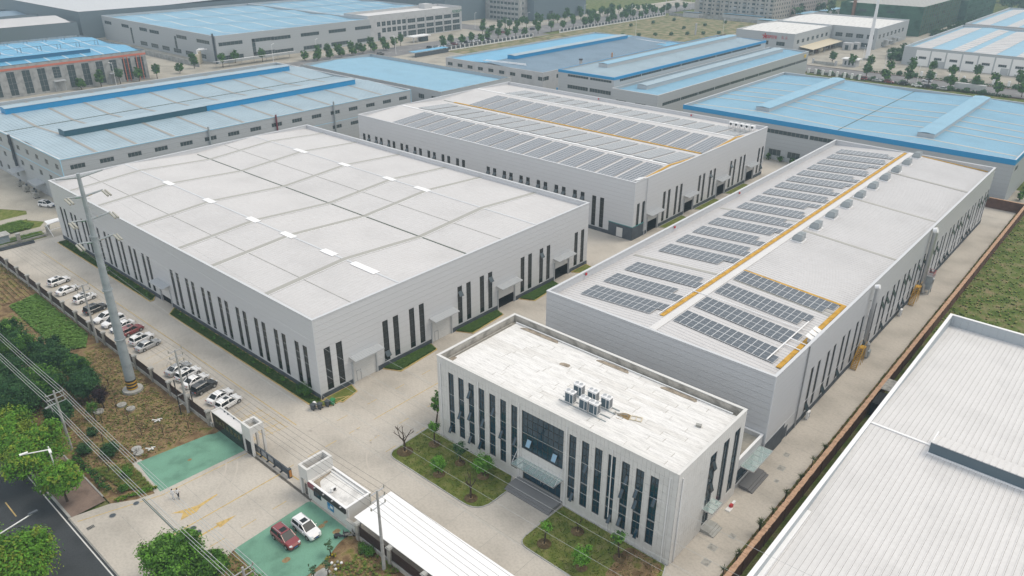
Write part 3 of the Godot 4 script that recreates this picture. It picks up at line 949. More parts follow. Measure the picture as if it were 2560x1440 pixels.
func alarm(p: Vector3, n: Vector3, label: String):
	var t := thing("alarm_bell", label, "alarm bell", p)
	var mb := MB.new()
	mb.tube(Vector3.ZERO, n * 0.16, 0.3, 0.24, 12)
	obj("gong", mb, M.red, t)
	var b := MB.new()
	b.tube(-n * 0.1, Vector3.ZERO, 0.12, 0.12, 8)
	obj("mount", b, M.black, t)
func box_fan(t: Node3D):
	var mb := MB.new()
	mb.box(-0.55, 0.55, 0.9, 1.7, -0.65, 0.65)
	obj("housing", mb, M.white, t)
	var g := MB.new()
	g.tube(Vector3(-0.56, 1.3, 0), Vector3(-0.6, 1.3, 0), 0.33, 0.33, 14)
	obj("fan_opening", g, M.black, t)
	var c := MB.new()
	c.box(-0.62, 0.62, 1.7, 1.78, -0.72, 0.72)
	obj("lid", c, M.patch_white, t)
	for sx in [-1, 1]:
		for sz in [-1, 1]:
			var l := MB.new()
			l.box(sx * 0.5 - 0.05, sx * 0.5 + 0.05, 0, 0.9, sz * 0.6 - 0.05, sz * 0.6 + 0.05)
			obj("leg", l, M.steel, t)

# a row of solar panels lying on a roof slope
var pv_meshes := {}
func pv_array(label: String, group: String, axis: String, prof: Array, c0: float, c1: float, l0: float, l1: float, nc: int, nl: int, mat: Material, single: bool, short_row := -1, short_by := 0):
	var A := pt(axis, c0, prof_y(prof, c0), (l0 + l1) / 2)
	var B := pt(axis, c1, prof_y(prof, c1), (l0 + l1) / 2)
	var e := (B - A).normalized()
	var l := pt(axis, 0, 0, 1)
	var n := e.cross(l).normalized()
	if n.y < 0: n = -n
	var side := e.cross(n).normalized()   # right-handed: e, n, side
	var t := thing("solar_row", label, "solar panels", (A + B) / 2 + n * 0.2, 0, group)
	t.basis = Basis(e, n, side)
	var len := (B - A).length()
	var wid := l1 - l0
	var pc := len / nc
	var pl := wid / nl
	# rails under the panels
	var rails := MB.new()
	for k in nl:
		for s in [0.25, 0.75]:
			var q: float = -wid / 2 + (k + s) * pl
			rails.box(-len / 2, len / 2 - (pc * short_by if k == short_row else 0.0), -0.14, -0.03, q - 0.03, q + 0.03)
	obj("rail", rails, M.steel, t)
	var key := "%.3f %.3f" % [pc, pl]
	if not pv_meshes.has(key):
		var g := MB.new()
		g.box(-pc / 2 + 0.055, pc / 2 - 0.055, -0.02, 0.022, -pl / 2 + 0.055, pl / 2 - 0.055)
		var f := MB.new()
		for s in [-1, 1]:
			f.box(s * (pc / 2 - 0.035) - 0.03, s * (pc / 2 - 0.035) + 0.03, -0.03, 0.02, -pl / 2 + 0.005, pl / 2 - 0.005)
			f.box(-pc / 2 + 0.065, pc / 2 - 0.065, -0.03, 0.02, s * (pl / 2 - 0.035) - 0.03, s * (pl / 2 - 0.035) + 0.03)
		f.box(-pc / 2 + 0.065, pc / 2 - 0.065, -0.029, 0.026, -0.012, 0.012)
		var m := ArrayMesh.new()
		m.add_surface_from_arrays(Mesh.PRIMITIVE_TRIANGLES, g.mesh().surface_get_arrays(0))
		m.add_surface_from_arrays(Mesh.PRIMITIVE_TRIANGLES, f.mesh().surface_get_arrays(0))
		pv_meshes[key] = m
	if single:
		var m: ArrayMesh = pv_meshes[key]
		m.surface_set_material(0, mat)
		m.surface_set_material(1, M.pv_frame)
		for j in nl:
			for i in nc:
				if j == short_row and i >= nc - short_by: continue
				var o := MeshInstance3D.new()
				o.name = numbered(t, "panel")
				o.mesh = m
				t.add_child(o, true)
				o.position = Vector3(-len / 2 + (i + 0.5) * pc, 0, -wid / 2 + (j + 0.5) * pl)
	else:
		# small ones: panels of a row joined
		var skey := "joined %s %d %d %s" % [key, nc, nl, str(mat.get_instance_id())]
		if not pv_meshes.has(skey):
			var g := MB.new()
			var f := MB.new()
			f.box(-len / 2, len / 2, -0.03, 0.0, -wid / 2, wid / 2)
			for j in nl:
				for i in nc:
					var cx := -len / 2 + (i + 0.5) * pc
					var cz := -wid / 2 + (j + 0.5) * pl
					g.quad(Vector3(cx - pc / 2 + 0.05, 0.012, cz - pl / 2 + 0.05), Vector3(cx + pc / 2 - 0.05, 0.012, cz - pl / 2 + 0.05), Vector3(cx + pc / 2 - 0.05, 0.012, cz + pl / 2 - 0.05), Vector3(cx - pc / 2 + 0.05, 0.012, cz + pl / 2 - 0.05), Vector3.UP)
			pv_meshes[skey] = [g.mesh(), f.mesh()]
		stuff(put("panel", pv_meshes[skey][0], mat, t))
		put("frame", pv_meshes[skey][1], M.pv_frame, t)

# ---------- long white hall with the solar rows ----------
func long_hall():
	var x0 := 91.9
	var x1 := 224.5
	var z0 := -72.7
	var z1 := -31.6
	var t := thing("factory_hall", "long white hall in front with solar rows and curved vents along its ridge", "factory", Vector3((x0 + x1) / 2, 0, (z0 + z1) / 2))
	var fz := face_of("z1", x0, x1, z0, z1)
	var holes := []
	var R := RandomNumberGenerator.new()
	R.seed = 9
	var wins := []
	for k in 18:
		for s in [0.0, 2.75]:
			var a: float = 106.8 + k * 6.66 + s - x0
			if a + 1.4 > fz.w: continue
			wins.append(a)
			holes.append(Rect2(a, 1.1, 1.25, 8.4))
	holes.append(Rect2(99.2 - x0, 0, 1.5, 2.4))
	shell(t, x0, x1, z0, z1, 15.05, {"z1": holes}, M.white_wall2, M.roof_trim)
	floor_slab(t, x0, x1, z0, z1)
	for a in wins:
		var w := window(t, fz, a, 1.1, 1.25, 8.4, 1, 7)
		var q := R.randf()
		if q < 0.42: sash(w, 0, 3.0, 1.12, 1.3, 0.5)
		if R.randf() < 0.4: sash(w, 0, -2.6, 1.12, 1.3, 0.5)
	var dd := MB.new(t.position)
	dd.obox(fz.at(99.95 - x0, 1.2, -0.1), Vector3(0.72, 0, 0), Vector3(0, 1.18, 0), Vector3(0, 0, 0.04))
	obj("side_door", dd, M.plinth, t)
	var pl := MB.new(t.position)
	pl.box(x0 + 8.9, x1, 0, 0.95, z1, z1 + 0.06)
	pl.box(x0, x0 + 7.2, 0, 3.4, z1, z1 + 0.06)
	obj("plinth", pl, M.plinth, t)
	var tr := MB.new(t.position)
	tr.box(x0 - 0.06, x0 + 0.1, 0, 15.05, z1 - 0.1, z1 + 0.08)
	tr.box(x0, x1, 3.4, 3.5, z1, z1 + 0.03)
	obj("corner_trim", tr, M.roof_trim, t)
	var prof := [Vector2(z0 + 0.35, 13.7), Vector2(-52.1, 15.08), Vector2(z1 - 0.35, 13.7)]
	var rf := MB.new(t.position)
	roof_into(rf, "z", prof, x0 + 0.35, x1 - 0.35)
	ribs_into(rf, "z", prof, x0 + 0.35, x1 - 0.35, 0.82, 0.16, 0.05)
	obj("roof", rf, M.roof_white, t)
	var rc := MB.new(t.position)
	roof_into(rc, "z", [Vector2(-52.55, 15.05), Vector2(-52.1, 15.08), Vector2(-51.3, 15.03)], x0 + 0.4, x1 - 0.4, 0.1, 0.06)
	obj("ridge_cap", rc, M.roof_bright, t)
	var yl := MB.new(t.position)
	yl.box(97.2, 223.3, 15.02, 15.16, -53.55, -52.85)
	obj("walkway", yl, M.yellow, t)
	var y2 := MB.new(t.position)
	y2.bar(Vector3(122.4, 15.1, -52.0), Vector3(122.4, 13.95, -33.0), 0.55, 0.12)
	obj("walkway", y2, M.yellow, t)
	var y3 := MB.new(t.position)
	y3.box(96.4, 122.7, 13.88, 14.0, -33.5, -32.75)
	obj("walkway", y3, M.yellow, t)
	var y4 := MB.new(t.position)
	y4.bar(Vector3(223.6, 15.1, -52.6), Vector3(223.6, 13.95, -33.0), 0.5, 0.1)
	obj("walkway", y4, M.yellow, t)
	# skylight strips and seams across the near slope
	for x in [148.8, 175.9, 202.4, 117.6, 118.9]:
		var s := MB.new(t.position)
		var z_in := -51.2 if x > 120 else -50.9
		roof_into(s, "z", [Vector2(z_in, prof_y(prof, z_in)), Vector2(-32.3, prof_y(prof, -32.3))], x - 0.4, x + 0.4, 0.075, 0.04)
		obj("skylight_strip", s, M.skylight, t)
	for x in [117.6, 153.0]:
		var s := MB.new(t.position)
		roof_into(s, "z", [Vector2(-71.6, prof_y(prof, -71.6)), Vector2(-53.7, prof_y(prof, -53.7))], x - 0.4, x + 0.4, 0.075, 0.04)
		obj("skylight_strip", s, M.skylight, t)
	# white cable trays on the roof
	pipe_part(t, "cable_tray", [Vector3(97.0, 14.25, -35.2), Vector3(112.5, 14.25, -35.2)], 0.12, M.patch_white)
	pipe_part(t, "cable_tray", [Vector3(103.0, 14.3, -35.3), Vector3(103.0, 14.1, -32.6)], 0.1, M.patch_white)
	pipe_part(t, "cable_tray", [Vector3(105.2, 14.3, -35.3), Vector3(105.2, 14.1, -32.6)], 0.1, M.patch_white)
	pipe_part(t, "cable_tray", [Vector3(108.3, 15.25, -53.9), Vector3(108.3, 15.3, -50.8), Vector3(109.6, 14.1, -34.6)], 0.07, M.patch_white)
	pipe_part(t, "cable_tray", [Vector3(97, 15.15, -53.85), Vector3(223, 15.15, -53.85)], 0.07, M.patch_white)
	pipe_part(t, "downpipe", [Vector3(103.6, 0.2, -31.45), Vector3(103.6, 15, -31.45)], 0.11, M.frame_grey)
	for i in 18:
		var x := 96.6 + i * 6.72 if i < 3 else 121.9 + (i - 3) * 6.62
		pv_array("solar row on the rear slope of the long hall, %s from the office" % nth(i), "solar rows on the long hall", "z", prof, -68.9, -53.9, x, x + 4.5, 13, 2, M.pv, true, 1 if i % 3 == 0 else 0, 1 + (i % 2))
	for i in 4:
		var x: float = [96.9, 103.5, 110.6, 116.8][i]
		if i == 3: x = 116.9 + 0.6
		pv_array("dark solar row on the near slope of the long hall, %s from the office" % nth(i), "solar rows on the near slope", "z", prof, -51.0, -34.2 + [0.0, 0.0, -1.0, 0.4][i], x, x + 4.5, 15, 2, M.pv, true, 0 if i == 0 else 1, 1)
	for i in 10:
		var v := thing("roof_vent", "white curved-hood ventilator beside the yellow ridge walkway, %s from the solar corner" % nth(i), "roof vent", Vector3(143.3 + i * 8.66, 14.95, -49.9), 0, "hooded vents along the ridge")
		hood_vent(v)
	for i in 3:
		var v := thing("vent_hood", "white sloping vent cowl on the gutter above the yellow stairs, %s from the office end" % nth(i), "roof vent", Vector3(106.6 + i * 1.45, 14.1, -32.3))
		var mb := MB.new()
		mb.obox(Vector3(0, 0.75, -0.3), Vector3(0.6, 0, 0), Vector3(0, 0.03, 0.02), Vector3(0, 0.25, -0.7))
		mb.obox(Vector3(0, 0.5, 0.55), Vector3(0.6, 0, 0), Vector3(0, 0.28, 0.12), Vector3(0, -0.03, 0.04))
		obj("cowl", mb, M.white, v)
		var b := MB.new()
		b.box(-0.45, 0.45, 0, 0.5, -0.6, 0.3)
		obj("base", b, M.roof_trim, v)
	for q in [[102.6, "nearer one"], [133.6, "middle one"], [163, "further one"]]:
		alarm(Vector3(q[0], 14.7, -72.2), Vector3(0, 0, 1), "red alarm bell on the left parapet of the long hall, " + q[1])
	# flue pipes on the wall of the alley
	for q in [[131.8, "thin steel flue pipe on the alley wall nearer the office", 0.32, 4.2], [167.4, "thick steel flue pipe on the alley wall above the silver unit", 0.5, 3.0]]:
		var f := thing("flue_pipe", q[1], "flue pipe", Vector3(q[0], 0, -30.8))
		pipe_part(f, "pipe", [Vector3(q[0], q[3], -30.8), Vector3(q[0], 14.6, -30.8)], q[2], M.steel, 12)
		pipe_part(f, "cap", [Vector3(q[0], 14.75, -31.2), Vector3(q[0], 15.0, -30.5)], q[2] * 1.25, M.patch_white, 12)
		for yy in [6.0, 9.0, 12.0]: pipe_part(f, "bracket", [Vector3(q[0], yy, -31.6), Vector3(q[0], yy, -30.8)], 0.07, M.steel, 6)
		pipe_part(f, "bend", [Vector3(q[0], q[3], -30.8), Vector3(q[0] + 0.8, q[3] - 1.0, -30.6), Vector3(q[0] + 0.8, 0.6, -30.4)], q[2] * 0.8, M.steel, 10)
	alley_things()

func hood_vent(t: Node3D):
	var mb := MB.new()
	# side profile swept along x: back curve rising to a flat top, open front
	var pr := []
	for i in 7:
		var a := PI / 2 * i / 6.0
		pr.append(Vector2(-0.95 * cos(a), 1.55 * sin(a)))
	pr.append(Vector2(0.95, 1.55))
	pr.append(Vector2(1.05, 0.35))
	for i in pr.size() - 1:
		var p: Vector2 = pr[i]
		var q: Vector2 = pr[i + 1]
		var out := Vector3(0, -(q.x - p.x), 0) * -1.0 + Vector3(0, 0, -(q.y - p.y))
		mb.quad(Vector3(-1.05, p.y, p.x), Vector3(1.05, p.y, p.x), Vector3(1.05, q.y, q.x), Vector3(-1.05, q.y, q.x), out)
	for s in [-1.05, 1.05]:
		for i in range(1, pr.size() - 1):
			var a := Vector3(s, pr[0].y, pr[0].x)
			mb.quad(a, Vector3(s, pr[i].y, pr[i].x), Vector3(s, pr[i + 1].y, pr[i + 1].x), a, Vector3(s, 0, 0))
	obj("hood", mb, M.galv, t)
	var b := MB.new()
	b.box(-1.25, 1.25, -0.1, 0.14, -1.15, 1.2)
	obj("curb", b, M.patch_white, t)
	var g := MB.new()
	for i in 5: g.box(-1.0, 1.0, 0.42 + i * 0.22, 0.47 + i * 0.22, 1.04 - i * 0.02, 1.09 - i * 0.02)
	obj("louvre", g, M.canopy, t)
	var r := MB.new()
	for x in [-0.5, 0.0, 0.5]: r.box(x - 0.03, x + 0.03, 1.56, 1.6, -0.1, 0.95)
	obj("seam", r, M.galv, t)

func stairs(t: Node3D, x_low: float, x_high: float, z: float, top: float, mat: Material):
	# straight flight rising along +x beside the wall
	var n := 13
	for s in [-0.45, 0.45]:
		var st := MB.new(t.position)
		st.bar(Vector3(x_low, 0.1, z + s), Vector3(x_high, top, z + s), 0.06, 0.28)
		obj("stringer", st, mat, t)
		var hr := MB.new(t.position)
		hr.bar(Vector3(x_low, 1.1, z + s), Vector3(x_high, top + 1.0, z + s), 0.05, 0.05)
		hr.bar(Vector3(x_low, 0.65, z + s), Vector3(x_high, top + 0.55, z + s), 0.04, 0.04)
		hr.bar(Vector3(x_high, top + 1.0, z + s), Vector3(x_high + 1.3, top + 1.0, z + s), 0.05, 0.05)
		for i in 5:
			var u := i / 4.0
			hr.bar(Vector3(lerpf(x_low, x_high, u), lerpf(0.1, top, u), z + s), Vector3(lerpf(x_low, x_high, u), lerpf(1.1, top + 1.0, u), z + s), 0.05, 0.05, Vector3.RIGHT)
		obj("handrail", hr, mat, t)
	for i in n:
		var u := (i + 0.7) / n
		var m := MB.new(t.position)
		m.obox(Vector3(lerpf(x_low, x_high, u), lerpf(0.05, top, u), z), Vector3(0.14, 0, 0), Vector3(0, 0.02, 0), Vector3(0, 0, 0.44))
		obj("tread", m, mat, t)
	var p := MB.new(t.position)
	p.box(x_high, x_high + 1.3, top - 0.05, top + 0.02, z - 0.48, z + 0.48)
	obj("landing", p, mat, t)
	var l := MB.new(t.position)
	for s in [-0.42, 0.42]:
		l.bar(Vector3(x_high + 1.2, 0, z + s), Vector3(x_high + 1.2, top, z + s), 0.08, 0.08, Vector3.RIGHT)
		l.bar(Vector3(x_high + 0.1, 0, z + s), Vector3(x_high + 0.1, top, z + s), 0.08, 0.08, Vector3.RIGHT)
		l.bar(Vector3(x_high + 0.1, 0.4, z + s), Vector3(x_high + 1.2, top - 0.4, z + s), 0.05, 0.05)
	obj("frame", l, mat, t)

func alley_things():
	for q in [[127.4, 129.9, "yellow steel stair against the alley wall, nearer the office"], [160.9, 163.4, "yellow steel stair against the alley wall beside the silver unit"]]:
		var t := thing("steel_stair", q[2], "stair", Vector3(q[0], 0, -30.7))
		stairs(t, q[0], q[1], -30.7, 3.4, M.yellow)
	var s := thing("dust_collector", "tall silver dust collector with a caged top in the alley", "machine", Vector3(169.9, 0, -30.2))
	var mb := MB.new()
	mb.box(-0.95, 0.95, 1.1, 4.1, -0.8, 0.8)
	obj("housing", mb, M.galv, s)
	for c in [[-0.85, -0.7], [0.85, -0.7], [-0.85, 0.7], [0.85, 0.7]]:
		var l := MB.new()
		l.box(c[0] - 0.08, c[0] + 0.08, 0, 1.1, c[1] - 0.08, c[1] + 0.08)
		obj("leg", l, M.galv, s)
	var h := MB.new()
	h.tube(Vector3(0, 1.1, 0), Vector3(0, 0.4, 0), 1.0, 0.15, 4)
	obj("hopper", h, M.steel, s)
	var cg := MB.new()
	for yy in [4.6, 5.1]:
		for e in [[-1, -1, 1, -1], [1, -1, 1, 1], [1, 1, -1, 1], [-1, 1, -1, -1]]:
			cg.bar(Vector3(e[0] * 0.95, yy, e[1] * 0.8), Vector3(e[2] * 0.95, yy, e[3] * 0.8), 0.04, 0.04)
	for e in [[-1, -1], [1, -1], [1, 1], [-1, 1], [0, 1], [0, -1]]: cg.bar(Vector3(e[0] * 0.95, 4.1, e[1] * 0.8), Vector3(e[0] * 0.95, 5.1, e[1] * 0.8), 0.04, 0.04, Vector3.RIGHT)
	obj("cage", cg, M.red, s)
	var pf := MB.new()
	for i in 7: pf.box(-1.1 + i * 0.33, -0.95 + i * 0.33, 4.1, 4.16, -0.95, 0.95)
	obj("platform", pf, M.steel, s)
	var pp := MB.new()
	pp.tube(Vector3(-0.4, 2.4, 0.85), Vector3(-0.4, 3.5, 0.95), 0.2, 0.2, 10)
	pp.tube(Vector3(-0.4, 3.5, 0.95), Vector3(-0.1, 3.9, 0.6), 0.2, 0.2, 10)
	obj("duct", pp, M.steel, s)
	var rt := thing("red_tarpaulin", "red cloth bundle hung beside the silver dust collector", "tarpaulin", Vector3(172.1, 0, -30.0))
	var rm := MB.new()
	rm.ball(Vector3(0, 2.0, 0), Vector3(0.5, 1.0, 0.35), 8, 6)
	rm.tube(Vector3(0, 0, 0), Vector3(0, 1.6, 0), 0.08, 0.08, 6)
	obj("cloth", rm, plain(0.5, 0.1, 0.1), rt)
	for q in [[154.9, "white air conditioner unit on the alley paving by the middle windows"], [107.6, "white air conditioner unit on the alley paving near the office end"]]:
		var t := thing("air_conditioner", q[1], "air conditioner", Vector3(q[0], 0, -30.95))
		var m := MB.new()
		m.box(-0.45, 0.45, 0.05, 1.45, -0.2, 0.2)
		obj("cabinet", m, M.white, t)
		for yy in [0.45, 1.05]:
			var f := MB.new()
			f.tube(Vector3(0.05, yy, 0.2), Vector3(0.05, yy, 0.23), 0.26, 0.26, 12)
			obj("fan", f, M.frame_grey, t)
		var ft := MB.new()
		for sx in [-0.35, 0.35]: ft.box(sx - 0.06, sx + 0.06, 0, 0.05, -0.2, 0.2)
		obj("foot", ft, M.black, t)
	for q in [[133.7, "grey duct box by the foot of the nearer flue pipe"]]:
		var t := thing("duct_box", q[1], "machine", Vector3(q[0], 0, -30.5))
		var m := MB.new()
		m.box(-0.6, 0.6, 0.35, 1.5, -0.45, 0.45)
		obj("housing", m, M.galv, t)
		var p := MB.new()
		p.tube(Vector3(0, 1.5, 0), Vector3(0, 2.6, 0), 0.28, 0.28, 10)
		p.tube(Vector3(0, 2.6, 0), Vector3(-0.6, 3.1, 0), 0.28, 0.28, 10)
		obj("duct", p, M.steel, t)
		for sx in [-0.5, 0.5]:
			var l := MB.new()
			l.box(sx - 0.06, sx + 0.06, 0, 0.35, -0.4, 0.4)
			obj("leg", l, M.galv, t)

# ---------- office block ----------
# cladding plates: a grid of thin slabs with open joints round the holes
func cladding(mb: MB, f: Face, y0: float, y1: float, cw: float, ch: float, holes: Array):
	var nx := int(round(f.w / cw))
	var ny := int(round((y1 - y0) / ch))
	for i in nx:
		for j in ny:
			var rects := [Rect2(i * f.w / nx + 0.012, y0 + j * (y1 - y0) / ny + 0.012, f.w / nx - 0.024, (y1 - y0) / ny - 0.024)]
			for h in holes:
				var next := []
				for r in rects:
					if not r.intersects(h):
						next.append(r)
						continue
					var m: Rect2 = r.intersection(h)
					if m.position.y - r.position.y > 0.03: next.append(Rect2(r.position, Vector2(r.size.x, m.position.y - r.position.y)))
					if r.end.y - m.end.y > 0.03: next.append(Rect2(r.position.x, m.end.y, r.size.x, r.end.y - m.end.y))
					if m.position.x - r.position.x > 0.03: next.append(Rect2(r.position.x, m.position.y, m.position.x - r.position.x, m.size.y))
					if r.end.x - m.end.x > 0.03: next.append(Rect2(m.end.x, m.position.y, r.end.x - m.end.x, m.size.y))
				rects = next
			for r in rects:
				var c := f.at(r.position.x + r.size.x / 2, r.position.y + r.size.y / 2, 0.03)
				var u: Vector3 = f.u * r.size.x / 2
				var v := Vector3(0, r.size.y / 2, 0)
				var d := f.n * 0.03
				mb.quad(c - u - v + d, c + u - v + d, c + u + v + d, c - u + v + d, f.n)
				mb.quad(c - u + v + d, c + u + v + d, c + u + v - d, c - u + v - d, Vector3.UP)
				mb.quad(c - u - v + d, c - u + v + d, c - u + v - d, c - u - v - d, -f.u)
				mb.quad(c + u - v + d, c + u + v + d, c + u + v - d, c + u - v - d, f.u)
func steps(called: String, label: String, x0: float, x1: float, z0: float, z1: float, h: float, dir: String, n: int, mat: Material):
	var t := thing(called, label, "steps", Vector3((x0 + x1) / 2, 0, (z0 + z1) / 2))
	var going := 0.36
	for i in n:
		var m := MB.new(t.position)
		var y := h * (n - i) / n
		var e := i * going
		if dir == "x0": m.box(x0 - e, x1 if i == 0 else x0 - e + going, 0, y, z0, z1)
		elif dir == "z1": m.box(x0, x1, 0, y, z0 if i == 0 else z1 + e - going, z1 + e)
		else: m.box(x0 if i == 0 else x1 + e - going, x1 + e, 0, y, z0, z1)
		obj("landing" if i == 0 else "step", m, mat, t)
	return t
func glass_canopy(label: String, f: Face, a: float, w: float, y: float, deep: float, bays: int, y_rod: float):
	var t := thing("glass_canopy", label, "canopy", f.at(a + w / 2, y, 0))
	for i in bays:
		var p := MB.new(t.position)
		var c := f.at(a + (i + 0.5) * w / bays, y + 0.06, deep / 2)
		p.obox(c, f.u * (w / bays / 2 - 0.03), Vector3(0, 0.012, 0), f.n * (deep / 2))
		obj("glass_pane", p, M.pane, t)
	for i in bays + 1:
		var b := MB.new(t.position)
		b.bar(f.at(a + i * w / bays, y, 0.02), f.at(a + i * w / bays, y, deep), 0.1, 0.14)
		obj("beam", b, M.steel, t)
	var e := MB.new(t.position)
	e.bar(f.at(a, y, deep), f.at(a + w, y, deep), 0.1, 0.12)
	e.bar(f.at(a, y, 0.1), f.at(a + w, y, 0.1), 0.1, 0.12)
	obj("edge_beam", e, M.steel, t)
	if y_rod > y:
		for i in [0, bays / 2, bays]:
			if i == bays / 2 and bays > 4: continue
			var r := MB.new(t.position)
			r.tube(f.at(a + i * w / bays, y_rod, 0.1), f.at(a + i * w / bays, y + 0.1, deep * 0.85), 0.05, 0.05, 6)
			obj("tie_rod", r, M.steel, t)
func office():
	var x0 := 65.65
	var x1 := 83.15
	var z0 := -72.3
	var z1 := -31.6
	var h := 14.2
	var t := thing("office_block", "white stone office block with tall dark window slots and a stained white roof", "office", Vector3((x0 + x1) / 2, 0, (z0 + z1) / 2))
	var fx := face_of("x0", x0, x1, z0, z1)
	var fz := face_of("z1", x0, x1, z0, z1)
	var hx := []
	for k in 7: hx.append(Rect2(-70.0 + k * 2.066 - z0, 1.6, 1.12, 10.65))
	for k in 7: hx.append(Rect2(-47.5 + k * 2.05 - z0, 1.6, 1.15, 10.65))
	var big := Rect2(-55.65 - z0, 5.85, 7.25, 6.4)
	var ent := Rect2(-55.4 - z0, 0.55, 6.8, 3.2)
	var hz := [Rect2(73.7 - x0, 0.6, 1.75, 11.5), Rect2(77.2 - x0, 1.8, 1.65, 10.4), Rect2(80.3 - x0, 1.8, 1.65, 10.4)]
	shell(t, x0, x1, z0, z1, h, {"x0": hx + [big, ent], "z1": hz}, M.joint, null, 0.3)
	floor_slab(t, x0, x1, z0, z1)
	var cl := MB.new(t.position)
	cladding(cl, fx, 0.02, h + 0.02, 0.62, 1.18, hx + [big, ent])
	cladding(cl, fz, 0.02, h + 0.02, 0.62, 1.18, hz)
	cladding(cl, face_of("z0", x0, x1, z0, z1), 0.02, h, 0.62, 1.18, [])
	cladding(cl, face_of("x1", x0, x1, z0, z1), 0.02, h, 0.62, 1.18, [])
	stuff(obj("cladding_plate", cl, M.stone, t))
	var R := RandomNumberGenerator.new()
	R.seed = 21
	for i in hx.size():
		var r: Rect2 = hx[i]
		var w := window(t, fx, r.position.x, r.position.y, r.size.x, r.size.y, 2, 9, 0.12, M.glass_teal)
		var sp := MB.new(w.position)
		sp.obox(w.position + Vector3(-0.06, -1.5, 0), Vector3(0.05, 0, 0), Vector3(0, 0.09, 0), Vector3(0, 0, 0.56))
		var spn := MB.new()
		spn.box(-0.56, 0.56, -1.62, -1.46, 0.0, 0.08)
		obj("light_bar", spn, M.frame_grey, w)
		var open: Array = [[-4.1], [-0.6], [4.0, 0.2, -4.0], [0.3, -4.0], [3.2], [0.0], [0.1], [-4.0], [1.9], [], [-4.1], [3.4, 1.0, -3.6], [2.2, 0.4, -4.0], [2.3], []][i]
		for q in open:
			var s: float = 0.27 if R.randf() < 0.5 else -0.27
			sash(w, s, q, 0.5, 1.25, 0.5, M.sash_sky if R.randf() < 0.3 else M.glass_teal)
	var bw := window(t, fx, big.position.x, big.position.y, big.size.x, big.size.y, 8, 5, 0.12, M.glass_teal, null, "wide_window")
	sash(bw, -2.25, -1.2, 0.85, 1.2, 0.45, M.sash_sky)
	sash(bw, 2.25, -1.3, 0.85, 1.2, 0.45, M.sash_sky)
	var en := window(t, fx, ent.position.x, ent.position.y, ent.size.x, ent.size.y, 6, 2, 0.28, M.glass_teal, null, "entrance")
	for s in [-0.3, 0.3]:
		var hd := MB.new()
		hd.box(s - 0.03, s + 0.03, -0.9, 0.2, 0.02, 0.1)
		obj("handle", hd, M.steel, en)
	for i in 3:
		var r: Rect2 = hz[i]
		var w := window(t, fz, r.position.x, r.position.y, r.size.x, r.size.y, 2, 9, 0.12, M.glass_teal)
		if i == 0:
			for q in [[0.42, 4.2], [-0.42, 3.4], [0.42, 0.7], [-0.42, 0.2]]: sash(w, q[0], q[1], 0.75, 1.2, 0.35)
	# roof: lapped membrane sheets inside the parapet
	var base := MB.new(t.position)
	base.box(x0 + 0.3, x1 - 0.3, 12.9, 13.1, z0 + 0.3, z1 - 0.3)
	obj("roof", base, M.yard, t)
	var n := 17
	var sw := (x1 - x0 - 1.5) / n
	for i in n:
		var z := z0 + 1.0
		while z < z1 - 0.75:
			var len := R.randf_range(5.0, 11.0)
			var ze := minf(z + len, z1 - 0.7)
			if z1 - 0.7 - ze < 2.0: ze = z1 - 0.7
			var m := MB.new(t.position)
			var y := 13.13 + 0.012 * ((i + int(z)) % 3)
			var xa := x0 + 0.75 + i * sw
			m.obox(Vector3(xa + sw / 2, y + 0.01, (z + ze) / 2), Vector3(sw / 2 - 0.015, 0.014, 0), Vector3(0, 0.01, 0), Vector3(0, 0, (ze - z) / 2 - 0.03))
			obj("membrane_sheet", m, M["membrane_%d" % [0, 0, 1, 0, 1, 2][R.randi() % 6]], t)
			z = ze
	var pc := MB.new(t.position)
	for side in ["x0", "z1", "x1", "z0"]:
		var f := face_of(side, x0, x1, z0, z1)
		var trim := 0.36 if side in ["x0", "x1"] else -0.08
		pc.obox(f.at(f.w / 2, h + 0.06, -0.12), f.u * (f.w / 2 - trim), Vector3(0, 0.05, 0), f.n * 0.21)
	obj("parapet_cap", pc, M.stone, t)
	var pi := MB.new(t.position)
	pi.box(x1 - 0.34, x1 - 0.305, 13.1, 14.15, z0 + 0.35, z1 - 0.35)
	pi.box(x0 + 0.4, x1 - 0.4, 13.1, 14.15, z0 + 0.305, z0 + 0.34)
	obj("parapet_render", pi, M.parapet, t)
	pipe_part(t, "roof_pipe", [Vector3(x1 - 0.75, 13.3, z0 + 1), Vector3(x1 - 0.75, 13.3, z1 - 1.5)], 0.11, M.white)
	pipe_part(t, "roof_pipe", [Vector3(x0 + 1.0, 13.28, z0 + 0.8), Vector3(x1 - 1.6, 13.28, z0 + 0.8)], 0.09, M.stone_grey)
	for z in [-71.6, -63.9, -56.1, -47.85, -40.75, -32.6]:
		pipe_part(t, "downpipe", [Vector3(x0 - 0.14, 0.1, z), Vector3(x0 - 0.14, 13.2, z)], 0.075, M.white, 8)
	pipe_part(t, "downpipe", [Vector3(x0 + 1.0, 0.1, z1 + 0.14), Vector3(x0 + 1.0, 13.2, z1 + 0.14)], 0.075, M.white, 8)
	steps("entrance_steps", "grey granite steps and landing before the office entrance", 63.3, 65.6, -56.2, -48.3, 0.55, "x0", 3, plain(0.2, 0.2, 0.205, 0.8))
	glass_canopy("large glass canopy on steel beams over the office entrance", fx, -55.9 - z0, 7.6, 4.15, 2.1, 8, 6.3)
	glass_canopy("small glass canopy over the side door of the office", fz, 73.3 - x0, 2.8, 3.9, 1.5, 3, 0.0)
	steps("side_steps", "pale concrete steps under the small glass canopy at the office side", 73.6, 76.0, -31.5, -30.3, 0.45, "z1", 3, M.kerb)
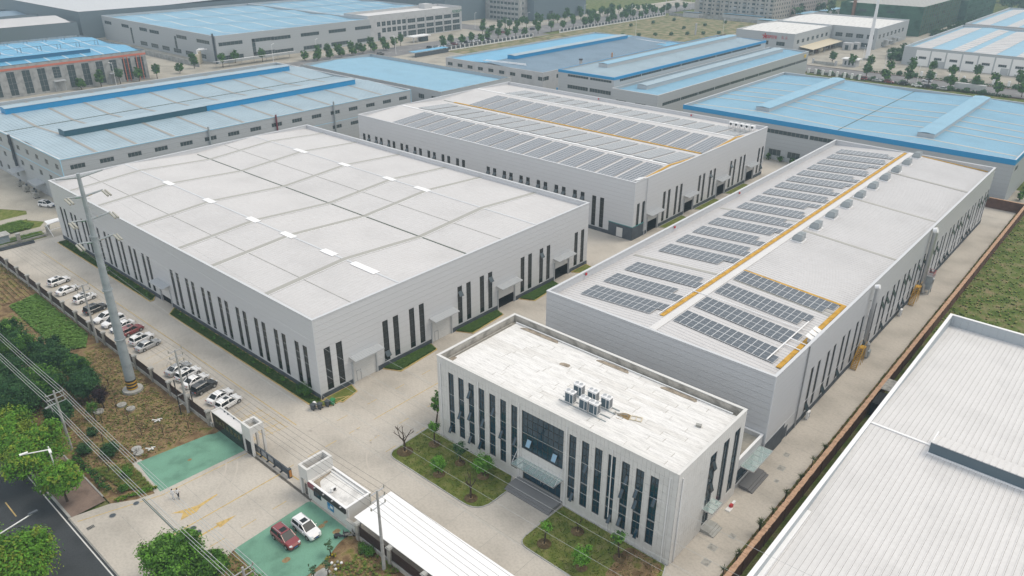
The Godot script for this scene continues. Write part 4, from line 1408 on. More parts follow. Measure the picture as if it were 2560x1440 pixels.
	# roof plant
	var places := [[70.3, -51.0], [70.3, -48.6], [70.3, -47.0], [72.5, -51.2], [72.5, -48.8], [72.5, -46.6]]
	var lab := ["front row, furthest from the white ladder frame", "front row, middle one", "front row, nearest the white ladder frame", "rear row, furthest from the ladder frame", "rear row, middle one", "rear row, nearest the ladder frame"]
	for i in 6:
		var c := thing("condenser_unit", "white twin-fan condenser on the office roof, " + lab[i], "air conditioner", Vector3(places[i][0], 13.12, places[i][1]), 0, "roof condensers on the office")
		condenser(c)
	for x in [69.7, 71.9]:
		var b := thing("condenser_support", "grey steel support frame under the %s row of roof condensers" % ("front" if x < 71 else "rear"), "frame", Vector3(x + 0.6, 13.1, -48.7))
		var m := MB.new()
		for s in [-0.5, 0.5]: m.box(s - 0.06, s + 0.06, 0.03, 0.16, -3.9, 3.9)
		obj("beam", m, M.galv, b)
	var pp := thing("roof_pipework", "bent grey pipes ending by a rust stain beside the condensers", "pipes", Vector3(72.5, 13.1, -44.3))
	var pm := MB.new()
	pm.tube(Vector3(-0.6, 0.3, -0.8), Vector3(0.2, 0.3, 0.9), 0.06, 0.06, 6)
	pm.tube(Vector3(0.2, 0.3, 0.9), Vector3(0.2, 0.02, 1.0), 0.06, 0.06, 6)
	pm.tube(Vector3(-0.2, 0.25, -0.8), Vector3(-0.6, 0.25, 0.7), 0.05, 0.05, 6)
	pm.tube(Vector3(-0.6, 0.25, 0.7), Vector3(-0.6, 0.02, 0.8), 0.05, 0.05, 6)
	obj("pipe", pm, M.stone_grey, pp)
	var pa := MB.new()
	pa.slab(rounded([[-1.1, -0.4], [0.6, -0.2], [0.9, 1.4], [-0.9, 1.5]], 0.7), 0.04, 0.05)
	obj("rust_stain", pa, M.mulch, pp)
	var ld := thing("wooden_frame", "pale wooden frame with one cross bar lying on the office roof", "frame", Vector3(73.0, 13.16, -42.2), 0.35)
	for q in [[-0.5, 0.5, -0.8, -0.68], [-0.5, 0.5, 0.68, 0.8], [-0.5, 0.5, -0.06, 0.06], [-0.5, -0.4, -0.68, 0.68], [0.4, 0.5, -0.68, 0.68]]:
		var m := MB.new()
		m.box(q[0], q[1], 0, 0.09, q[2], q[3])
		obj("slat", m, M.canvas, ld)
	var bx := thing("roof_box", "small grey box on the office roof towards its outer corner", "box", Vector3(77.0, 13.14, -35.2), 0.3)
	var bm := MB.new()
	bm.box(-0.22, 0.22, 0, 0.3, -0.35, 0.35)
	obj("body", bm, M.stone_grey, bx)
	var bm2 := MB.new()
	bm2.box(-0.25, 0.25, 0.3, 0.34, -0.38, 0.38)
	obj("lid", bm2, M.kerb, bx)
	for q in [[66.5, -66, 0.35, 3], [66.4, -58, 0.3, 4], [66.6, -50, 0.3, 3.5], [66.4, -41, 0.25, 3], [82.0, -66, 0.5, 4], [81.9, -52, 0.45, 3], [82.0, -41, 0.5, 3], [77.5, -57.5, 0.5, 0.9], [67.5, -71.2, 1.0, 0.5]]:
		var st := MB.new(t.position)
		st.slab(rounded([[q[0] - q[2], q[1] - q[3]], [q[0] + q[2] * 0.6, q[1] - q[3] * 0.7], [q[0] + q[2], q[1] + q[3] * 0.8], [q[0] - q[2] * 0.7, q[1] + q[3]]], 0.6), 13.12, 13.2)
		obj("dirt_patch", st, M.stain, t)
	# low link building between the office and the long hall
	var k := thing("link_building", "low flat-roofed link between the office and the long hall", "building", Vector3(87.5, 0, -40))
	var f := face_of("z1", 83.2, 91.75, -60, -31.9)
	shell(k, 83.2, 91.75, -60, -31.9, 5.2, {"z1": [Rect2(0.7, 0.6, 5.6, 2.7)]}, M.pale_wall, M.white, 0.25)
	var kr := MB.new(k.position)
	kr.box(83.4, 91.5, 4.3, 4.5, -59.8, -32.1)
	obj("roof", kr, M.stone_grey, k)
	for i in 4:
		for j in 4:
			var m := MB.new(k.position)
			m.box(83.5 + i * 2.0, 85.4 + i * 2.0, 4.5, 4.53 + 0.006 * ((i + j) % 2), -44 + j * 2.9, -41.2 + j * 2.9)
			obj("roof_slab", m, M.yard, k)
	window(k, f, 0.7, 0.6, 5.6, 2.7, 4, 1, 0.2, M.glass_teal, null, "glazed_door")
	glass_canopy("glass canopy over the link building door", f, 1.6, 6.2, 3.7, 2.0, 5, 0.0)
	steps("link_steps", "dark grey steps before the link building", 84.9, 90.2, -31.7, -30.3, 0.5, "z1", 3, plain(0.15, 0.15, 0.155, 0.8))
	for q in [[79.9, "white paper sheet", 0.5, 0.7, M.white], [80.5, "pink plastic tub", 0.3, 0.4, M.red], [81.2, "white tile pile", 0.4, 0.3, M.patch_white]]:
		var m := thing("clutter", "%s left on the paving by the office side wall" % q[1], "clutter", Vector3(q[0], 0, -30.6))
		var b := MB.new()
		b.box(-q[2], q[2], 0, 0.12 if q[0] < 80 else 0.45, -q[3] / 2, q[3] / 2)
		obj("body", b, q[4], m)
		var c := MB.new()
		c.box(-q[2] * 0.8, q[2] * 0.8, 0.45 if q[0] > 80 else 0.12, 0.5 if q[0] > 80 else 0.15, -q[3] / 2.6, q[3] / 2.6)
		obj("top", c, q[4], m)
	for q in [[75.6, -27.9, 0.5, 0.4, "flush cover in the side paving straight out from the pale side steps"], [72.1, -28.9, 0.55, 0.55, "pale square cover in the paving before the pale side steps"], [93.0, -28.9, 0.6, 0.5, "dark iron cover in the paving beside the glass canopy"], [89.8, -28.2, 0.4, 0.3, "small grey cover in the paving off the dark grey steps"], [96.5, -29.6, 0.5, 0.4, "pale cover near the dark plinth of the long hall's corner"], [69.3, -28.3, 0.6, 0.5, "dark grey cover in the paving at the office's bottom corner"]]:
		var c := thing("access_cover", q[4], "manhole cover", Vector3(q[0], 0, q[1]))
		var m := MB.new()
		m.box(-q[2], q[2], 0, 0.012, -q[3], q[3])
		obj("frame", m, M.kerb, c)
		var g := MB.new()
		g.box(-q[2] + 0.1, q[2] - 0.1, 0.012, 0.02, -q[3] + 0.08, q[3] - 0.08)
		obj("cover", g, M.stone_grey, c)

func condenser(t: Node3D):
	var h := 1.75
	var mb := MB.new()
	mb.box(-0.42, 0.42, 0.16, h, -0.68, 0.68)
	obj("cabinet", mb, M.white, t)
	var c := MB.new()
	c.box(-0.46, 0.46, h, h + 0.14, -0.72, 0.72)
	obj("top_rim", c, M.patch_white, t)
	for s in [-0.35, 0.35]:
		var g := MB.new()
		g.tube(Vector3(0, h + 0.14, s), Vector3(0, h + 0.26, s), 0.33, 0.3, 14)
		var r := obj("fan_ring", g, M.patch_white, t)
		var f := MB.new()
		f.tube(Vector3(0, h + 0.265, s), Vector3(0, h + 0.275, s), 0.26, 0.26, 14)
		obj("fan_grille", f, M.rim, r)
	for q in [[-0.6, 0.1], [0.22, 0.62]]:
		var g := MB.new()
		g.box(-0.45, -0.415, 0.3, h - 0.15, q[0], q[1])
		obj("coil", g, plain(0.06, 0.1, 0.13, 0.6), t)
	for i in 9:
		var l := MB.new()
		l.obox(Vector3(0, 0.45 + i * 0.15, 0.69), Vector3(0.36, 0.05, 0), Vector3(-0.005, 0.03, 0), Vector3(0, 0, 0.02))
		obj("slot", l, M.plinth, t)

# ---------- ribbed hall at lower right, boundary wall, palms ----------
func ribbed_hall():
	var x0 := 40.0
	var x1 := 148.0
	var z0 := -21.3
	var z1 := 36.0
	var t := thing("ribbed_hall", "white ribbed-roof hall with a dark clerestory beyond the brick wall", "factory", Vector3((x0 + x1) / 2, 0, (z0 + z1) / 2))
	shell(t, x0, x1, z0, z1, 6.5, {}, M.pale_wall, M.patch_white, 0.4)
	var prof := [Vector2(x0 + 0.4, 3.4), Vector2(103.5, 6.25), Vector2(x1 - 0.4, 4.4)]
	var n := 75
	var w := (z1 - z0 - 0.8) / n
	for s in 2:
		var P := [prof[s], prof[s + 1]]
		var m := MB.new(t.position)
		var za := z0 + 0.4
		# one sheet: a flat pan with a raised seam along one edge
		roof_into(m, "x", P, za, za + w - 0.02, 0.0, 0.06)
		var m2 := MB.new(t.position)
		for off in [0.05]:
			var A := Vector3(P[0].x, P[0].y, za + w - 0.09)
			var B := Vector3(P[1].x, P[1].y, za + w - 0.09)
			m.bar(A + Vector3(0, 0.035, 0), B + Vector3(0, 0.035, 0), 0.11, 0.085)
		var mesh := m.mesh()
		for i in n:
			var o := put("roof_sheet", mesh, M.roof_bright, t)
			o.position.z = i * w
	var inn := MB.new(t.position)
	inn.box(x1 - 0.45, x1 - 0.405, 4.0, 6.45, z0 + 0.46, z1)
	inn.box(x0 + 0.5, x1 - 0.45, 3.6, 6.45, z0 + 0.405, z0 + 0.44)
	obj("parapet_lining", inn, siding(0.4, 0.44, 0.47, 1.2, 4, 0.9, 0.5, true), t)
	var rc := MB.new(t.position)
	rc.box(103.3, 103.7, 6.28, 6.4, z0 + 0.3, -12.7)
	obj("ridge_cap", rc, M.patch_white, t)
	# clerestory
	var c := MB.new(t.position)
	c.box(101.6, 101.75, 6.1, 8.1, -12.6, z1 - 0.5)
	var cl := obj("clerestory", c, plain(0.085, 0.125, 0.155, 0.35), t)
	var cw := MB.new(t.position)
	cw.box(101.75, 105.2, 6.0, 7.9, -12.6, -12.45)
	obj("end_wall", cw, M.patch_white, cl)
	var sl := MB.new(t.position)
	sl.box(101.35, 101.62, 6.2, 6.36, -12.7, z1 - 0.5)
	obj("sill", sl, M.patch_white, cl)
	for i in 60:
		var m := MB.new(t.position)
		var z := -12.7 + i * 0.8
		m.quad(Vector3(101.4, 8.2, z), Vector3(105.6, 7.0, z), Vector3(105.6, 7.0, z + 0.78), Vector3(101.4, 8.2, z + 0.78), Vector3.UP)
		m.quad(Vector3(101.4, 8.2, z), Vector3(101.4, 8.2, z + 0.78), Vector3(101.4, 8.08, z + 0.78), Vector3(101.4, 8.08, z), Vector3(-1, 0, 0))
		m.bar(Vector3(101.4, 8.23, z + 0.72), Vector3(105.6, 7.03, z + 0.72), 0.1, 0.07)
		obj("lid_sheet", m, M.roof_bright, cl)
	var gt := MB.new(t.position)
	gt.box(52, 80.5, 4.7, 5.4, z0 + 0.45, z0 + 0.95)
	obj("gutter_box", gt, M.patch_white, t)
	# shed door opening beyond the wall
	var ln := thing("lean_to", "small grey lean-to roof over a dark opening between the brick wall and the ribbed hall", "lean-to", Vector3(121, 0, -22.8))
	var lr := MB.new(ln.position)
	lr.box(119.5, 123.5, 2.9, 3.0, -23.95, -21.4)
	obj("roof", lr, M.stone_grey, ln)
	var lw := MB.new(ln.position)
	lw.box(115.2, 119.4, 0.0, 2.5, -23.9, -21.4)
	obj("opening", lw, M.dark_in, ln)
func boundary_wall():
	var t := thing("brick_wall", "long brown brick boundary wall with a rough tile coping along the alley", "wall", Vector3(150, 0, -24.27))
	var x := 52.0
	while x < 239.0:
		var m := MB.new(t.position)
		m.box(x, minf(x + 5.9, 239.2), -0.02, 2.8, -24.42, -24.12)
		obj("wall_panel", m, M.brick, t)
		var p := MB.new(t.position)
		p.box(x + 5.9, x + 6.22, -0.02, 2.82, -24.5, -24.06)
		obj("pier", p, M.brick, t)
		x += 6.22
	# coping tiles: one by one
	var R := RandomNumberGenerator.new()
	R.seed = 31
	var st := MB.new(t.position)
	x = 110.0
	while x < 239.4:
		st.box(x, x + 0.42, 2.82, 2.9 + R.randf() * 0.05, -24.62 + R.randf() * 0.06, -23.98 + R.randf() * 0.06)
		x += 0.44
	stuff(obj("coping_tile", st, M.coping, t))
	x = 52.0
	while x < 110.0:
		var m := MB.new(t.position)
		m.box(x, x + 0.42, 2.82, 2.9 + R.randf() * 0.06, -24.62 + R.randf() * 0.07, -23.98 + R.randf() * 0.07)
		obj("coping_tile", m, M.coping, t)
		x += 0.44
	var e := thing("brick_wall", "short brick wall closing the far end of the alley", "wall", Vector3(239.6, 0, -31))
	var em := MB.new(e.position)
	em.box(239.3, 239.6, 0, 2.8, -38.5, -24.1)
	obj("wall_panel", em, M.brick, e)
	var ec := MB.new(e.position)
	ec.box(239.2, 239.7, 2.8, 2.9, -38.6, -24.0)
	obj("coping", ec, M.coping, e)
	var wr := thing("garden_wall", "red brick garden wall behind the further hall's corner door", "wall", Vector3(229, 0, -88))
	var wm := MB.new(wr.position)
	wm.box(226.2, 243.0, 0, 2.2, -88.2, -87.9)
	obj("wall_panel", wm, M.brick, wr)
	var wc := MB.new(wr.position)
	wc.box(226.1, 243.0, 2.2, 2.32, -88.35, -87.75)
	obj("coping", wc, M.coping, wr)
	# young palms in the soil strip
	var xs := [68.1, 71.7, 78.4, 82.2, 86.2, 91.4, 95.5, 100.0]
	for i in xs.size():
		palm(Vector3(xs[i], 0, -25.5), i, "small spiky palm against the brick wall, %s from the near end" % nth(i))
func palm(p: Vector3, s: int, label: String):
	var t := thing("palm", label, "palm", p, s * 1.3, "young palms along the brick wall")
	var R := RandomNumberGenerator.new()
	R.seed = 100 + s
	var heads := 1 + s % 3
	for k in heads:
		var h := R.randf_range(1.0, 1.9)
		var top := Vector3(R.randf_range(-0.4, 0.4), h, R.randf_range(-0.3, 0.3)) if k > 0 else Vector3(0, h + 0.3, 0)
		var tr := MB.new()
		tr.tube(Vector3.ZERO, top, 0.07, 0.05, 6)
		obj("trunk", tr, M.bark, t)
		var cr := MB.new(Vector3.ZERO, true)
		for j in 26:
			var a := R.randf() * TAU
			var e := R.randf_range(0.0, 1.1)
			var d := Vector3(cos(a) * cos(e), sin(e), sin(a) * cos(e))
			var side := d.cross(Vector3.UP).normalized() * 0.045
			var g := R.randf_range(0.7, 1.2)
			cr.col = Color(0.06 * g, 0.085 * g, 0.03 * g).linear_to_srgb() if false else Color(0.06 * g, 0.085 * g, 0.03 * g)
			var tip := top + d * 0.75 - Vector3(0, 0.12, 0)
			cr.tri(top - side, top + side, tip)
			cr.tri(top - side + Vector3(0, 0.02, 0), tip, top + side + Vector3(0, 0.02, 0))
		obj("crown", cr, M.leaf, t)

# ---------- gate, fences, poles ----------
func fence_run(label: String, x: float, zs: Array, z_end: float, called := "iron_fence"):
	var t := thing(called, label, "fence", Vector3(x, 0, (zs[0] + z_end) / 2))
	var bm := MB.new(t.position)
	bm.box(x - 0.12, x + 0.12, -0.05, 0.62, zs[0], z_end)
	obj("base_wall", bm, M.parapet, t)
	var bc := MB.new(t.position)
	bc.box(x - 0.16, x + 0.16, 0.62, 0.7, zs[0], z_end)
	obj("wall_cap", bc, M.kerb, t)
	for z in zs:
		var m := MB.new(t.position)
		m.box(x - 0.28, x + 0.28, -0.05, 2.55, z - 0.28, z + 0.28)
		var p := obj("pillar", m, M.parapet, t)
		var c := MB.new(t.position)
		c.box(x - 0.4, x + 0.4, 2.55, 2.68, z - 0.4, z + 0.4)
		c.box(x - 0.3, x + 0.3, 2.68, 2.78, z - 0.3, z + 0.3)
		obj("pillar_cap", c, M.kerb, p)
	var all: Array = zs.duplicate()
	all.append(z_end)
	for i in all.size() - 1:
		var za: float = all[i] + 0.28
		var zb: float = all[i + 1] - 0.28
		if zb - za < 0.8: continue
		var m := MB.new(t.position)
		for y in [0.8, 1.5, 2.15]: m.box(x - 0.025, x + 0.025, y, y + 0.05, za, zb)
		m.box(x - 0.04, x + 0.04, 0.7, 2.3, (za + zb) / 2 - 0.04, (za + zb) / 2 + 0.04)
		var k := int((zb - za) / 0.16)
		for j in k:
			var z := za + (j + 0.5) * (zb - za) / k
			m.box(x - 0.03, x + 0.03, 0.7, 2.32, z - 0.045, z + 0.045)
		stuff(obj("railing", m, M.iron, t))
func glyph(mb: MB, f: Face, a: float, y: float, s: float, seed_: int):
	# brush strokes of one character on the gate wall, worn and hardly legible
	var R := RandomNumberGenerator.new()
	R.seed = seed_
	var d := 0.05
	for i in 3 + seed_ % 2:
		var yy := y + s * (0.15 + 0.28 * i)
		mb.obox(f.at(a + s * 0.5, yy, d), f.u * s * R.randf_range(0.25, 0.46), Vector3(0, 0.045, 0), f.n * 0.03)
	for i in 2 + (seed_ / 2) % 2:
		var aa := a + s * (0.25 + 0.3 * i)
		mb.obox(f.at(aa, y + s * 0.5, d + 0.004), f.u * 0.05, Vector3(0, s * R.randf_range(0.25, 0.48), 0), f.n * 0.03)
	for q in [-1, 1]:
		var c := f.at(a + s * (0.5 + q * 0.25), y + s * 0.2, d + 0.008)
		var v: Vector3 = (f.u * q * 0.6 - Vector3.UP).normalized()
		mb.obox(c, v * s * 0.22, v.cross(f.n) * 0.045, f.n * 0.03)
func gate_area():
	# sign wall
	var t := thing("sign_wall", "black granite gate wall with worn golden characters and a white flat top", "wall", Vector3(44, 0, -95.6))
	var f := face_of("x0", 43.15, 44.75, -100.2, -91.5)
	var mb := MB.new(t.position)
	mb.box(43.2, 44.7, 0, 2.85, -100.2, -91.5)
	obj("wall_body", mb, M.pale_wall, t)
	var n := 7
	for i in n:
		for j in 3:
			var g := MB.new(t.position)
			var w := f.w / n
			g.obox(f.at((i + 0.5) * w, 0.5 + j * 0.98, 0.0), f.u * (w / 2 - 0.008), Vector3(0, 0.482, 0), f.n * 0.045)
			obj("granite_slab", g, M.granite, t)
	for i in 7:
		var g := MB.new(t.position)
		glyph(g, f, 0.75 + i * 1.1, 1.45, 0.85, 11 + i * 3)
		obj("golden_character", g, M.gold, t)
	var top := MB.new(t.position)
	top.box(43.2, 44.7, 2.85, 2.92, -100.2, -91.5)
	obj("top", top, M.roof_bright, t)
	var rim := MB.new(t.position)
	rim.box(44.55, 44.75, 2.92, 3.15, -100.2, -91.5)
	rim.box(43.1, 44.55, 2.92, 3.12, -100.25, -100.05)
	rim.box(43.1, 43.2, 2.92, 3.04, -100.05, -91.5)
	obj("rim", rim, M.stone, t)
	for z in [-98.6, -97.6, -95.9]:
		var v := MB.new(t.position)
		v.tube(Vector3(44.45, 2.92, z), Vector3(44.45, 3.14, z), 0.09, 0.09, 8)
		obj("drain", v, M.plinth, t)
	gate_frame("square stone gate portal with a hollow top beside the golden sign wall", 43.2, 45.5, -91.3, -88.9, 5.15, true)
	gate_frame("stone gate portal with a hollow rain-stained top beside the gatehouse", 43.35, 47.6, -77.05, -75.0, 4.95, false)
	# sliding gate
	var g := thing("sliding_gate", "dark telescopic sliding gate drawn half across the driveway", "gate", Vector3(44.1, 0, -85.5))
	for i in 5:
		var z0 := -90.0 + i * 1.75
		var m := MB.new(g.position)
		for s in [0.0, 1.6]: m.box(44.0, 44.2, 0.1, 1.35, z0 + s - 0.06, z0 + s + 0.06)
		m.box(44.0, 44.2, 1.3, 1.42, z0, z0 + 1.6)
		m.box(44.02, 44.18, 0.25, 0.35, z0, z0 + 1.6)
		var sec := obj("gate_section", m, M.plinth, g)
		var p := MB.new(g.position)
		p.box(44.07, 44.13, 0.35, 1.3, z0 + 0.08, z0 + 1.52)
		obj("mesh_panel", p, M.frame_grey if i < 3 else M.plinth, sec)
		var l := MB.new(g.position)
		l.box(43.75, 44.45, 0.0, 0.1, z0 - 0.1, z0 + 0.1)
		obj("foot", l, M.black, sec)
	var e := MB.new(g.position)
	e.box(43.85, 44.35, 0.0, 1.6, -81.2, -80.75)
	var ep := obj("end_post", e, M.plinth, g)
	var o := MB.new(g.position)
	o.box(43.92, 44.28, 0.25, 1.4, -80.75, -80.7)
	obj("orange_panel", o, M.orange, ep)
	# gatehouse
	var h := thing("gatehouse", "small pale gatehouse with a dark maroon fascia and a white roof", "gatehouse", Vector3(45.5, 0, -71))
	var fx := face_of("x0", 43.45, 47.55, -75.0, -66.8)
	shell(h, 43.45, 47.55, -75.0, -66.8, 3.05, {"x0": [Rect2(0.8, 1.0, 1.8, 1.5)]}, M.stone, null, 0.25)
	window(h, fx, 0.8, 1.0, 1.8, 1.5, 3, 1, 0.1, M.glass_teal)
	var r := MB.new(h.position)
	r.box(43.7, 47.3, 2.7, 2.85, -74.75, -67.05)
	obj("roof", r, M.membrane, h)
	var rs := MB.new(h.position)
	rs.slab(rounded([[43.75, -74.7], [47.2, -74.7], [46.6, -74.35], [44.6, -74.1], [44.1, -73.2], [43.75, -72.6]], 0.5), 2.86, 2.866)
	obj("dirt_patch", rs, M.stain, h)
	var ri := MB.new(h.position)
	ri.box(43.38, 43.7, 3.05, 3.15, -75.0, -66.74)
	ri.box(47.3, 47.6, 3.05, 3.15, -75.0, -66.74)
	ri.box(43.7, 47.3, 3.05, 3.15, -67.05, -66.74)
	obj("parapet_cap", ri, M.patch_white, h)
	var fa := MB.new(h.position)
	fa.box(43.2, 43.44, 2.3, 3.0, -73.6, -66.8)
	obj("fascia", fa, M.black, h)
	var fm := MB.new(h.position)
	fm.box(43.19, 43.44, 2.3, 3.0, -75.0, -73.6)
	obj("maroon_panel", fm, M.maroon, h)
	for z in [-73.3, -71.3, -69.4, -67.6]:
		var sp := MB.new(h.position)
		sp.box(43.05, 43.3, 3.02, 3.1, z - 0.12, z + 0.12)
		obj("spotlight", sp, M.frame_grey, h)
	pipe_part(h, "roof_pipe", [Vector3(46.9, 2.95, -74.6), Vector3(46.9, 2.95, -67.3)], 0.09, M.white)
	pipe_part(h, "downpipe", [Vector3(43.7, 0.1, -66.7), Vector3(43.7, 2.9, -66.7)], 0.06, M.white)
	var notice := thing("blue_notice", "blue notice board with a white square on the gatehouse wall", "sign", Vector3(43.4, 0, -70.3))
	var sm := MB.new(notice.position)
	sm.box(43.36, 43.43, 0.75, 1.85, -70.95, -69.65)
	obj("board", sm, M.sign_blue, notice)
	var sw := MB.new(notice.position)
	sw.box(43.33, 43.36, 1.25, 1.7, -70.25, -69.75)
	obj("white_square", sw, M.white, notice)
	for k in 4:
		var bl := MB.new(notice.position)
		bl.box(43.34, 43.36, 0.9 + k * 0.13, 0.95 + k * 0.13, -70.85, -70.35)
		obj("print_line", bl, plain(0.3, 0.5, 0.7), notice)
	var ac := thing("air_conditioner", "small white air conditioner unit on the gatehouse roof", "air conditioner", Vector3(44.6, 2.86, -71.0))
	var am := MB.new()
	am.box(-0.4, 0.4, 0.08, 0.68, -0.16, 0.16)
	obj("cabinet", am, M.white, ac)
	var af := MB.new()
	af.tube(Vector3(0.1, 0.38, 0.16), Vector3(0.1, 0.38, 0.19), 0.23, 0.23, 10)
	obj("fan", af, M.black, ac)
	var afo := MB.new()
	for q in [-0.3, 0.3]: afo.box(q - 0.05, q + 0.05, 0, 0.08, -0.18, 0.18)
	obj("foot", afo, M.black, ac)
	var wg := thing("wicket_gate", "black iron wicket gate between the portal and the gatehouse", "gate", Vector3(43.6, 0, -75.4))
	var wm := MB.new()
	for k in 9: wm.box(-0.02, 0.02, 0.05, 1.9, -0.8 + k * 0.16, -0.77 + k * 0.16)
	for y in [0.1, 1.0, 1.85]: wm.box(-0.025, 0.025, y, y + 0.05, -0.85, 0.55)
	obj("bars", wm, M.black, wg)
	for z in [-0.87, 0.57]:
		var pm := MB.new()
		pm.box(-0.04, 0.04, 0, 2.0, z - 0.03, z + 0.03)
		obj("post", pm, M.black, wg)
	var pw := MB.new()
	pw.box(43.0, 43.35, 0, 0.9, -65.3, -64.2)
	var pw_o := thing("low_wall", "short pale garden wall running from the gatehouse to the fence", "wall", Vector3(43.3, 0, -65.5))
	var pwm := MB.new(pw_o.position)
	pwm.box(43.15, 43.45, 0, 1.5, -66.7, -64.3)
	obj("wall_body", pwm, M.stone, pw_o)
	var pwc := MB.new(pw_o.position)
	pwc.box(43.1, 43.5, 1.5, 1.58, -66.7, -64.3)
	obj("cap", pwc, M.kerb, pw_o)
	# long white shed roof along the fence
	var sh := thing("bike_shed", "long bright white flat shed roof on posts along the fence", "shed", Vector3(46.4, 0, -42))
	for k in 22:
		var m := MB.new(sh.position)
		var z := -65.0 + k * 2.2
		m.obox(Vector3(46.45, 2.95, z + 1.1), Vector3(3.1, 0.12, 0), Vector3(0, 0.035, 0), Vector3(0, 0, 1.096))
		obj("roof_sheet", m, M.tarp, sh)
	var sb := MB.new(sh.position)
	for x in [43.45, 49.45]: sb.box(x - 0.06, x + 0.06, 2.68, 2.82, -64.9, -16.8)
	obj("edge_beam", sb, M.steel, sh)
	for k in 8:
		for x in [43.8, 49.2]:
			var m := MB.new(sh.position)
			m.box(x - 0.06, x + 0.06, 0, 2.7, -64.5 + k * 6.4, -64.38 + k * 6.4)
			obj("post", m, M.steel, sh)
	# fences
	var zs := []
	for i in 17: zs.append(-202.6 + i * 6.33)
	fence_run("iron-railed boundary fence with stone pillars along the car park", 43.0, zs, -100.4)
	var z2 := []
	for i in 8: z2.append(-64.0 + i * 6.3)
	fence_run("iron-railed boundary fence with stone pillars in front of the white shed", 43.05, z2, -16.0)
	var wz := thing("corner_fence", "low weathered fence with grey pillars across the weedy garden behind the car park", "fence", Vector3(51, 0, -206))
	var wmm := MB.new(wz.position)
	wmm.box(40, 57.8, 0, 0.45, -206.2, -205.9)
	obj("base_wall", wmm, M.parapet, wz)
	for x in [44.0, 50.6, 57.4]:
		var m := MB.new(wz.position)
		m.box(x - 0.4, x + 0.4, 0, 2.3, -206.45, -205.65)
		var p := obj("pillar", m, M.parapet, wz)
		var c := MB.new(wz.position)
		c.box(x - 0.55, x + 0.55, 2.3, 2.45, -206.6, -205.5)
		obj("pillar_cap", c, M.kerb, p)
	for y in [0.9, 1.6]:
		var m := MB.new(wz.position)
		m.box(40, 57.0, y, y + 0.06, -206.08, -206.02)
		obj("rail", m, M.frame_grey, wz)
	var gx := thing("white_gate_frame", "leaning white gate frame at the far corner of the hall", "gate", Vector3(58.0, 0, -206))
	var gm := MB.new(gx.position)
	gm.tube(Vector3(57.6, 0, -203.9), Vector3(57.0, 3.0, -205.0), 0.09, 0.09, 6)
	gm.tube(Vector3(57.0, 3.0, -205.0), Vector3(60.2, 3.2, -205.5), 0.08, 0.08, 6)
	gm.tube(Vector3(57.3, 1.6, -204.4), Vector3(60.2, 1.6, -205.0), 0.07, 0.07, 6)
	obj("frame", gm, M.patch_white, gx)
	var gp := MB.new(gx.position)
	gp.obox(Vector3(59.0, 3.2, -206.2), Vector3(1.6, 0, 0), Vector3(0, 0.05, 0.02), Vector3(0, -0.2, 0.9))
	obj("roof_sheet", gp, M.patch_white, gx)
	var rl := thing("pipe_roll", "long dark grey pipe bundle at the edge of the car park paving", "pipe", Vector3(48.6, 0, -203.9))
	var rm := MB.new()
	for q in [[0, 0.2, 0], [0, 0.2, 0.42], [0, 0.55, 0.2]]: rm.tube(Vector3(-3.2, q[1], q[2]), Vector3(4.4, q[1], q[2] + 0.3), 0.2, 0.2, 8)
	obj("pipes", rm, M.plinth, rl)
	var hut := thing("garden_hut", "small blue-grey hut with a flat pale roof in the weedy garden", "hut", Vector3(47.4, 0, -208.6))
	var hm := MB.new()
	hm.box(-1.6, 1.6, 0, 2.2, -1.3, 1.3)
	obj("wall", hm, plain(0.3, 0.36, 0.4), hut)
	var hr := MB.new()
	hr.box(-2.0, 2.0, 2.2, 2.35, -1.7, 1.7)
	obj("roof", hr, M.kerb, hut)
	# bins
	var bl := [[56.3, -92.5, "dark bin", "leftmost dark wheeled bin at the planted corner of the big hall"], [57.2, -91.9, "dark", "dark wheeled bin second from the left at the planted corner"], [58.5, -91.6, "dark", "dark wheeled bin beside the green one at the planted corner"], [59.3, -91.3, "green", "green wheeled bin at the planted corner of the big hall"], [56.9, -93.0, "heap", "white sack on the dark bins at the planted corner"]]
	for q in bl:
		if q[2] == "heap":
			var w := thing("sack", q[3], "sack", Vector3(q[0], 0, q[1]))
			var m := MB.new()
			m.ball(Vector3(0, 0.5, 0), Vector3(0.45, 0.6, 0.4), 8, 6)
			obj("body", m, M.white, w)
			continue
		var b := thing("wheeled_bin", q[3], "bin", Vector3(q[0], 0, q[1]), 0.3)
		var mat: Material = M.bin_green if q[2] == "green" else M.bin_dark
		var m := MB.new()
		m.tube(Vector3(0, 0.08, 0), Vector3(0, 1.0, 0), 0.36, 0.5, 4, true)
		obj("body", m, mat, b)
		var c := MB.new()
		c.box(-0.42, 0.42, 1.0, 1.07, -0.42, 0.42)
		obj("lid", c, mat, b)
		for s in [-0.3, 0.3]:
			var w := MB.new()
			w.tube(Vector3(s, 0.11, 0.3), Vector3(s + 0.06, 0.11, 0.3), 0.11, 0.11, 8)
			obj("wheel", w, M.black, b)
	people()
	poles()
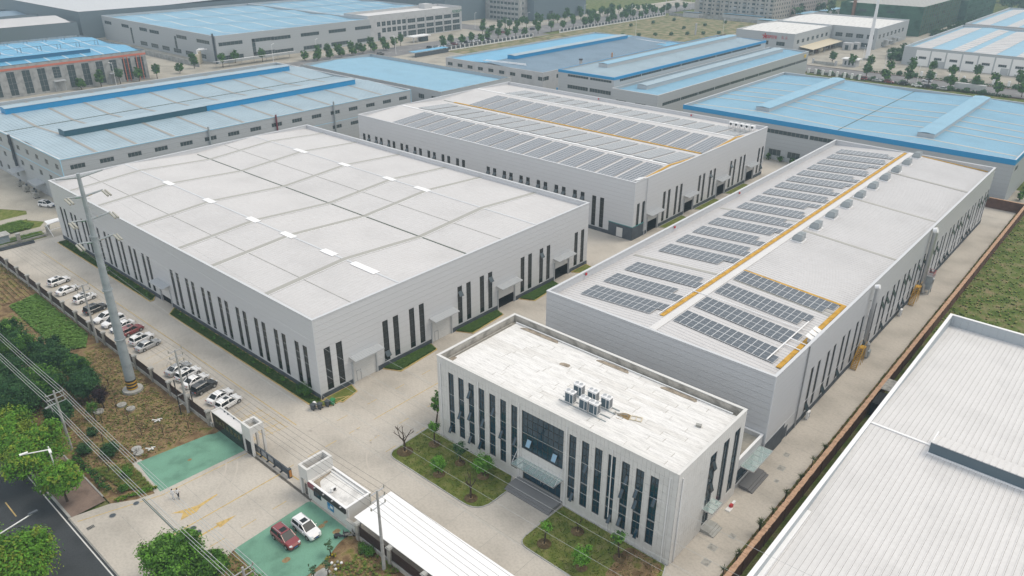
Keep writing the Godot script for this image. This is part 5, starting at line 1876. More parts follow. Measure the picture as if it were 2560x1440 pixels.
func gate_frame(label: String, x0: float, x1: float, z0: float, z1: float, h: float, door: bool):
	var t := thing("gate_portal", label, "gate portal", Vector3((x0 + x1) / 2, 0, (z0 + z1) / 2))
	var c := 0.35
	var lo := h - 1.15 if door else h - 2.0
	for x in [x0, x1 - c]:
		for z in [z0, z1 - c]:
			var m := MB.new(t.position)
			m.box(x, x + c, 0, lo, z, z + c)
			obj("column", m, M.stone, t)
	for q in [[x0, x1, z0, z0 + c], [x0, x1, z1 - c, z1], [x0, x0 + c, z0 + c, z1 - c], [x1 - c, x1, z0 + c, z1 - c]]:
		var m := MB.new(t.position)
		m.box(q[0], q[1], lo, h, q[2], q[3])
		obj("beam", m, M.stone, t)
	var fl := MB.new(t.position)
	fl.box(x0 + c, x1 - c, lo + 0.2, lo + 0.35, z0 + c, z1 - c)
	obj("inner_roof", fl, M.parapet if door else M.stain, t)
	if door:
		var d := MB.new(t.position)
		d.box(x0 + 0.1, x0 + 0.2, 0.05, 2.4, z0 + c, z1 - c)
		obj("dark_door", d, M.dark_in, t)
		var p := MB.new(t.position)
		p.box(x0 + 0.08, x0 + 0.25, 2.4, lo, z0 + c, z1 - c)
		obj("wall_panel", p, M.stone, t)
	else:
		var p := MB.new(t.position)
		p.box(x0 + c, x1 - c, 0, lo, z1 - c + 0.05, z1 - 0.05)
		obj("wall_panel", p, M.stone, t)

func cross_arm(t: Node3D, x: float, y: float, z: float, half: float):
	var m := MB.new(t.position)
	m.bar(Vector3(x - half, y, z), Vector3(x + half, y, z), 0.1, 0.1)
	var a := obj("cross_arm", m, M.steel, t)
	for s in [-half, half]:
		var i := MB.new(t.position)
		i.tube(Vector3(x + s, y + 0.05, z), Vector3(x + s, y + 0.42, z), 0.11, 0.06, 7)
		obj("insulator", i, M.insulator, a)
func utility_pole(label: String, x: float, z: float, h: float, arms: Array, half: float):
	var t := thing("utility_pole", label, "utility pole", Vector3(x, 0, z))
	var m := MB.new()
	m.tube(Vector3.ZERO, Vector3(0, h, 0), 0.24, 0.13, 12)
	obj("shaft", m, M.pole, t)
	for y in arms: cross_arm(t, x, y, z, half)
	return t
func wire(label: String, p: Vector3, q: Vector3, sag: float, r: float, mat: Material, group: String):
	var t := thing("overhead_wire", label, "wire", p, 0, group)
	var m := MB.new(p)
	var n := 14
	var last := p
	for i in range(1, n + 1):
		var u := float(i) / n
		var c := p.lerp(q, u) - Vector3(0, 4 * sag * u * (1 - u), 0)
		m.tube(last, c, r, r, 4, false)
		last = c
	obj("strand", m, mat, t)
func poles():
	# street-side line
	var lv := ["top", "middle", "bottom"]
	utility_pole("concrete pole with three short cross arms behind the roadside trees", 25.9, -111.1, 10.6, [10.1, 9.3, 8.5], 1.15)
	utility_pole("concrete pole with three cross arms by the green pad shrubs at the bottom edge", 26.0, -60.6, 10.6, [10.1, 9.3, 8.5], 1.15)
	for i in 3:
		var y: float = [10.1, 9.3, 8.5][i] + 0.42
		for s in [-1.15, 1.15]:
			var side := "roadside" if s < 0 else "fence-side"
			var P := Vector3(25.9 + s, y, -111.1)
			var Q := Vector3(26.0 + s, y, -60.6)
			wire("%s %s wire from the roadside pole back along the verge" % [lv[i], side], Vector3(25.7 + s, y, -160), P, 0.5, 0.035, M.wire, "roadside wires")
			wire("%s %s wire over the driveway between the roadside poles" % [lv[i], side], P, Q, 0.7, 0.035, M.wire, "roadside wires")
			wire("%s %s wire running off beyond the bottom roadside pole" % [lv[i], side], Q, Vector3(26.2 + s, y, -12), 0.5, 0.035, M.wire, "roadside wires")
	# fence line
	var ps := [[42.3, -141.3, 12.1, "concrete pole among the parked cars by the fence, further from the gate"], [42.4, -107.0, 11.8, "concrete pole with looped cables and low cross bars by the fence near the gate"], [41.9, -57.6, 12.4, "concrete pole standing in front of the white shed roof"]]
	for q in ps:
		var t: Node3D = utility_pole(q[3], q[0], q[1], q[2], [q[2] - 0.2, q[2] - 1.3, q[2] - 2.4], 1.05)
		if q[1] == -107.0:
			for y in [1.9, 3.6]:
				var m := MB.new(t.position)
				m.bar(Vector3(41.2, y, -107.3), Vector3(43.6, y, -107.3), 0.12, 0.12)
				obj("cross_bar", m, M.pole, t)
			for x in [41.3, 43.5]:
				var m := MB.new(t.position)
				m.tube(Vector3(x, 0, -107.3), Vector3(x, 6.6, -107.3), 0.09, 0.09, 6)
				obj("cable_riser", m, M.black, t)
			for s in [[-1.0, 9.6, 1.0], [1.0, 9.4, 1.2], [-0.9, 8.6, 0.9], [1.1, 8.2, 1.0]]:
				var m := MB.new(t.position)
				var prev := Vector3.ZERO
				for k in 13:
					var a := TAU * k / 12.0
					var c := Vector3(42.4 + s[0] + cos(a) * 0.75 * s[2], s[1] + sin(a) * 0.9 * s[2], -107.0 + sin(a) * 0.25)
					if k > 0: m.tube(prev, c, 0.02, 0.02, 4, false)
					prev = c
				obj("cable_loop", m, M.frame_grey, t)
	for i in 3:
		for s in [-1.05, 1.05]:
			var side := "outer" if s < 0 else "inner"
			var A := Vector3(42.3 + s, 11.9 - i * 1.1 + 0.42, -141.3)
			var B := Vector3(42.4 + s, 11.6 - i * 1.1 + 0.42, -107.0)
			var C := Vector3(41.9 + s, 12.2 - i * 1.1 + 0.42, -57.6)
			wire("%s %s wire above the parked cars to the far corner" % [lv[i], side], Vector3(42.3 + s, 11.9 - i * 1.1, -196), A, 0.6, 0.014, M.wire_dark, "fence-side wires")
			wire("%s %s wire above the parked cars between the two fence poles" % [lv[i], side], A, B, 0.5, 0.014, M.wire_dark, "fence-side wires")
			wire("%s %s wire over the gate to the pole by the white shed" % [lv[i], side], B, C, 0.7, 0.018, M.wire_dark, "fence-side wires")
			wire("%s %s wire over the white shed roof" % [lv[i], side], C, Vector3(42.0 + s, 12.0 - i * 1.1, -5), 0.6, 0.02, M.wire_dark, "fence-side wires")
	# tall tubular pylon
	var t := thing("steel_pylon", "very tall tapered grey steel pylon with four pairs of arms", "pylon", Vector3(39.4, 0, -120.3))
	var secs := [[0.3, 10.0, 0.85, 0.72], [10.0, 19.0, 0.72, 0.6], [19.0, 28.2, 0.6, 0.47], [28.2, 38.2, 0.42, 0.26]]
	for s in secs:
		var m := MB.new()
		m.tube(Vector3(0, s[0], 0), Vector3(0, s[1], 0), s[2], s[3], 16)
		var sh := obj("shaft_section", m, M.galv, t)
		var r := MB.new()
		r.tube(Vector3(0, s[1] - 0.12, 0), Vector3(0, s[1] + 0.12, 0), s[3] + 0.16, s[3] + 0.16, 16)
		if s[1] < 38: obj("flange", r, M.galv, sh)
	for k in 6:
		var m := MB.new()
		m.tube(Vector3(0, 0.45 + k * 0.3, 0), Vector3(0, 0.75 + k * 0.3, 0), 0.875, 0.87, 16, false)
		obj("hazard_band", m, M.yellow if k % 2 == 0 else M.black, t)
	var bs := MB.new()
	bs.tube(Vector3(0, 0, 0), Vector3(0, 0.35, 0), 1.75, 1.6, 18)
	obj("foundation", bs, M.kerb, t)
	var lad := MB.new()
	for k in 40: lad.box(0.35, 0.75, 3.0 + k * 0.8, 3.04 + k * 0.8, 0.5 - k * 0.004, 0.54 - k * 0.004)
	obj("climbing_peg", lad, M.steel, t)
	for i in 4:
		var y: float = [37.6, 34.6, 30.9, 27.3][i]
		for s in [-1, 1]:
			var reach: float = [3.1, 2.5, 2.8, 2.6][i] + (0.4 if s > 0 else 0.0)
			var m := MB.new()
			m.tube(Vector3(s * 0.2, y, 0), Vector3(s * reach, y + 0.35, 0), 0.19, 0.12, 8)
			var a := obj("arm", m, M.galv, t)
			if i > 0:
				var c := MB.new()
				c.tube(Vector3(s * 0.5, y + 0.03, 0), Vector3(s * 1.2, y + 0.12, 0), 0.175, 0.165, 8)
				obj("painted_collar", c, M.yellow if s > 0 else M.bin_green, a)
				for e in [-0.22, 0.22]:
					var n := MB.new()
					n.tube(Vector3(s * reach + e, y + 0.3, 0.3), Vector3(s * reach + e, y - 0.1, 2.1), 0.16, 0.16, 9)
					obj("insulator_string", n, M.insulator, a)
				var P := Vector3(39.4 + s * reach, y - 0.15, -120.3 + 2.2)
				wire("%s %s high-voltage conductor from the steel pylon" % [["", "upper", "middle", "lower"][i], "road-side" if s < 0 else "hall-side"], P, Vector3(39.4 + s * reach + 6.0, y + 3, 90), 7.0, 0.012, M.wire, "pylon conductors")

# ---------- people ----------
func figure_mesh(bones: Array, cell: float) -> MB:
	# bones: [from, to, r0, r1, colour]; smooth union of tapered capsules meshed by surface nets
	var lo := Vector3(9, 9, 9)
	var hi := -lo
	for b in bones:
		for p in [b[0], b[1]]:
			lo = lo.min(p - Vector3.ONE * 0.2); hi = hi.max(p + Vector3.ONE * 0.2)
	var n := Vector3i(((hi - lo) / cell).ceil()) + Vector3i.ONE
	var F := PackedFloat32Array()
	F.resize(n.x * n.y * n.z)
	var C := PackedInt32Array()
	C.resize(F.size())
	for k in n.z:
		for j in n.y:
			for i in n.x:
				var p := lo + Vector3(i, j, k) * cell
				var d := 9.0
				var best := 9.0
				var who := 0
				for bi in bones.size():
					var b: Array = bones[bi]
					var ab: Vector3 = b[1] - b[0]
					var u := clampf((p - (b[0] as Vector3)).dot(ab) / ab.length_squared(), 0, 1)
					var e: float = p.distance_to(b[0] + ab * u) - lerpf(b[2], b[3], u)
					if e < best:
						best = e
						who = bi
					var hh := clampf(0.5 + 0.5 * (d - e) / 0.03, 0, 1)
					d = lerpf(d, e, hh) - 0.03 * hh * (1 - hh)
				var id := (k * n.y + j) * n.x + i
				F[id] = d
				C[id] = who
	var mb := MB.new(Vector3.ZERO, true)
	var vert := {}
	var offs := [Vector3i(0, 0, 0), Vector3i(1, 0, 0), Vector3i(0, 1, 0), Vector3i(1, 1, 0), Vector3i(0, 0, 1), Vector3i(1, 0, 1), Vector3i(0, 1, 1), Vector3i(1, 1, 1)]
	var at := func(q: Vector3i) -> int: return (q.z * n.y + q.y) * n.x + q.x
	for k in n.z - 1:
		for j in n.y - 1:
			for i in n.x - 1:
				var sum := Vector3.ZERO
				var c := 0
				var neg := 0
				for o in offs:
					if F[at.call(Vector3i(i, j, k) + o)] < 0: neg += 1
				if neg == 0 or neg == 8: continue
				for e in [[0, 1], [2, 3], [4, 5], [6, 7], [0, 2], [1, 3], [4, 6], [5, 7], [0, 4], [1, 5], [2, 6], [3, 7]]:
					var a: float = F[at.call(Vector3i(i, j, k) + offs[e[0]])]
					var b: float = F[at.call(Vector3i(i, j, k) + offs[e[1]])]
					if (a < 0) != (b < 0):
						sum += Vector3(offs[e[0]]).lerp(Vector3(offs[e[1]]), a / (a - b)); c += 1
				vert[Vector3i(i, j, k)] = lo + (Vector3(i, j, k) + sum / c) * cell
	for v in vert.keys():
		for ax in 3:
			var d := Vector3i.ZERO
			d[ax] = 1
			var a: float = F[at.call(v)]
			var b: float = F[at.call(v + d)]
			if (a < 0) == (b < 0): continue
			var e1 := Vector3i.ZERO
			var e2 := Vector3i.ZERO
			e1[(ax + 1) % 3] = 1
			e2[(ax + 2) % 3] = 1
			if vert.has(v - e1) and vert.has(v - e2) and vert.has(v - e1 - e2):
				mb.col = bones[C[at.call(v)]][4]
				mb.quad(vert[v], vert[v - e1], vert[v - e1 - e2], vert[v - e2], Vector3(d) * (1.0 if a < 0 else -1.0))
	return mb
func people():
	var skin := Color(0.42, 0.26, 0.19)
	var white := Color(0.72, 0.72, 0.74)
	var dark := Color(0.02, 0.022, 0.028)
	var body := StandardMaterial3D.new()
	body.vertex_color_use_as_albedo = true
	body.roughness = 0.85
	for q in [[31.35, -88.75, 2.5, dark, "person in a white shirt and black trousers walking arm in arm on the driveway", 1.0], [30.85, -89.25, 2.5, Color(0.6, 0.6, 0.62), "person dressed all in white walking on the driveway beside the taller one", 0.97]]:
		var t := thing("person", q[4], "person", Vector3(q[0], 0, q[1]), q[2])
		t.scale = Vector3.ONE
		var s: float = q[5]
		var leg: Color = q[3]
		var J := func(x, y, z): return Vector3(x, y, z) * s
		var B := []
		B.append([J.call(0, 0.98, 0), J.call(0, 1.2, 0.0), 0.125, 0.12, white])
		B.append([J.call(0, 1.2, 0), J.call(0, 1.4, 0.0), 0.12, 0.13, white])
		B.append([J.call(-0.15, 1.42, 0), J.call(0.15, 1.42, 0), 0.075, 0.075, white])
		B.append([J.call(0, 1.45, 0), J.call(0, 1.55, 0.01), 0.055, 0.05, skin])
		B.append([J.call(0, 1.6, 0.015), J.call(0, 1.68, 0.01), 0.085, 0.095, skin])
		B.append([J.call(0, 1.61, 0.1), J.call(0, 1.63, 0.11), 0.018, 0.014, skin])
		B.append([J.call(-0.085, 1.64, 0), J.call(-0.095, 1.64, 0), 0.02, 0.02, skin])
		B.append([J.call(0.085, 1.64, 0), J.call(0.095, 1.64, 0), 0.02, 0.02, skin])
		for m in [-1, 1]:
			var f: float = 0.22 * m
			B.append([J.call(m * 0.09, 0.95, 0), J.call(m * 0.1, 0.5, f), 0.105, 0.07, leg])
			B.append([J.call(m * 0.1, 0.5, f), J.call(m * 0.1, 0.09, f * 0.8 - 0.08), 0.068, 0.045, leg])
			B.append([J.call(m * 0.1, 0.05, f * 0.8 - 0.1), J.call(m * 0.11, 0.04, f * 0.8 + 0.1), 0.045, 0.04, dark])
			B.append([J.call(m * 0.19, 1.42, 0), J.call(m * 0.25, 1.15, -f * 0.5), 0.055, 0.045, white])
			B.append([J.call(m * 0.25, 1.15, -f * 0.5), J.call(m * 0.25, 0.92, -f * 0.5 + 0.12), 0.042, 0.03, skin])
			B.append([J.call(m * 0.25, 0.91, -f * 0.5 + 0.12), J.call(m * 0.25, 0.84, -f * 0.5 + 0.15), 0.034, 0.03, skin])
		var fm := figure_mesh(B, 0.03)
		fm.col = skin
		for m in [-1, 1]:
			var f: float = 0.22 * m
			for k in 4: fm.tube(J.call(m * 0.25, 0.85, -f * 0.5 + 0.12 + k * 0.019), J.call(m * 0.24, 0.765 - 0.01 * (k % 2), -f * 0.5 + 0.135 + k * 0.018), 0.009, 0.007, 5)
			fm.tube(J.call(m * 0.245, 0.89, -f * 0.5 + 0.16), J.call(m * 0.235, 0.83, -f * 0.5 + 0.205), 0.011, 0.008, 5)
		obj("body", fm, body, t)
		var h := MB.new()
		h.ball(Vector3(0, 1.69, -0.015) * s, Vector3(0.108, 0.1, 0.11), 10, 7)
		obj("hair", h, M.hair, t)
		var ey := MB.new()
		for m in [-1, 1]: ey.ball(Vector3(m * 0.035, 1.645, 0.098) * s, Vector3(0.012, 0.008, 0.008), 6, 4)
		obj("eyes", ey, M.black, t)

# ---------- cars ----------
# ring of a body cross-section: half widths at sill, waist, shoulder and the flat top
func loft(mb: MB, rings: Array):
	for i in rings.size() - 1:
		var a: Array = rings[i]
		var b: Array = rings[i + 1]
		for j in a.size() - 1:
			var c: Vector3 = (a[0] + a[-1]) / 2
			var m: Vector3 = (a[j] + a[j + 1] + b[j] + b[j + 1]) / 4.0
			var mid: Vector3 = (a[0] + a[-1] + b[0] + b[-1]) / 4.0 + Vector3(0, 0.3, 0)
			mb.quad(a[j], a[j + 1], b[j + 1], b[j], m - mid)
	for e in [0, -1]:
		var r: Array = rings[e]
		var out := Vector3(0, 0, -1 if e == 0 else 1)
		for j in range(1, r.size() / 2):
			mb.quad(r[j - 1], r[j], r[r.size() - 1 - j], r[r.size() - j], out)
func car(label: String, kind: String, paint: String) -> Node3D:
	var t := thing("parked_car", label, "car")
	var suv := kind == "suv"
	var Lh := 2.28 if suv else 2.36
	var W := 0.93 if suv else 0.9
	var belt := 1.02 if suv else 0.93
	var hood := 0.98 if suv else 0.84
	var roof := 1.68 if suv else 1.46
	var low := 0.26 if suv else 0.2
	var st := []
	# z, half width, top height
	if suv: st = [[-Lh, 0.8, 0.86], [-Lh + 0.12, 0.9, belt], [-1.3, W, belt + 0.02], [0.0, W, belt], [0.85, W, belt], [1.5, 0.92, hood + 0.02], [2.0, 0.87, hood - 0.08], [Lh, 0.72, 0.66]]
	else: st = [[-Lh, 0.76, 0.8], [-Lh + 0.12, 0.84, 0.95], [-1.75, 0.88, 0.97], [-1.2, W, belt + 0.02], [0.8, W, belt], [1.5, 0.88, hood], [2.05, 0.82, hood - 0.14], [Lh, 0.66, 0.58]]
	var rings := []
	for s in st:
		var r := []
		for m in [-1, 1]:
			var half := [Vector3(m * s[1] * 0.94, low + (0.12 if s == st[0] or s == st[-1] else 0.0), s[0]), Vector3(m * s[1], low + 0.3, s[0]), Vector3(m * s[1] * 0.99, s[2] - 0.1, s[0]), Vector3(m * s[1] * 0.9, s[2], s[0])]
			if m > 0: half.reverse()
			r.append_array(half)
		rings.append(r)
	var mb := MB.new()
	loft(mb, rings)
	obj("body", mb, M["car_" + paint], t)
	# glasshouse
	var g := []
	if suv: g = [[-Lh + 0.2, 0.76, belt, 0.05], [-1.85, 0.7, roof - 0.06, 1.0], [0.15, 0.7, roof - 0.02, 1.0], [1.1, 0.76, belt - 0.03, 0.05]]
	else: g = [[-1.75, 0.72, 0.95, 0.05], [-0.95, 0.62, roof - 0.05, 1.0], [0.1, 0.63, roof - 0.02, 1.0], [1.05, 0.74, belt - 0.04, 0.05]]
	var gr := []
	for s in g:
		var wb: float = lerpf(s[1], W * 0.93, 0.8)
		gr.append([Vector3(-wb, belt - 0.06, s[0]), Vector3(-s[1], s[2], s[0]), Vector3(s[1], s[2], s[0]), Vector3(wb, belt - 0.06, s[0])])
	# the lower ring points follow the raked screens
	var gm := MB.new()
	for i in gr.size() - 1:
		var a: Array = gr[i]
		var b: Array = gr[i + 1]
		gm.quad(a[0], a[1], b[1], b[0], Vector3(-1, 0.2, 0))
		gm.quad(a[3], a[2], b[2], b[3], Vector3(1, 0.2, 0))
		gm.quad(a[1], a[2], b[2], b[1], Vector3.UP)
	obj("glasshouse", gm, M.car_glass, t)
	var rm := MB.new()
	var zr0: float = g[1][0] - 0.12
	var zr1: float = g[2][0] + 0.1
	for k in 4:
		var u0 := k / 4.0
		var u1 := (k + 1) / 4.0
		var bow := func(u): return 0.035 * sin(PI * u)
		var za := lerpf(zr0, zr1, u0)
		var zb := lerpf(zr0, zr1, u1)
		var y0: float = lerpf(g[1][2], g[2][2], u0) + bow.call(u0) + 0.02
		var y1: float = lerpf(g[1][2], g[2][2], u1) + bow.call(u1) + 0.02
		rm.quad(Vector3(-0.6, y0 + 0.02, za), Vector3(0.6, y0 + 0.02, za), Vector3(0.6, y1 + 0.02, zb), Vector3(-0.6, y1 + 0.02, zb), Vector3.UP)
		for m in [-1, 1]: rm.quad(Vector3(m * 0.6, y0 + 0.02, za), Vector3(m * 0.6, y1 + 0.02, zb), Vector3(m * 0.73, y1 - 0.07, zb), Vector3(m * 0.73, y0 - 0.07, za), Vector3(m, 1, 0))
	var ro := obj("roof", rm, M["car_" + paint], t)
	var pm := MB.new()
	for m in [-1, 1]:
		pm.bar(Vector3(m * 0.71, g[2][2] - 0.04, zr1 - 0.05), Vector3(m * 0.8, belt - 0.02, g[3][0]), 0.09, 0.07)
		pm.bar(Vector3(m * 0.71, g[1][2] - 0.04, zr0 + 0.05), Vector3(m * 0.79, belt, g[0][0] + 0.05), 0.16, 0.08)
		pm.bar(Vector3(m * 0.72, roof - 0.1, -0.5), Vector3(m * 0.86, belt, -0.45), 0.07, 0.08, Vector3(0, 0, 1))
	obj("pillar", pm, M["car_" + paint], t)
	if suv:
		var sr := MB.new()
		sr.box(-0.42, 0.42, roof + 0.035, roof + 0.045, -0.75, 0.0)
		obj("sunroof", sr, M.car_glass, ro)
		var rr := MB.new()
		for m in [-1, 1]: rr.bar(Vector3(m * 0.62, roof + 0.06, -1.6), Vector3(m * 0.62, roof + 0.06, 0.1), 0.04, 0.04)
		obj("roof_rail", rr, M.steel, ro)
	var wr := 0.35 if suv else 0.32
	for zz in [-1.36, 1.36]:
		for m in [-1, 1]:
			var w := MB.new()
			w.tube(Vector3(m * (W - 0.2), wr, zz), Vector3(m * (W + 0.015), wr, zz), wr, wr, 16)
			var wo := obj("wheel", w, M.rubber, t)
			var ri := MB.new()
			ri.tube(Vector3(m * (W + 0.015), wr, zz), Vector3(m * (W + 0.03), wr, zz), wr * 0.66, wr * 0.62, 12)
			obj("rim", ri, M.rim, wo)
			var ar := MB.new()
			for k in 8:
				var a0 := PI * k / 8.0
				var a1 := PI * (k + 1) / 8.0
				var A := Vector3(m * (W + 0.006), wr + sin(a0) * wr * 1.0, zz + cos(a0) * wr * 1.0)
				var B := Vector3(m * (W + 0.006), wr + sin(a1) * wr * 1.0, zz + cos(a1) * wr * 1.0)
				var C := Vector3(m * (W + 0.006), wr + sin(a1) * wr * 1.22, zz + cos(a1) * wr * 1.22)
				var D := Vector3(m * (W + 0.006), wr + sin(a0) * wr * 1.22, zz + cos(a0) * wr * 1.22)
				ar.quad(A, B, C, D, Vector3(m, 0, 0))
			obj("wheel_arch", ar, M.black, t)
	for m in [-1, 1]:
		var h := MB.new()
		h.obox(Vector3(m * 0.64, hood - 0.16, Lh - 0.17), Vector3(0.17, 0, -m * 0.07), Vector3(0, 0.07, -0.03), Vector3(0, 0.01, 0.09))
		obj("headlight", h, M.lamp_clear, t)
		var l := MB.new()
		l.box(m * 0.62 - 0.16, m * 0.62 + 0.16, belt - 0.24, belt - 0.1, -Lh - 0.02, -Lh + 0.1)
		obj("tail_light", l, M.lamp_red, t)
		var mi := MB.new()
		mi.ball(Vector3(m * (W + 0.1), belt + 0.02, 0.75), Vector3(0.12, 0.08, 0.06), 8, 5)
		obj("wing_mirror", mi, M["car_" + paint], t)
	var gl := MB.new()
	gl.box(-0.42, 0.42, low + 0.22, low + 0.4, Lh - 0.06, Lh + 0.015)
	obj("grille", gl, M.black, t)
	for e in [-1, 1]:
		var p := MB.new()
		p.box(-0.24, 0.24, low + 0.16 if e > 0 else 0.6, low + 0.27 if e > 0 else 0.71, e * Lh - 0.02, e * Lh + 0.03)
		obj("number_plate", p, M.plate, t)
	return t
func cars():
	var protos := {}
	var list := [
		[47.8, -173.9, 1, "suv", "white", "white car with a sunroof, furthest from the gate in the fence row"],
		[47.3, -168.0, 1, "sedan", "white", "white saloon second from the far end of the fence row"],
		[48.1, -161.2, 1, "suv", "white", "white off-road car third from the far end of the fence row"],
		[47.5, -154.6, 1, "suv", "black", "black people carrier between white cars in the fence row"],
		[47.3, -149.5, -1, "sedan", "white", "white saloon with its nose to the fence next to the black people carrier"],
		[47.5, -146.2, -1, "suv", "white", "white car with its nose to the fence behind the steel pylon"],
		[47.9, -143.2, -1, "sedan", "white", "white saloon partly hidden behind the pylon beside the dark red car"],
		[48.3, -140.1, 1, "suv", "red", "dark red car parked behind the steel pylon"],
		[48.1, -135.4, 1, "suv", "white", "white car next to the silver saloon in the middle of the fence row"],
		[47.8, -132.3, 1, "sedan", "silver", "silver-white saloon in the middle of the fence row with empty stalls after it"],
		[47.5, -120.1, 1, "sedan", "silver", "silver saloon first of the group behind the cabled pole"],
		[47.8, -117.2, 1, "suv", "white", "white car behind the cabled pole, next to the silver saloon"],
		[47.6, -114.3, 1, "sedan", "white", "white saloon squeezed beside the black car near the gate"],
		[47.5, -111.2, 1, "suv", "black", "black car with roof rails in the fence row near the gate"],
		[47.9, -106.7, 1, "sedan", "white", "white saloon second from the golden sign wall"],
		[47.8, -103.9, 1, "suv", "white", "white car nearest the golden sign wall"],
		[39.35, -70.15, 2, "suv", "white", "white car with a sunroof on the green pad by the gatehouse"],
		[36.6, -70.75, 2, "suv", "red", "dark red car on the green pad beside the white one"],
		[65.2, -228.9, 3, "suv", "white", "white car alone in the beige yard behind the big hall"]]
	for c in list:
		var key: String = c[3] + c[4]
		var turn: float = [0.0, atan2(0.98, -0.18), 0.0, 0.45][c[2]] if c[2] > 0 else atan2(-0.98, 0.18)
		var o: Node3D
		if not protos.has(key):
			o = car(c[5], c[3], c[4])
			protos[key] = o
			o.position = Vector3(c[0], 0.0, c[1])
			o.rotation.y = turn
		else: o = dup(protos[key], Vector3(c[0], 0.0, c[1]), turn, c[5])
		if c[2] in [1, -1]: o.set_meta("group", "cars parked along the fence")
	# far cars along the roads
	var R := RandomNumberGenerator.new()
	R.seed = 77
	var keys := ["suvwhite", "sedanwhite", "sedansilver", "suvblack", "suvred"]
	var spots := []
	for i in 11: spots.append([331.0 + i * 5.2, -357.8 + R.randf() * 0.6, 0.2, "in the far row between the round street trees"])
	for i in 6: spots.append([404 + i * 9.0, -367 - (i % 2) * 4.0, PI / 2, "on the far cross road"])
	for i in 4: spots.append([262 + i * 11.0, -361.5, PI / 2, "on the far road behind the blue roofs"])
	for i in 7: spots.append([408.3, -126 + i * 6.2 + R.randf() * 2.0, 0.0 if i % 3 else PI, "at the kerb beyond the light blue roof"])
	for i in 2: spots.append([424, -99 + i * 60.0, PI, "driving on the right-hand road"])
	var n := {}
	for s in spots:
		var k: String = keys[R.randi() % 5]
		if s[3] == "driving on the right-hand road": k = "suvwhite"
		var colour: String = protos[k].get_meta("label").split(" ")[0]
		if k == "suvred": colour = "dark red"
		if k == "sedansilver": colour = "silver"
		n[s[3]] = n.get(s[3], -1) + 1
		dup(protos[k], Vector3(s[0], 0, s[1]), s[2], "%s car %s, %s from the left" % [colour, s[3], nth(n[s[3]])], "cars on the far roads")
	# two motor scooters
	for i in 2:
		var t := thing("motor_scooter", ["dark motor scooter by the fence corner of the green pad", "grey motor scooter with a raised shield by the fence corner"][i], "scooter", Vector3(41.6 + i * 0.9, 0, -65.9 + i * 0.7), 0.9)
		for z in [-0.6, 0.62]:
			var w := MB.new()
			w.tube(Vector3(-0.06, 0.26, z), Vector3(0.06, 0.26, z), 0.26, 0.26, 12)
			obj("wheel", w, M.rubber, t)
		var m := MB.new()
		m.ball(Vector3(0, 0.55, -0.4), Vector3(0.2, 0.24, 0.5), 8, 6)
		m.box(-0.17, 0.17, 0.28, 0.36, -0.2, 0.4)
		m.obox(Vector3(0, 0.65, 0.5), Vector3(0.2, 0, 0), Vector3(0, 0.36, -0.1), Vector3(0, 0.01, 0.05))
		obj("body", m, M.plinth if i == 0 else M.stone_grey, t)
		var s := MB.new()
		s.ball(Vector3(0, 0.8, -0.4), Vector3(0.15, 0.07, 0.36), 8, 5)
		obj("seat", s, M.black, t)
		var h := MB.new()
		h.tube(Vector3(-0.34, 1.05, 0.38), Vector3(0.34, 1.05, 0.38), 0.03, 0.03, 6)
		obj("handlebar", h, M.black, t)

# ---------- vegetation ----------
func leaves_into(mb: MB, c: Vector3, r: Vector3, clumps: int, per: int, size: float, pal: Array, R: RandomNumberGenerator, shell_bias := 0.45):
	for k in clumps:
		var d := Vector3(R.randfn(), R.randfn(), R.randfn()).normalized()
		var rad := pow(R.randf(), shell_bias)
		var cc := c + d * r * rad
		var cr: float = (r.x + r.y + r.z) / 3.0 * R.randf_range(0.2, 0.38)
		var tone: Color = pal[R.randi() % pal.size()]
		tone = tone * R.randf_range(0.75, 1.25)
		for j in per:
			var e := Vector3(R.randfn(), R.randfn() * 0.7, R.randfn()) * cr * 0.55
			var p := cc + e
			var nrm := (e.normalized() * 0.7 + d * 0.5 + Vector3(0, 0.6, 0) + Vector3(R.randfn(), R.randfn(), R.randfn()) * 0.45).normalized()
			var u := nrm.cross(Vector3(R.randfn(), R.randfn(), R.randfn())).normalized()
			var v := nrm.cross(u)
			var s := size * R.randf_range(0.65, 1.25)
			var q := R.randf_range(0.8, 1.2)
			mb.col = Color(tone.r * q, tone.g * q, tone.b * q)
			var A := p - u * s
			var B := p + v * s * 0.55
			var C := p + u * s
			var D := p - v * s * 0.55
			mb.tri_n(A, B, C, nrm, nrm, nrm) if (C - A).cross(B - A).dot(nrm) > 0 else mb.tri_n(A, C, B, nrm, nrm, nrm)
			mb.tri_n(A, C, D, nrm, nrm, nrm) if (D - A).cross(C - A).dot(nrm) > 0 else mb.tri_n(A, D, C, nrm, nrm, nrm)
func limbs_into(mb: MB, p: Vector3, d: Vector3, len: float, r: float, depth: int, R: RandomNumberGenerator, spread := 0.7):
	var q := p + d * len
	mb.tube(p, q, r, r * 0.7, 6, depth == 0)
	if depth <= 0: return
	var n := 2 + R.randi() % 2
	for i in n:
		var e := (d + Vector3(R.randfn(), R.randf_range(-0.1, 0.5), R.randfn()) * spread).normalized()
		limbs_into(mb, q, e, len * R.randf_range(0.6, 0.85), r * 0.62, depth - 1, R, spread)
const GREEN := [Color(0.05, 0.13, 0.02), Color(0.075, 0.18, 0.025), Color(0.1, 0.21, 0.035), Color(0.045, 0.11, 0.02)]
const FRESH := [Color(0.09, 0.22, 0.02), Color(0.13, 0.29, 0.03), Color(0.075, 0.19, 0.02), Color(0.2, 0.27, 0.03), Color(0.1, 0.24, 0.025), Color(0.08, 0.2, 0.02), Color(0.17, 0.24, 0.03)]
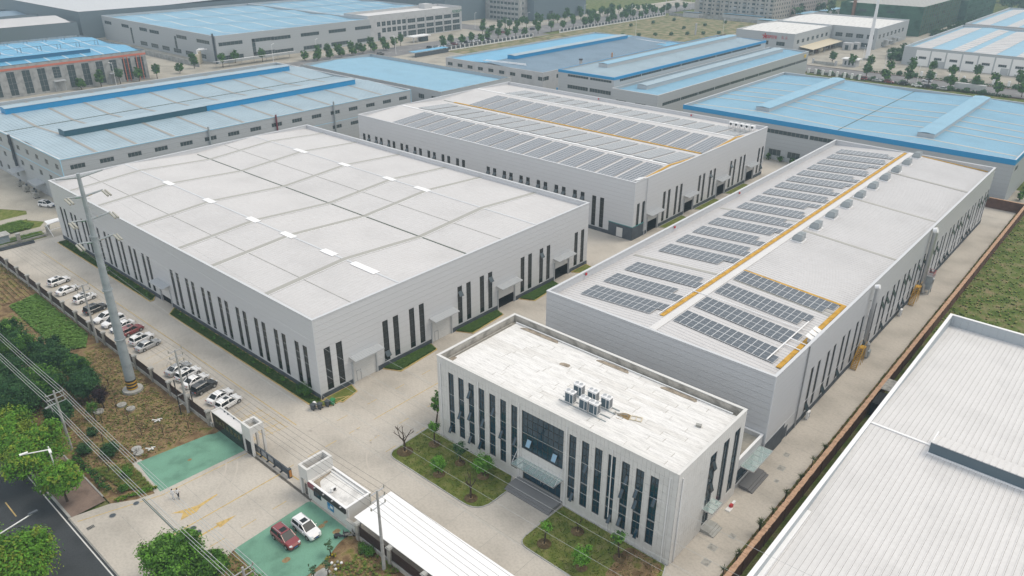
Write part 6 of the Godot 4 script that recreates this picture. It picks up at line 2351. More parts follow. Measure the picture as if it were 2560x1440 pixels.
const DARK := [Color(0.02, 0.065, 0.022), Color(0.03, 0.085, 0.03), Color(0.045, 0.115, 0.035)]
const DUSTY := [Color(0.07, 0.13, 0.07), Color(0.09, 0.155, 0.08), Color(0.075, 0.14, 0.06)]
const LIME := [Color(0.11, 0.27, 0.03), Color(0.085, 0.22, 0.022), Color(0.14, 0.3, 0.045)]
func tree(called: String, label: String, at: Vector3, h: float, r: float, trunk_h: float, pal: Array, clumps: int, per: int, leaf: float, seed_: int, category := "tree", group := "", squash := 0.75) -> Node3D:
	var t := thing(called, label, category, at, 0, group)
	var R := RandomNumberGenerator.new()
	R.seed = seed_
	var tr := MB.new()
	var lean := Vector3(R.randf_range(-0.12, 0.12), 1, R.randf_range(-0.12, 0.12)) * trunk_h
	tr.tube(Vector3(0, -0.1, 0), lean, h * 0.022 + 0.03, h * 0.016 + 0.02, 8)
	for i in 5:
		var a := TAU * i / 5.0 + R.randf()
		limbs_into(tr, lean * R.randf_range(0.8, 1.0), Vector3(cos(a) * 0.8, R.randf_range(0.5, 1.1), sin(a) * 0.8).normalized(), r * 0.42, h * 0.011, 1, R, 0.5)
	obj("trunk", tr, M.bark, t)
	var cr := MB.new(Vector3.ZERO, true)
	var ch := h - trunk_h * 0.8
	var c := Vector3(lean.x, trunk_h * 0.8 + ch / 2, lean.z)
	leaves_into(cr, c, Vector3(r, ch / 2, r) * 0.82, clumps, per, leaf, pal, R)
	# a few lobes that break the outline
	for i in 4:
		var a := TAU * i / 4.0 + R.randf() * 1.3
		leaves_into(cr, c + Vector3(cos(a) * r * 0.55, R.randf_range(-0.25, 0.45) * ch, sin(a) * r * 0.55), Vector3.ONE * r * 0.36, clumps / 6, per, leaf, pal, R)
	obj("crown", cr, M.leaf, t)
	return t
func bare_tree(label: String, at: Vector3, h: float, seed_: int, depth := 3, r := 0.13, called := "bare_tree") -> Node3D:
	var t := thing(called, label, "tree", at)
	var R := RandomNumberGenerator.new()
	R.seed = seed_
	var tr := MB.new()
	tr.tube(Vector3(0, -0.1, 0), Vector3(0, h * 0.42, 0), r, r * 0.8, 8)
	obj("trunk", tr, M.bark, t)
	var br := MB.new()
	for i in 4:
		var a := TAU * i / 4.0 + R.randf()
		limbs_into(br, Vector3(0, h * 0.4, 0), Vector3(cos(a) * 0.6, 1.0, sin(a) * 0.6).normalized(), h * 0.26, r * 0.55, depth - 1, R, 0.45)
	obj("branches", br, M.bark, t)
	return t
func mulch_ring(t: Node3D, r: float):
	var m := MB.new()
	m.tube(Vector3(0, 0.05, 0), Vector3(0, 0.13, 0), r, r * 0.75, 14)
	m.tube(Vector3(0, 0.13, 0), Vector3(0, 0.15, 0), r * 0.75, r * 0.3, 12)
	obj("mulch_ring", m, M.mulch, t)
func tufts(called: String, polys: Array, n: int, h: float, pal: Array, seed_: int, y := 0.08, w := 0.05):
	var R := RandomNumberGenerator.new()
	R.seed = seed_
	var mb := MB.new(Vector3.ZERO, true)
	for k in 6:
		var a := TAU * k / 6.0
		var d := Vector3(cos(a), 0, sin(a))
		var s := d.cross(Vector3.UP) * w
		mb.col = Color(1, 1, 1)
		var nrm := (Vector3.UP + d * 0.4).normalized()
		var A := d * 0.03 - s
		var B := d * 0.03 + s
		var C := d * h * 0.7 + Vector3(0, h, 0)
		if (C - A).cross(B - A).dot(nrm) > 0: mb.tri_n(A, B, C, nrm, nrm, nrm)
		else: mb.tri_n(A, C, B, nrm, nrm, nrm)
	var mm := MultiMesh.new()
	mm.transform_format = MultiMesh.TRANSFORM_3D
	mm.use_colors = true
	mm.mesh = mb.mesh()
	var xf := []
	for p in polys:
		var pp := PackedVector2Array(p)
		var lo := Vector2(1e9, 1e9)
		var hi := -lo
		for q in pp:
			lo = lo.min(q); hi = hi.max(q)
		var c := 0
		while c < n:
			var q := Vector2(R.randf_range(lo.x, hi.x), R.randf_range(lo.y, hi.y))
			c += 1
			if not Geometry2D.is_point_in_polygon(q, pp): continue
			var s := R.randf_range(0.5, 1.4)
			xf.append([Transform3D(Basis(Vector3.UP, R.randf() * TAU).scaled(Vector3.ONE * s), Vector3(q.x, y, q.y)), (pal[R.randi() % pal.size()] as Color) * R.randf_range(1.3, 2.2)])
	mm.instance_count = xf.size()
	for i in xf.size():
		mm.set_instance_transform(i, xf[i][0])
		mm.set_instance_color(i, xf[i][1])
	var o := MultiMeshInstance3D.new()
	o.name = numbered(self, called)
	o.multimesh = mm
	o.material_override = M.leaf
	add_child(o, true)
	stuff(o)
	return o
func bush(label: String, at: Vector3, r: Vector3, pal: Array, seed_: int, clumps := 60, per := 26, leaf := 0.1, group := "", called := "shrub"):
	var t := thing(called, label, "shrub", at, 0, group)
	var R := RandomNumberGenerator.new()
	R.seed = seed_
	var st := MB.new()
	for i in 5:
		var a := TAU * i / 5.0
		st.tube(Vector3(0, -0.05, 0), Vector3(cos(a) * r.x * 0.5, r.y, sin(a) * r.z * 0.5), 0.035, 0.015, 5)
	obj("stem", st, M.bark, t)
	var cr := MB.new(Vector3.ZERO, true)
	leaves_into(cr, Vector3(0, r.y, 0), r * 0.85, clumps, per, leaf, pal, R, 0.4)
	obj("foliage", cr, M.leaf, t)
	return t
func near_green():
	# roadside trees
	tree("street_tree", "spreading street tree with yellowish tips nearest the driveway mouth", Vector3(20.9, 0, -99.7), 6.6, 3.2, 2.5, FRESH, 170, 42, 0.17, 201)
	tree("street_tree", "broad street tree with orange-yellow tips behind the white road lamp", Vector3(20.3, 0, -107.2), 7.8, 4.9, 2.4, FRESH, 300, 42, 0.18, 202)
	tree("street_tree", "yellow-green street tree at the left picture edge beside the dark lamp", Vector3(20.0, 0, -117.0), 7.4, 4.6, 2.3, FRESH, 270, 42, 0.18, 203)
	tree("street_tree", "large roadside tree with yellow tips at the lower left corner of the view", Vector3(10.6, 0, -85.4), 9.6, 5.0, 2.6, FRESH, 330, 44, 0.19, 204)
	tree("street_tree", "roadside tree cut off by the left edge above the corner tree", Vector3(8.2, 0, -95.2), 8.6, 3.6, 2.6, FRESH, 190, 44, 0.19, 205)
	tree("broad_tree", "dense green tree rising from the verge at the bottom edge beside the driveway", Vector3(23.9, 0, -73.4), 8.2, 4.0, 2.0, GREEN + LIME, 300, 46, 0.18, 206)
	tree("broad_tree", "smaller rounded tree at the bottom edge right of the dense one", Vector3(26.6, 0, -70.6), 5.6, 2.5, 1.4, GREEN, 110, 44, 0.16, 207)
	var dk := [[28.6, -140.5, 8.5, 4.2, "largest dark tree at the left edge below the vegetable plot"], [24.2, -133.5, 8.5, 4.3, "dark evergreen at the left edge under the wires"], [32.3, -134.6, 6.8, 3.1, "dark green tree beside the vegetable plot's corner"], [34.3, -129.2, 5.4, 2.0, "small bluish-green tree nearest the steel pylon's left"], [23.0, -124.5, 8.4, 4.2, "dark evergreen behind the yellow-green street tree"], [33.2, -122.8, 5.8, 2.3, "dark green tree behind the roadside pole"], [28.3, -127.0, 7.4, 3.2, "dense dark tree in the middle of the verge thicket"], [27.6, -118.4, 4.4, 1.8, "small dark tree beside the dark lamp post"], [29.2, -146.5, 8.2, 3.6, "dark tree at the left edge beside the vegetable plot"], [24.5, -150.5, 8.0, 3.8, "dark tree highest on the left picture edge"]]
	for i in dk.size():
		var q: Array = dk[i]
		tree("dark_tree", q[4], Vector3(q[0], 0, q[1]), q[2], q[3] * 1.2, 1.4, DARK if i % 3 else DARK + GREEN, 230, 40, 0.19, 220 + i)
	tree("plum_tree", "dark purple-leaved tree in the dry grass behind the roadside pole", Vector3(33.9, 0, -118.6), 4.6, 1.3, 1.0, [Color(0.03, 0.015, 0.02), Color(0.04, 0.025, 0.025)], 70, 34, 0.12, 240)
	tree("young_tree", "thin leafy young tree behind the roadside pole's foot", Vector3(31.5, 0, -116.0), 3.8, 1.1, 1.4, GREEN, 24, 22, 0.13, 241)
	# round shrubs
	bush("round clipped dark shrub by the hedge near the roadside pole", Vector3(26.9, 0, -108.6), Vector3(1.35, 0.95, 1.25), DARK, 250, 110)
	bush("large round clipped dark shrub under the roadside wires", Vector3(29.3, 0, -105.3), Vector3(1.5, 1.15, 1.4), DARK, 251, 130)
	bush("small round green shrub at the driveway corner of the verge", Vector3(27.0, 0, -95.9), Vector3(0.75, 0.6, 0.7), GREEN, 252, 60)
	bush("loose green shrub beside the green pad's left corner", Vector3(28.6, 0, -98.6), Vector3(1.0, 0.9, 0.9), GREEN, 253, 60)
	bush("small dark shrub at the far end of the clipped shrubs", Vector3(29.5, 0, -112.3), Vector3(0.9, 0.8, 0.9), DARK, 254, 60)
	var hg := thing("hedge", "low dark green hedge along the red pavement", "hedge", Vector3(25.4, 0, -103))
	var hm := MB.new(Vector3.ZERO, true)
	var R := RandomNumberGenerator.new()
	R.seed = 260
	for i in 26: leaves_into(hm, Vector3(R.randf_range(-0.2, 0.25), 0.45, -5.4 + i * 0.44), Vector3(0.5, 0.42, 0.45), 7, 24, 0.09, DARK + GREEN, R)
	stuff(obj("foliage", hm, M.leaf, hg))
	var hs := MB.new()
	for i in 12: hs.tube(Vector3(0, -0.05, -5.2 + i * 0.95), Vector3(0, 0.5, -5.2 + i * 0.95), 0.03, 0.02, 5)
	obj("stem", hs, M.bark, hg)
	var h2 := thing("hedge", "ragged hedge along the curved driveway edge", "hedge", Vector3(27.8, 0, -94.0))
	var hm2 := MB.new(Vector3.ZERO, true)
	for i in 18:
		var u := i / 17.0
		leaves_into(hm2, Vector3(lerpf(-2.4, 2.4, u), 0.3, lerpf(-0.6, 0.9, u)), Vector3(0.45, 0.32, 0.4), 6, 20, 0.09, GREEN + FRESH, R)
	stuff(obj("foliage", hm2, M.leaf, h2))
	var hs2 := MB.new()
	for i in 6: hs2.tube(Vector3(-2.2 + i * 0.9, -0.05, -0.5 + i * 0.28), Vector3(-2.2 + i * 0.9, 0.4, -0.5 + i * 0.28), 0.03, 0.02, 5)
	obj("stem", hs2, M.bark, h2)
	# leafless saplings in the dry grass
	var sp := [[34.1, -121.1], [34.8, -116.0], [31.9, -114.6], [34.8, -111.7], [34.6, -106.8], [36.8, -104.2], [40.3, -103.0], [29.9, -109.6], [31.0, -100.9], [27.4, -101.6], [37.2, -124.6]]
	for i in sp.size():
		var t := bare_tree("leafless sapling in the dry grass, %s from the steel pylon's side" % nth(i), Vector3(sp[i][0], 0, sp[i][1]), 2.6, 270 + i, 3, 0.06, "sapling")
		t.set_meta("group", "leafless saplings")
	# lawn trees
	var bt := bare_tree("pruned bare tree in a mulch ring at the rounded corner of the first lawn", Vector3(58.9, 0.08, -73.0), 4.6, 281, 3, 0.17)
	mulch_ring(bt, 1.25)
	var t2 := tree("young_tree", "slim young tree with a small leafy top behind the pruned bare tree", Vector3(63.1, 0.08, -71.0), 4.8, 0.95, 2.9, GREEN + LIME, 34, 22, 0.14, 282)
	mulch_ring(t2, 0.95)
	var t3 := tree("young_tree", "dusky small tree with a bluish loose crown on the first lawn", Vector3(62.5, 0.08, -64.9), 3.9, 1.25, 1.4, DARK + DUSTY, 30, 22, 0.13, 283)
	mulch_ring(t3, 0.8)
	var t4 := tree("round_bush_tree", "round lime-green bushy tree in the middle of the first lawn", Vector3(58.7, 0.08, -65.4), 3.3, 1.25, 0.7, LIME, 70, 34, 0.11, 284)
	mulch_ring(t4, 0.9)
	var t5 := tree("round_bush_tree", "larger lime-green bushy tree nearest the entrance canopy", Vector3(62.6, 0.08, -60.3), 4.0, 1.65, 0.7, LIME, 90, 34, 0.12, 285)
	mulch_ring(t5, 0.9)
	var t6 := bare_tree("bare-topped trunk in a mulch ring at the entrance corner of the first lawn", Vector3(58.1, 0.08, -58.4), 4.8, 286, 2, 0.16)
	mulch_ring(t6, 0.95)
	var t7 := tree("young_tree", "lopped tree with bare stubs and a few leaves on the second lawn", Vector3(58.2, 0.08, -45.4), 4.4, 0.9, 2.5, LIME, 22, 20, 0.12, 287)
	mulch_ring(t7, 0.95)
	var t8 := bare_tree("low bare sapling in a mulch ring near the office wall on the second lawn", Vector3(62.8, 0.08, -43.5), 2.6, 288, 2, 0.07)
	mulch_ring(t8, 0.9)
	var t9 := tree("round_bush_tree", "lime-green bushy tree at the bottom edge of the second lawn", Vector3(58.2, 0.08, -39.4), 3.4, 1.3, 0.7, LIME, 75, 34, 0.11, 289)
	mulch_ring(t9, 0.75)
	var t10 := tree("young_tree", "thin young tree with sparse leaves by the bare earth patch", Vector3(62.6, 0.08, -36.8), 4.9, 1.1, 2.5, DUSTY + LIME, 20, 16, 0.14, 290)
	mulch_ring(t10, 0.8)
	tree("young_tree", "leafy young tree against the far corner of the office", Vector3(67.3, 0, -75.0), 5.6, 1.35, 2.2, LIME + GREEN, 40, 24, 0.15, 291)
	bush("dark round shrub at the planted corner of the big hall by the bins", Vector3(57.9, 0.1, -97.3), Vector3(1.2, 1.1, 1.9), DARK + GREEN, 292, 90)
	for i in 22:
		var z: float = -195.0 + i * 4.6
		if z > -152 and z < -143: continue
		bush("low planted shrub at the foot of the big hall, %s from the far corner" % nth(i), Vector3(57.7, 0.1, z), Vector3(0.55, 0.35 + 0.12 * (i % 3), 0.7), GREEN + LIME, 300 + i, 12, 18, 0.09, "low shrubs along the big hall")
	# verge by the second pad: flowers, stones, saplings
	var G := RandomNumberGenerator.new()
	G.seed = 330
	for i in 5:
		var q: Array = [[38.1, -63.1, "white"], [38.7, -62.7, "grey"], [38.9, -62.2, "white"], [38.1, -62.5, "pale grey"], [37.8, -61.9, "white"]][i]
		var s := thing("round_stone", "%s round stone among the yellow flowers by the green pad, %s from the left" % [q[2], nth(i)], "stone", Vector3(q[0], 0, q[1]))
		var m := MB.new()
		m.ball(Vector3(0, 0.2, 0), Vector3(0.2, 0.2, 0.19), 9, 6)
		obj("stone", m, M.patch_white if q[2] == "white" else M.stone_grey, s)
	for i in 3:
		var q: Array = [[38.1, -64.0], [39.0, -63.9], [38.3, -61.8]][i]
		bush("yellow flowering shrub by the edge of the green pad, %s from the left" % nth(i), Vector3(q[0], 0, q[1]), Vector3(0.42, 0.35, 0.4), [Color(0.5, 0.4, 0.03), Color(0.3, 0.3, 0.04), Color(0.1, 0.15, 0.03)], 335 + i, 12, 18, 0.07)
	for i in 4:
		var q: Array = [[36.7, -61.9, 3.0], [38.9, -64.4, 2.8], [35.2, -62.6, 2.6], [31.0, -64.6, 2.2]][i]
		tree("young_tree", "thin sparse sapling at the lower edge of the green pad, %s from the gatehouse" % nth(3 - i), Vector3(q[0], 0, q[1]), q[2], 0.7, 0.9, DUSTY, 12, 14, 0.11, 340 + i)
	bush("leafy green shrub between the driveway and the green pad at the bottom edge", Vector3(29.6, 0, -66.8), Vector3(1.6, 0.9, 1.5), GREEN + FRESH, 350, 90)
	bush("climbing greenery at the foot of the fence by the white shed", Vector3(42.3, 0, -61.5), Vector3(0.9, 0.6, 1.9), GREEN, 351, 60)
	var gp := MB.new()
	gp.slab(rounded([[34.6, -63.6], [37.3, -63.4], [37.4, -60], [33.5, -58]], 0.5), -0.02, 0.02)
	struct("gravel_bed", gp, M.kerb)
	# stones and rubble in the dry grass
	for i in 4:
		var q: Array = [[32.4, -103.8, 0.75, "flat pale well lid in the dry grass by the green pad, upper one"], [32.2, -102.7, 0.75, "flat pale well lid in the dry grass by the green pad, lower one"], [33.9, -102.4, 0.4, "broken white slab pieces beside the pale well lids"], [38.0, -108.7, 0.5, "heap of white planks dumped in the dry grass"]][i]
		var s := thing("concrete_lid" if i < 2 else "rubble", q[3], "well lid" if i < 2 else "rubble", Vector3(q[0], 0, q[1]))
		var m := MB.new()
		if i < 2:
			m.tube(Vector3(0, 0, 0), Vector3(0, 0.22, 0), q[2], q[2] * 0.96, 14)
			m.tube(Vector3(0, 0.22, 0), Vector3(0, 0.27, 0), q[2] * 0.5, q[2] * 0.45, 10)
		else:
			for k in 4:
				var a := k * 1.1
				m.obox(Vector3(cos(a) * 0.4, 0.08 + k * 0.06, sin(a) * 0.4), Vector3(cos(a + 0.7), 0.05, sin(a + 0.7)) * q[2] * 0.8, Vector3(0, 0.05, 0), Vector3(-sin(a + 0.7), 0, cos(a + 0.7)) * 0.1)
		obj("slab", m, M.kerb if i < 2 else M.paint_white, s)
	# ground cover
	tufts("lawn_grass", [lawn1, lawn2], 2500, 0.07, [Color(0.06, 0.1, 0.02), Color(0.1, 0.14, 0.03), Color(0.16, 0.16, 0.05)], 360, 0.08, 0.03)
	tufts("strip_grass", [V2([[56.8, -198.7], [58.7, -198.7], [58.7, -152], [56.9, -151]]), V2([[56.8, -141.5], [58.7, -143.5], [58.7, -93.6], [56.8, -93.4]]), V2([[72.2, -93.6], [83.5, -93.6], [83, -91.6], [73.5, -91.0]]), V2([[90.4, -93.6], [102, -93.6], [101.5, -91.6], [91.8, -91.0]]), V2([[109.2, -93.6], [120.4, -93.6], [120, -91.6], [110.5, -91]])], 5000, 0.2, [Color(0.04, 0.09, 0.02), Color(0.07, 0.12, 0.03)], 361, 0.1, 0.05)
	tufts("vegetable_leaves", [V2([[36.5, -170], [42.4, -172], [42.4, -146], [40, -141], [36, -143]])], 5200, 0.3, [Color(0.08, 0.16, 0.03), Color(0.12, 0.22, 0.05), Color(0.06, 0.12, 0.02)], 362, 0.0, 0.1)
	tufts("weeds", [V2([[25, -205], [43, -205], [43, -176], [34, -172], [25, -160]]), V2([[25.5, -130], [42, -140], [42, -101], [31, -101], [26, -96]])], 6500, 0.2, [Color(0.1, 0.11, 0.03), Color(0.17, 0.15, 0.06), Color(0.07, 0.1, 0.02), Color(0.24, 0.2, 0.1)], 363, -0.03, 0.05)
	tufts("weeds", [V2([[27, -96], [30, -93.2], [30.3, -101], [26, -104]]), V2([[25, -74], [31, -74], [31, -62], [43, -62], [43, -56], [25, -56]])], 3500, 0.28, [Color(0.06, 0.11, 0.02), Color(0.1, 0.15, 0.03), Color(0.17, 0.14, 0.05)], 364, -0.03, 0.06)
	tufts("weeds", [V2([[40, -209.8], [56, -209.8], [56, -206.5], [40, -206.5]]), V2([[40, -222], [56, -222], [57.5, -217], [56, -214], [40, -214]])], 3000, 0.45, [Color(0.06, 0.12, 0.02), Color(0.1, 0.16, 0.03)], 365, -0.04, 0.1)
	tufts("field_grass", [V2([[150, -24], [300, -24], [300, 40], [150, 10]])], 9000, 0.3, [Color(0.08, 0.13, 0.03), Color(0.13, 0.16, 0.05), Color(0.2, 0.17, 0.08)], 366, -0.02, 0.12)
	tufts("alley_weeds", [V2([[60, -25.95], [239, -25.95], [239, -24.6], [60, -24.6]])], 3000, 0.22, [Color(0.06, 0.08, 0.02), Color(0.1, 0.09, 0.04)], 367, 0.0, 0.06)
	# ploughed vegetable plot
	var pl := MB.new()
	for i in 9:
		pl.bar(Vector3(34.5 + i * 0.95, 0.03, -184), Vector3(34.0 + i * 0.95, 0.03, -171.5), 0.5, 0.2)
	struct("ploughed_rows", pl, M.soil)
	# road lamps
	road_lamp("white twin-arm road lamp standing among the street trees", Vector3(21.2, 0, -101.9), 8.0, [[-3.1, -0.6], [-0.2, 1.2]], M.white)
	road_lamp("white road lamp arm with a dark head over the asphalt", Vector3(9.2, 0, -88.2), 8.6, [[5.9, 0.0]], M.white)
	road_lamp("short dark lamp post with a black speaker in the verge", Vector3(26.4, 0, -117.3), 5.0, [[-0.7, 0.2]], M.frame_grey)
func road_lamp(label: String, at: Vector3, h: float, arms: Array, mat: Material):
	var t := thing("road_lamp", label, "street lamp", at)
	var m := MB.new()
	m.tube(Vector3.ZERO, Vector3(0, h, 0), 0.12, 0.08, 10)
	obj("post", m, mat, t)
	var b := MB.new()
	b.tube(Vector3.ZERO, Vector3(0, 0.5, 0), 0.2, 0.18, 10)
	obj("base", b, mat, t)
	for a in arms:
		var q := Vector3(a[0], h - 0.25 + 0.12 * absf(a[0]), a[1])
		var n := MB.new()
		n.tube(Vector3(0, h - 0.5, 0), q, 0.09, 0.07, 8)
		var ar := obj("arm", n, mat, t)
		var d := Vector3(a[0], 0, a[1]).normalized()
		var l := MB.new()
		l.obox(q - d * 0.3 + Vector3(0, 0.05, 0), d * 0.5, Vector3(0, 0.07, 0), d.cross(Vector3.UP) * 0.16)
		obj("lamp_head", l, M.plinth if absf(a[0]) > 4 else mat, ar)

# ---------- middle distance ----------
func hall_box(called: String, label: String, x0: float, x1: float, z0: float, z1: float, h: float, wins: Array, wall: Material, cap: Material, category := "factory") -> Node3D:
	# wins: [side, first, step, count, y, width, height, cols]
	var t := thing(called, label, category, Vector3((x0 + x1) / 2, 0, (z0 + z1) / 2))
	var holes := {}
	var todo := []
	for q in wins:
		var f := face_of(q[0], x0, x1, z0, z1)
		for i in q[3]:
			var c: float = q[1] + i * q[2]
			var a: float = c - (z0 if q[0] == "x0" else x0)
			if not holes.has(q[0]): holes[q[0]] = []
			holes[q[0]].append(Rect2(a, q[4], q[5], q[6]))
			todo.append([f, a, q[4], q[5], q[6], q[7]])
	shell(t, x0, x1, z0, z1, h, holes, wall, cap, 0.3)
	for w in todo: window(t, w[0], w[1], w[2], w[3], w[4], w[5], 1 if w[4] < 2.4 else (2 if w[4] < 4 else 4), 0.12, M.glass_far, M.frame_grey)
	return t
func sheet_roof(t: Node3D, axis: String, prof: Array, l0: float, l1: float, mat: Material, ribs := 0.0, rib_h := 0.06):
	var m := MB.new(t.position)
	roof_into(m, axis, prof, l0, l1)
	if ribs > 0: ribs_into(m, axis, prof, l0, l1, ribs, 0.16, rib_h)
	obj("roof", m, mat, t)
func strips(t: Node3D, axis: String, prof: Array, at: Array, w: float, mat: Material, lift := 0.08):
	for c in at:
		var s := MB.new(t.position)
		roof_into(s, axis, prof, c - w / 2, c + w / 2, lift, 0.03)
		obj("skylight_strip", s, mat, t)
func fascia(t: Node3D, x0: float, x1: float, z0: float, z1: float, y0: float, y1: float, mat: Material, sides: Array):
	for s in sides:
		var m := MB.new(t.position)
		var f := face_of(s, x0, x1, z0, z1)
		var ext := 0.12 if s in ["z0", "z1"] else 0.0
		m.obox(f.at(f.w / 2, (y0 + y1) / 2, 0.06), f.u * (f.w / 2 + ext), Vector3(0, (y1 - y0) / 2, 0), f.n * 0.06)
		obj("fascia", m, mat, t)
func text_on(parent: Node3D, f: Face, txt: String, a: float, y: float, size: float, mat: Material, called := "lettering"):
	var tm := TextMesh.new()
	var fo := SystemFont.new()
	fo.font_names = PackedStringArray(["Droid Sans"])
	fo.font_weight = 700
	tm.font = fo
	tm.text = txt
	tm.font_size = 64
	tm.pixel_size = size / 46.0
	tm.depth = 0.15
	var o := put(called, tm, mat, parent)
	o.transform = Transform3D(Basis(f.u, Vector3.UP, f.n), f.at(a, y, 0.12) - parent.position)
func mid_buildings():
	# pale blue-roofed hall behind the car park end
	var a := hall_box("blue_roof_hall", "long hall with a pale grey-blue roof and two raised blue ridge vents", 69.0, 194.0, -311.0, -221.5, 13.9, [
		["z1", 71.1, 7.8, 16, 10.6, 3.9, 1.3, 4], ["z1", 157.2, 7.8, 5, 5.6, 3.9, 1.3, 4],
		["x0", -262.2, 7.2, 6, 10.5, 2.2, 1.5, 2], ["x0", -276.6, 7.2, 2, 10.5, 2.2, 1.5, 2], ["x0", -262.0, 7.2, 6, 5.9, 2.2, 1.6, 2], ["x0", -276.4, 7.2, 2, 5.9, 2.2, 1.6, 2], ["x0", -276.6, 7.2, 3, 1.0, 2.2, 2.2, 2]], M.grey_wall, M.roof_trim)
	var pa := [Vector2(-310.6, 12.9), Vector2(-290, 14.3), Vector2(-268, 13.2), Vector2(-246, 14.3), Vector2(-221.9, 13.3)]
	sheet_roof(a, "z", pa, 69.4, 193.6, M.pale_roof, 1.2)
	strips(a, "z", pa, [79.4, 90.6, 102, 113.2, 125.2, 136.2, 147.6, 159, 171, 182], 0.9, plain(0.3, 0.285, 0.26, 0.5))
	var va := MB.new(a.position)
	va.box(70, 193, 13.18, 13.34, -268.15, -267.85)
	obj("valley_gutter", va, M.seam_dark, a)
	monitor(a, "z", -290, 4.4, 77.5, 185.5, 14.1, 1.9, M.fascia, M.pale_roof)
	monitor(a, "z", -246, 4.4, 123.8, 185.5, 14.1, 1.9, M.fascia, M.pale_roof)
	monitor(a, "z", -246, 4.4, 79.0, 123.6, 14.1, 1.85, plain(0.02, 0.09, 0.13, 0.4), M.pale_roof)
	fascia(a, 69, 194, -311, -221.5, 13.75, 14.0, plain(0.35, 0.6, 0.75), ["z1", "x0"])
	var tr := MB.new(a.position)
	tr.box(68.9, 69.1, 0, 13.75, -221.6, -221.35)
	tr.box(193.9, 194.1, 0, 13.75, -221.6, -221.35)
	tr.box(69.1, 194, 8.0, 8.15, -221.5, -221.44)
	tr.box(68.94, 69.0, 8.8, 9.0, -290, -221.6)
	obj("blue_trim", tr, plain(0.35, 0.58, 0.72), a)
	for q in [[111.6, 15.0], [135.2, 14.6], [158.2, 15.2]]: pipe_part(a, "flue_pipe", [Vector3(q[0], 3.0, -221.1), Vector3(q[0], q[1], -221.1)], 0.28, M.galv if q[0] != 135.2 else M.maroon)
	pipe_part(a, "flue_pipe", [Vector3(68.5, 5.0, -258), Vector3(68.5, 14.5, -258)], 0.4, M.plinth)
	var f := face_of("x0", 69, 194, -311, -221.5)
	canopy(a, f, 52.0, 5.5, 4.2, 3.2)
	canopy(a, f, 66.0, 7.0, 3.6, 2.6)
	roller_door(a, f, 72.5, 4.0, 3.4, 1.2)
	for q in [[66.9, -254, 1.4, "grey machinery furthest along under the pale blue hall's canopies"], [66.3, -247, 1.8, "tall grey machinery between the two canopies of the pale blue hall"], [67.0, -243.5, 1.2, "low grey machinery under the nearer canopy of the pale blue hall"], [66.0, -239, 1.6, "grey machinery nearest the white car in the beige yard"]]:
		var m := thing("machine_crate", q[3], "machine", Vector3(q[0], 0, q[1]))
		var b := MB.new()
		b.box(-0.7, 0.7, 0.25, q[2], -0.9, 0.9)
		obj("housing", b, M.stone_grey, m)
		var l := MB.new()
		for s in [-0.5, 0.5]: l.box(s - 0.1, s + 0.1, 0, 0.25, -0.8, 0.8)
		obj("skid", l, M.black, m)
		var c := MB.new()
		c.tube(Vector3(0.2, q[2], 0.2), Vector3(0.2, q[2] + 0.5, 0.2), 0.25, 0.25, 8)
		obj("motor", c, M.plinth, m)
	# plain blue roof
	var b := hall_box("blue_roof_hall", "hall with one plain sky-blue roof inside grey parapets", 203.0, 243.5, -306.0, -214.3, 12.5, [["x0", -227.2, 7.3, 2, 8.6, 3.2, 1.8, 3], ["x0", -260, 7.3, 4, 8.6, 3.2, 1.8, 3]], M.grey_wall, M.parapet)
	sheet_roof(b, "x", [Vector2(203.3, 11.2), Vector2(223, 12.2), Vector2(243.2, 11.2)], -305.7, -214.6, M.blue_roof, 1.2)
	# dusky blue hall
	var c := hall_box("dusky_roof_hall", "hall with a dusky blue-grey roof and a vivid blue ridge vent", 273.0, 400.0, -284.0, -221.3, 9.6, [["x0", -282.6, 6.9, 8, 6.1, 3.4, 1.6, 2], ["x0", -231.1, 6.9, 2, 5.9, 3.4, 1.8, 2], ["z1", 274, 9.0, 6, 5.9, 3.4, 1.8, 2]], M.pale_wall, M.pale_wall)
	var pc := [Vector2(-283.7, 8.8), Vector2(-253, 10.2), Vector2(-221.6, 8.8)]
	sheet_roof(c, "z", pc, 273.3, 399.7, M.deep_roof, 1.2)
	var sk := MB.new(c.position)
	roof_into(sk, "z", [Vector2(-283.6, 8.82), Vector2(-257, 10.03)], 273.4, 399.6, 0.09, 0.02)
	roof_into(sk, "z", [Vector2(-257, 10.03), Vector2(-222, 8.82)], 384, 399.6, 0.09, 0.02)
	obj("blue_sheets", sk, M.vivid_roof, c)
	monitor(c, "z", -254.5, 4.6, 289.0, 388.0, 9.9, 1.9, M.fascia, M.pale_roof)
	pipe_part(c, "chimney", [Vector3(300.4, 3.0, -220.6), Vector3(300.4, 12.0, -220.6)], 0.75, M.pale_wall, 12)
	pipe_part(c, "chimney_cap", [Vector3(300.4, 12.0, -220.6), Vector3(300.4, 12.6, -220.6)], 0.95, M.plinth, 12)
	pipe_part(c, "flue_pipe", [Vector3(327, 8.0, -221), Vector3(327, 12.3, -221)], 0.35, M.orange)
	for q in [[277, -262, 281, -238], [279, -262, 283, -240]]: pipe_part(c, "conduit", [Vector3(q[0], 10.1, q[1]), Vector3(q[2], 10.1, q[3])], 0.22, M.patch_white, 6)
	pipe_part(c, "conduit", [Vector3(392, 10.0, -258), Vector3(390, 9.4, -228)], 0.22, M.patch_white, 6)
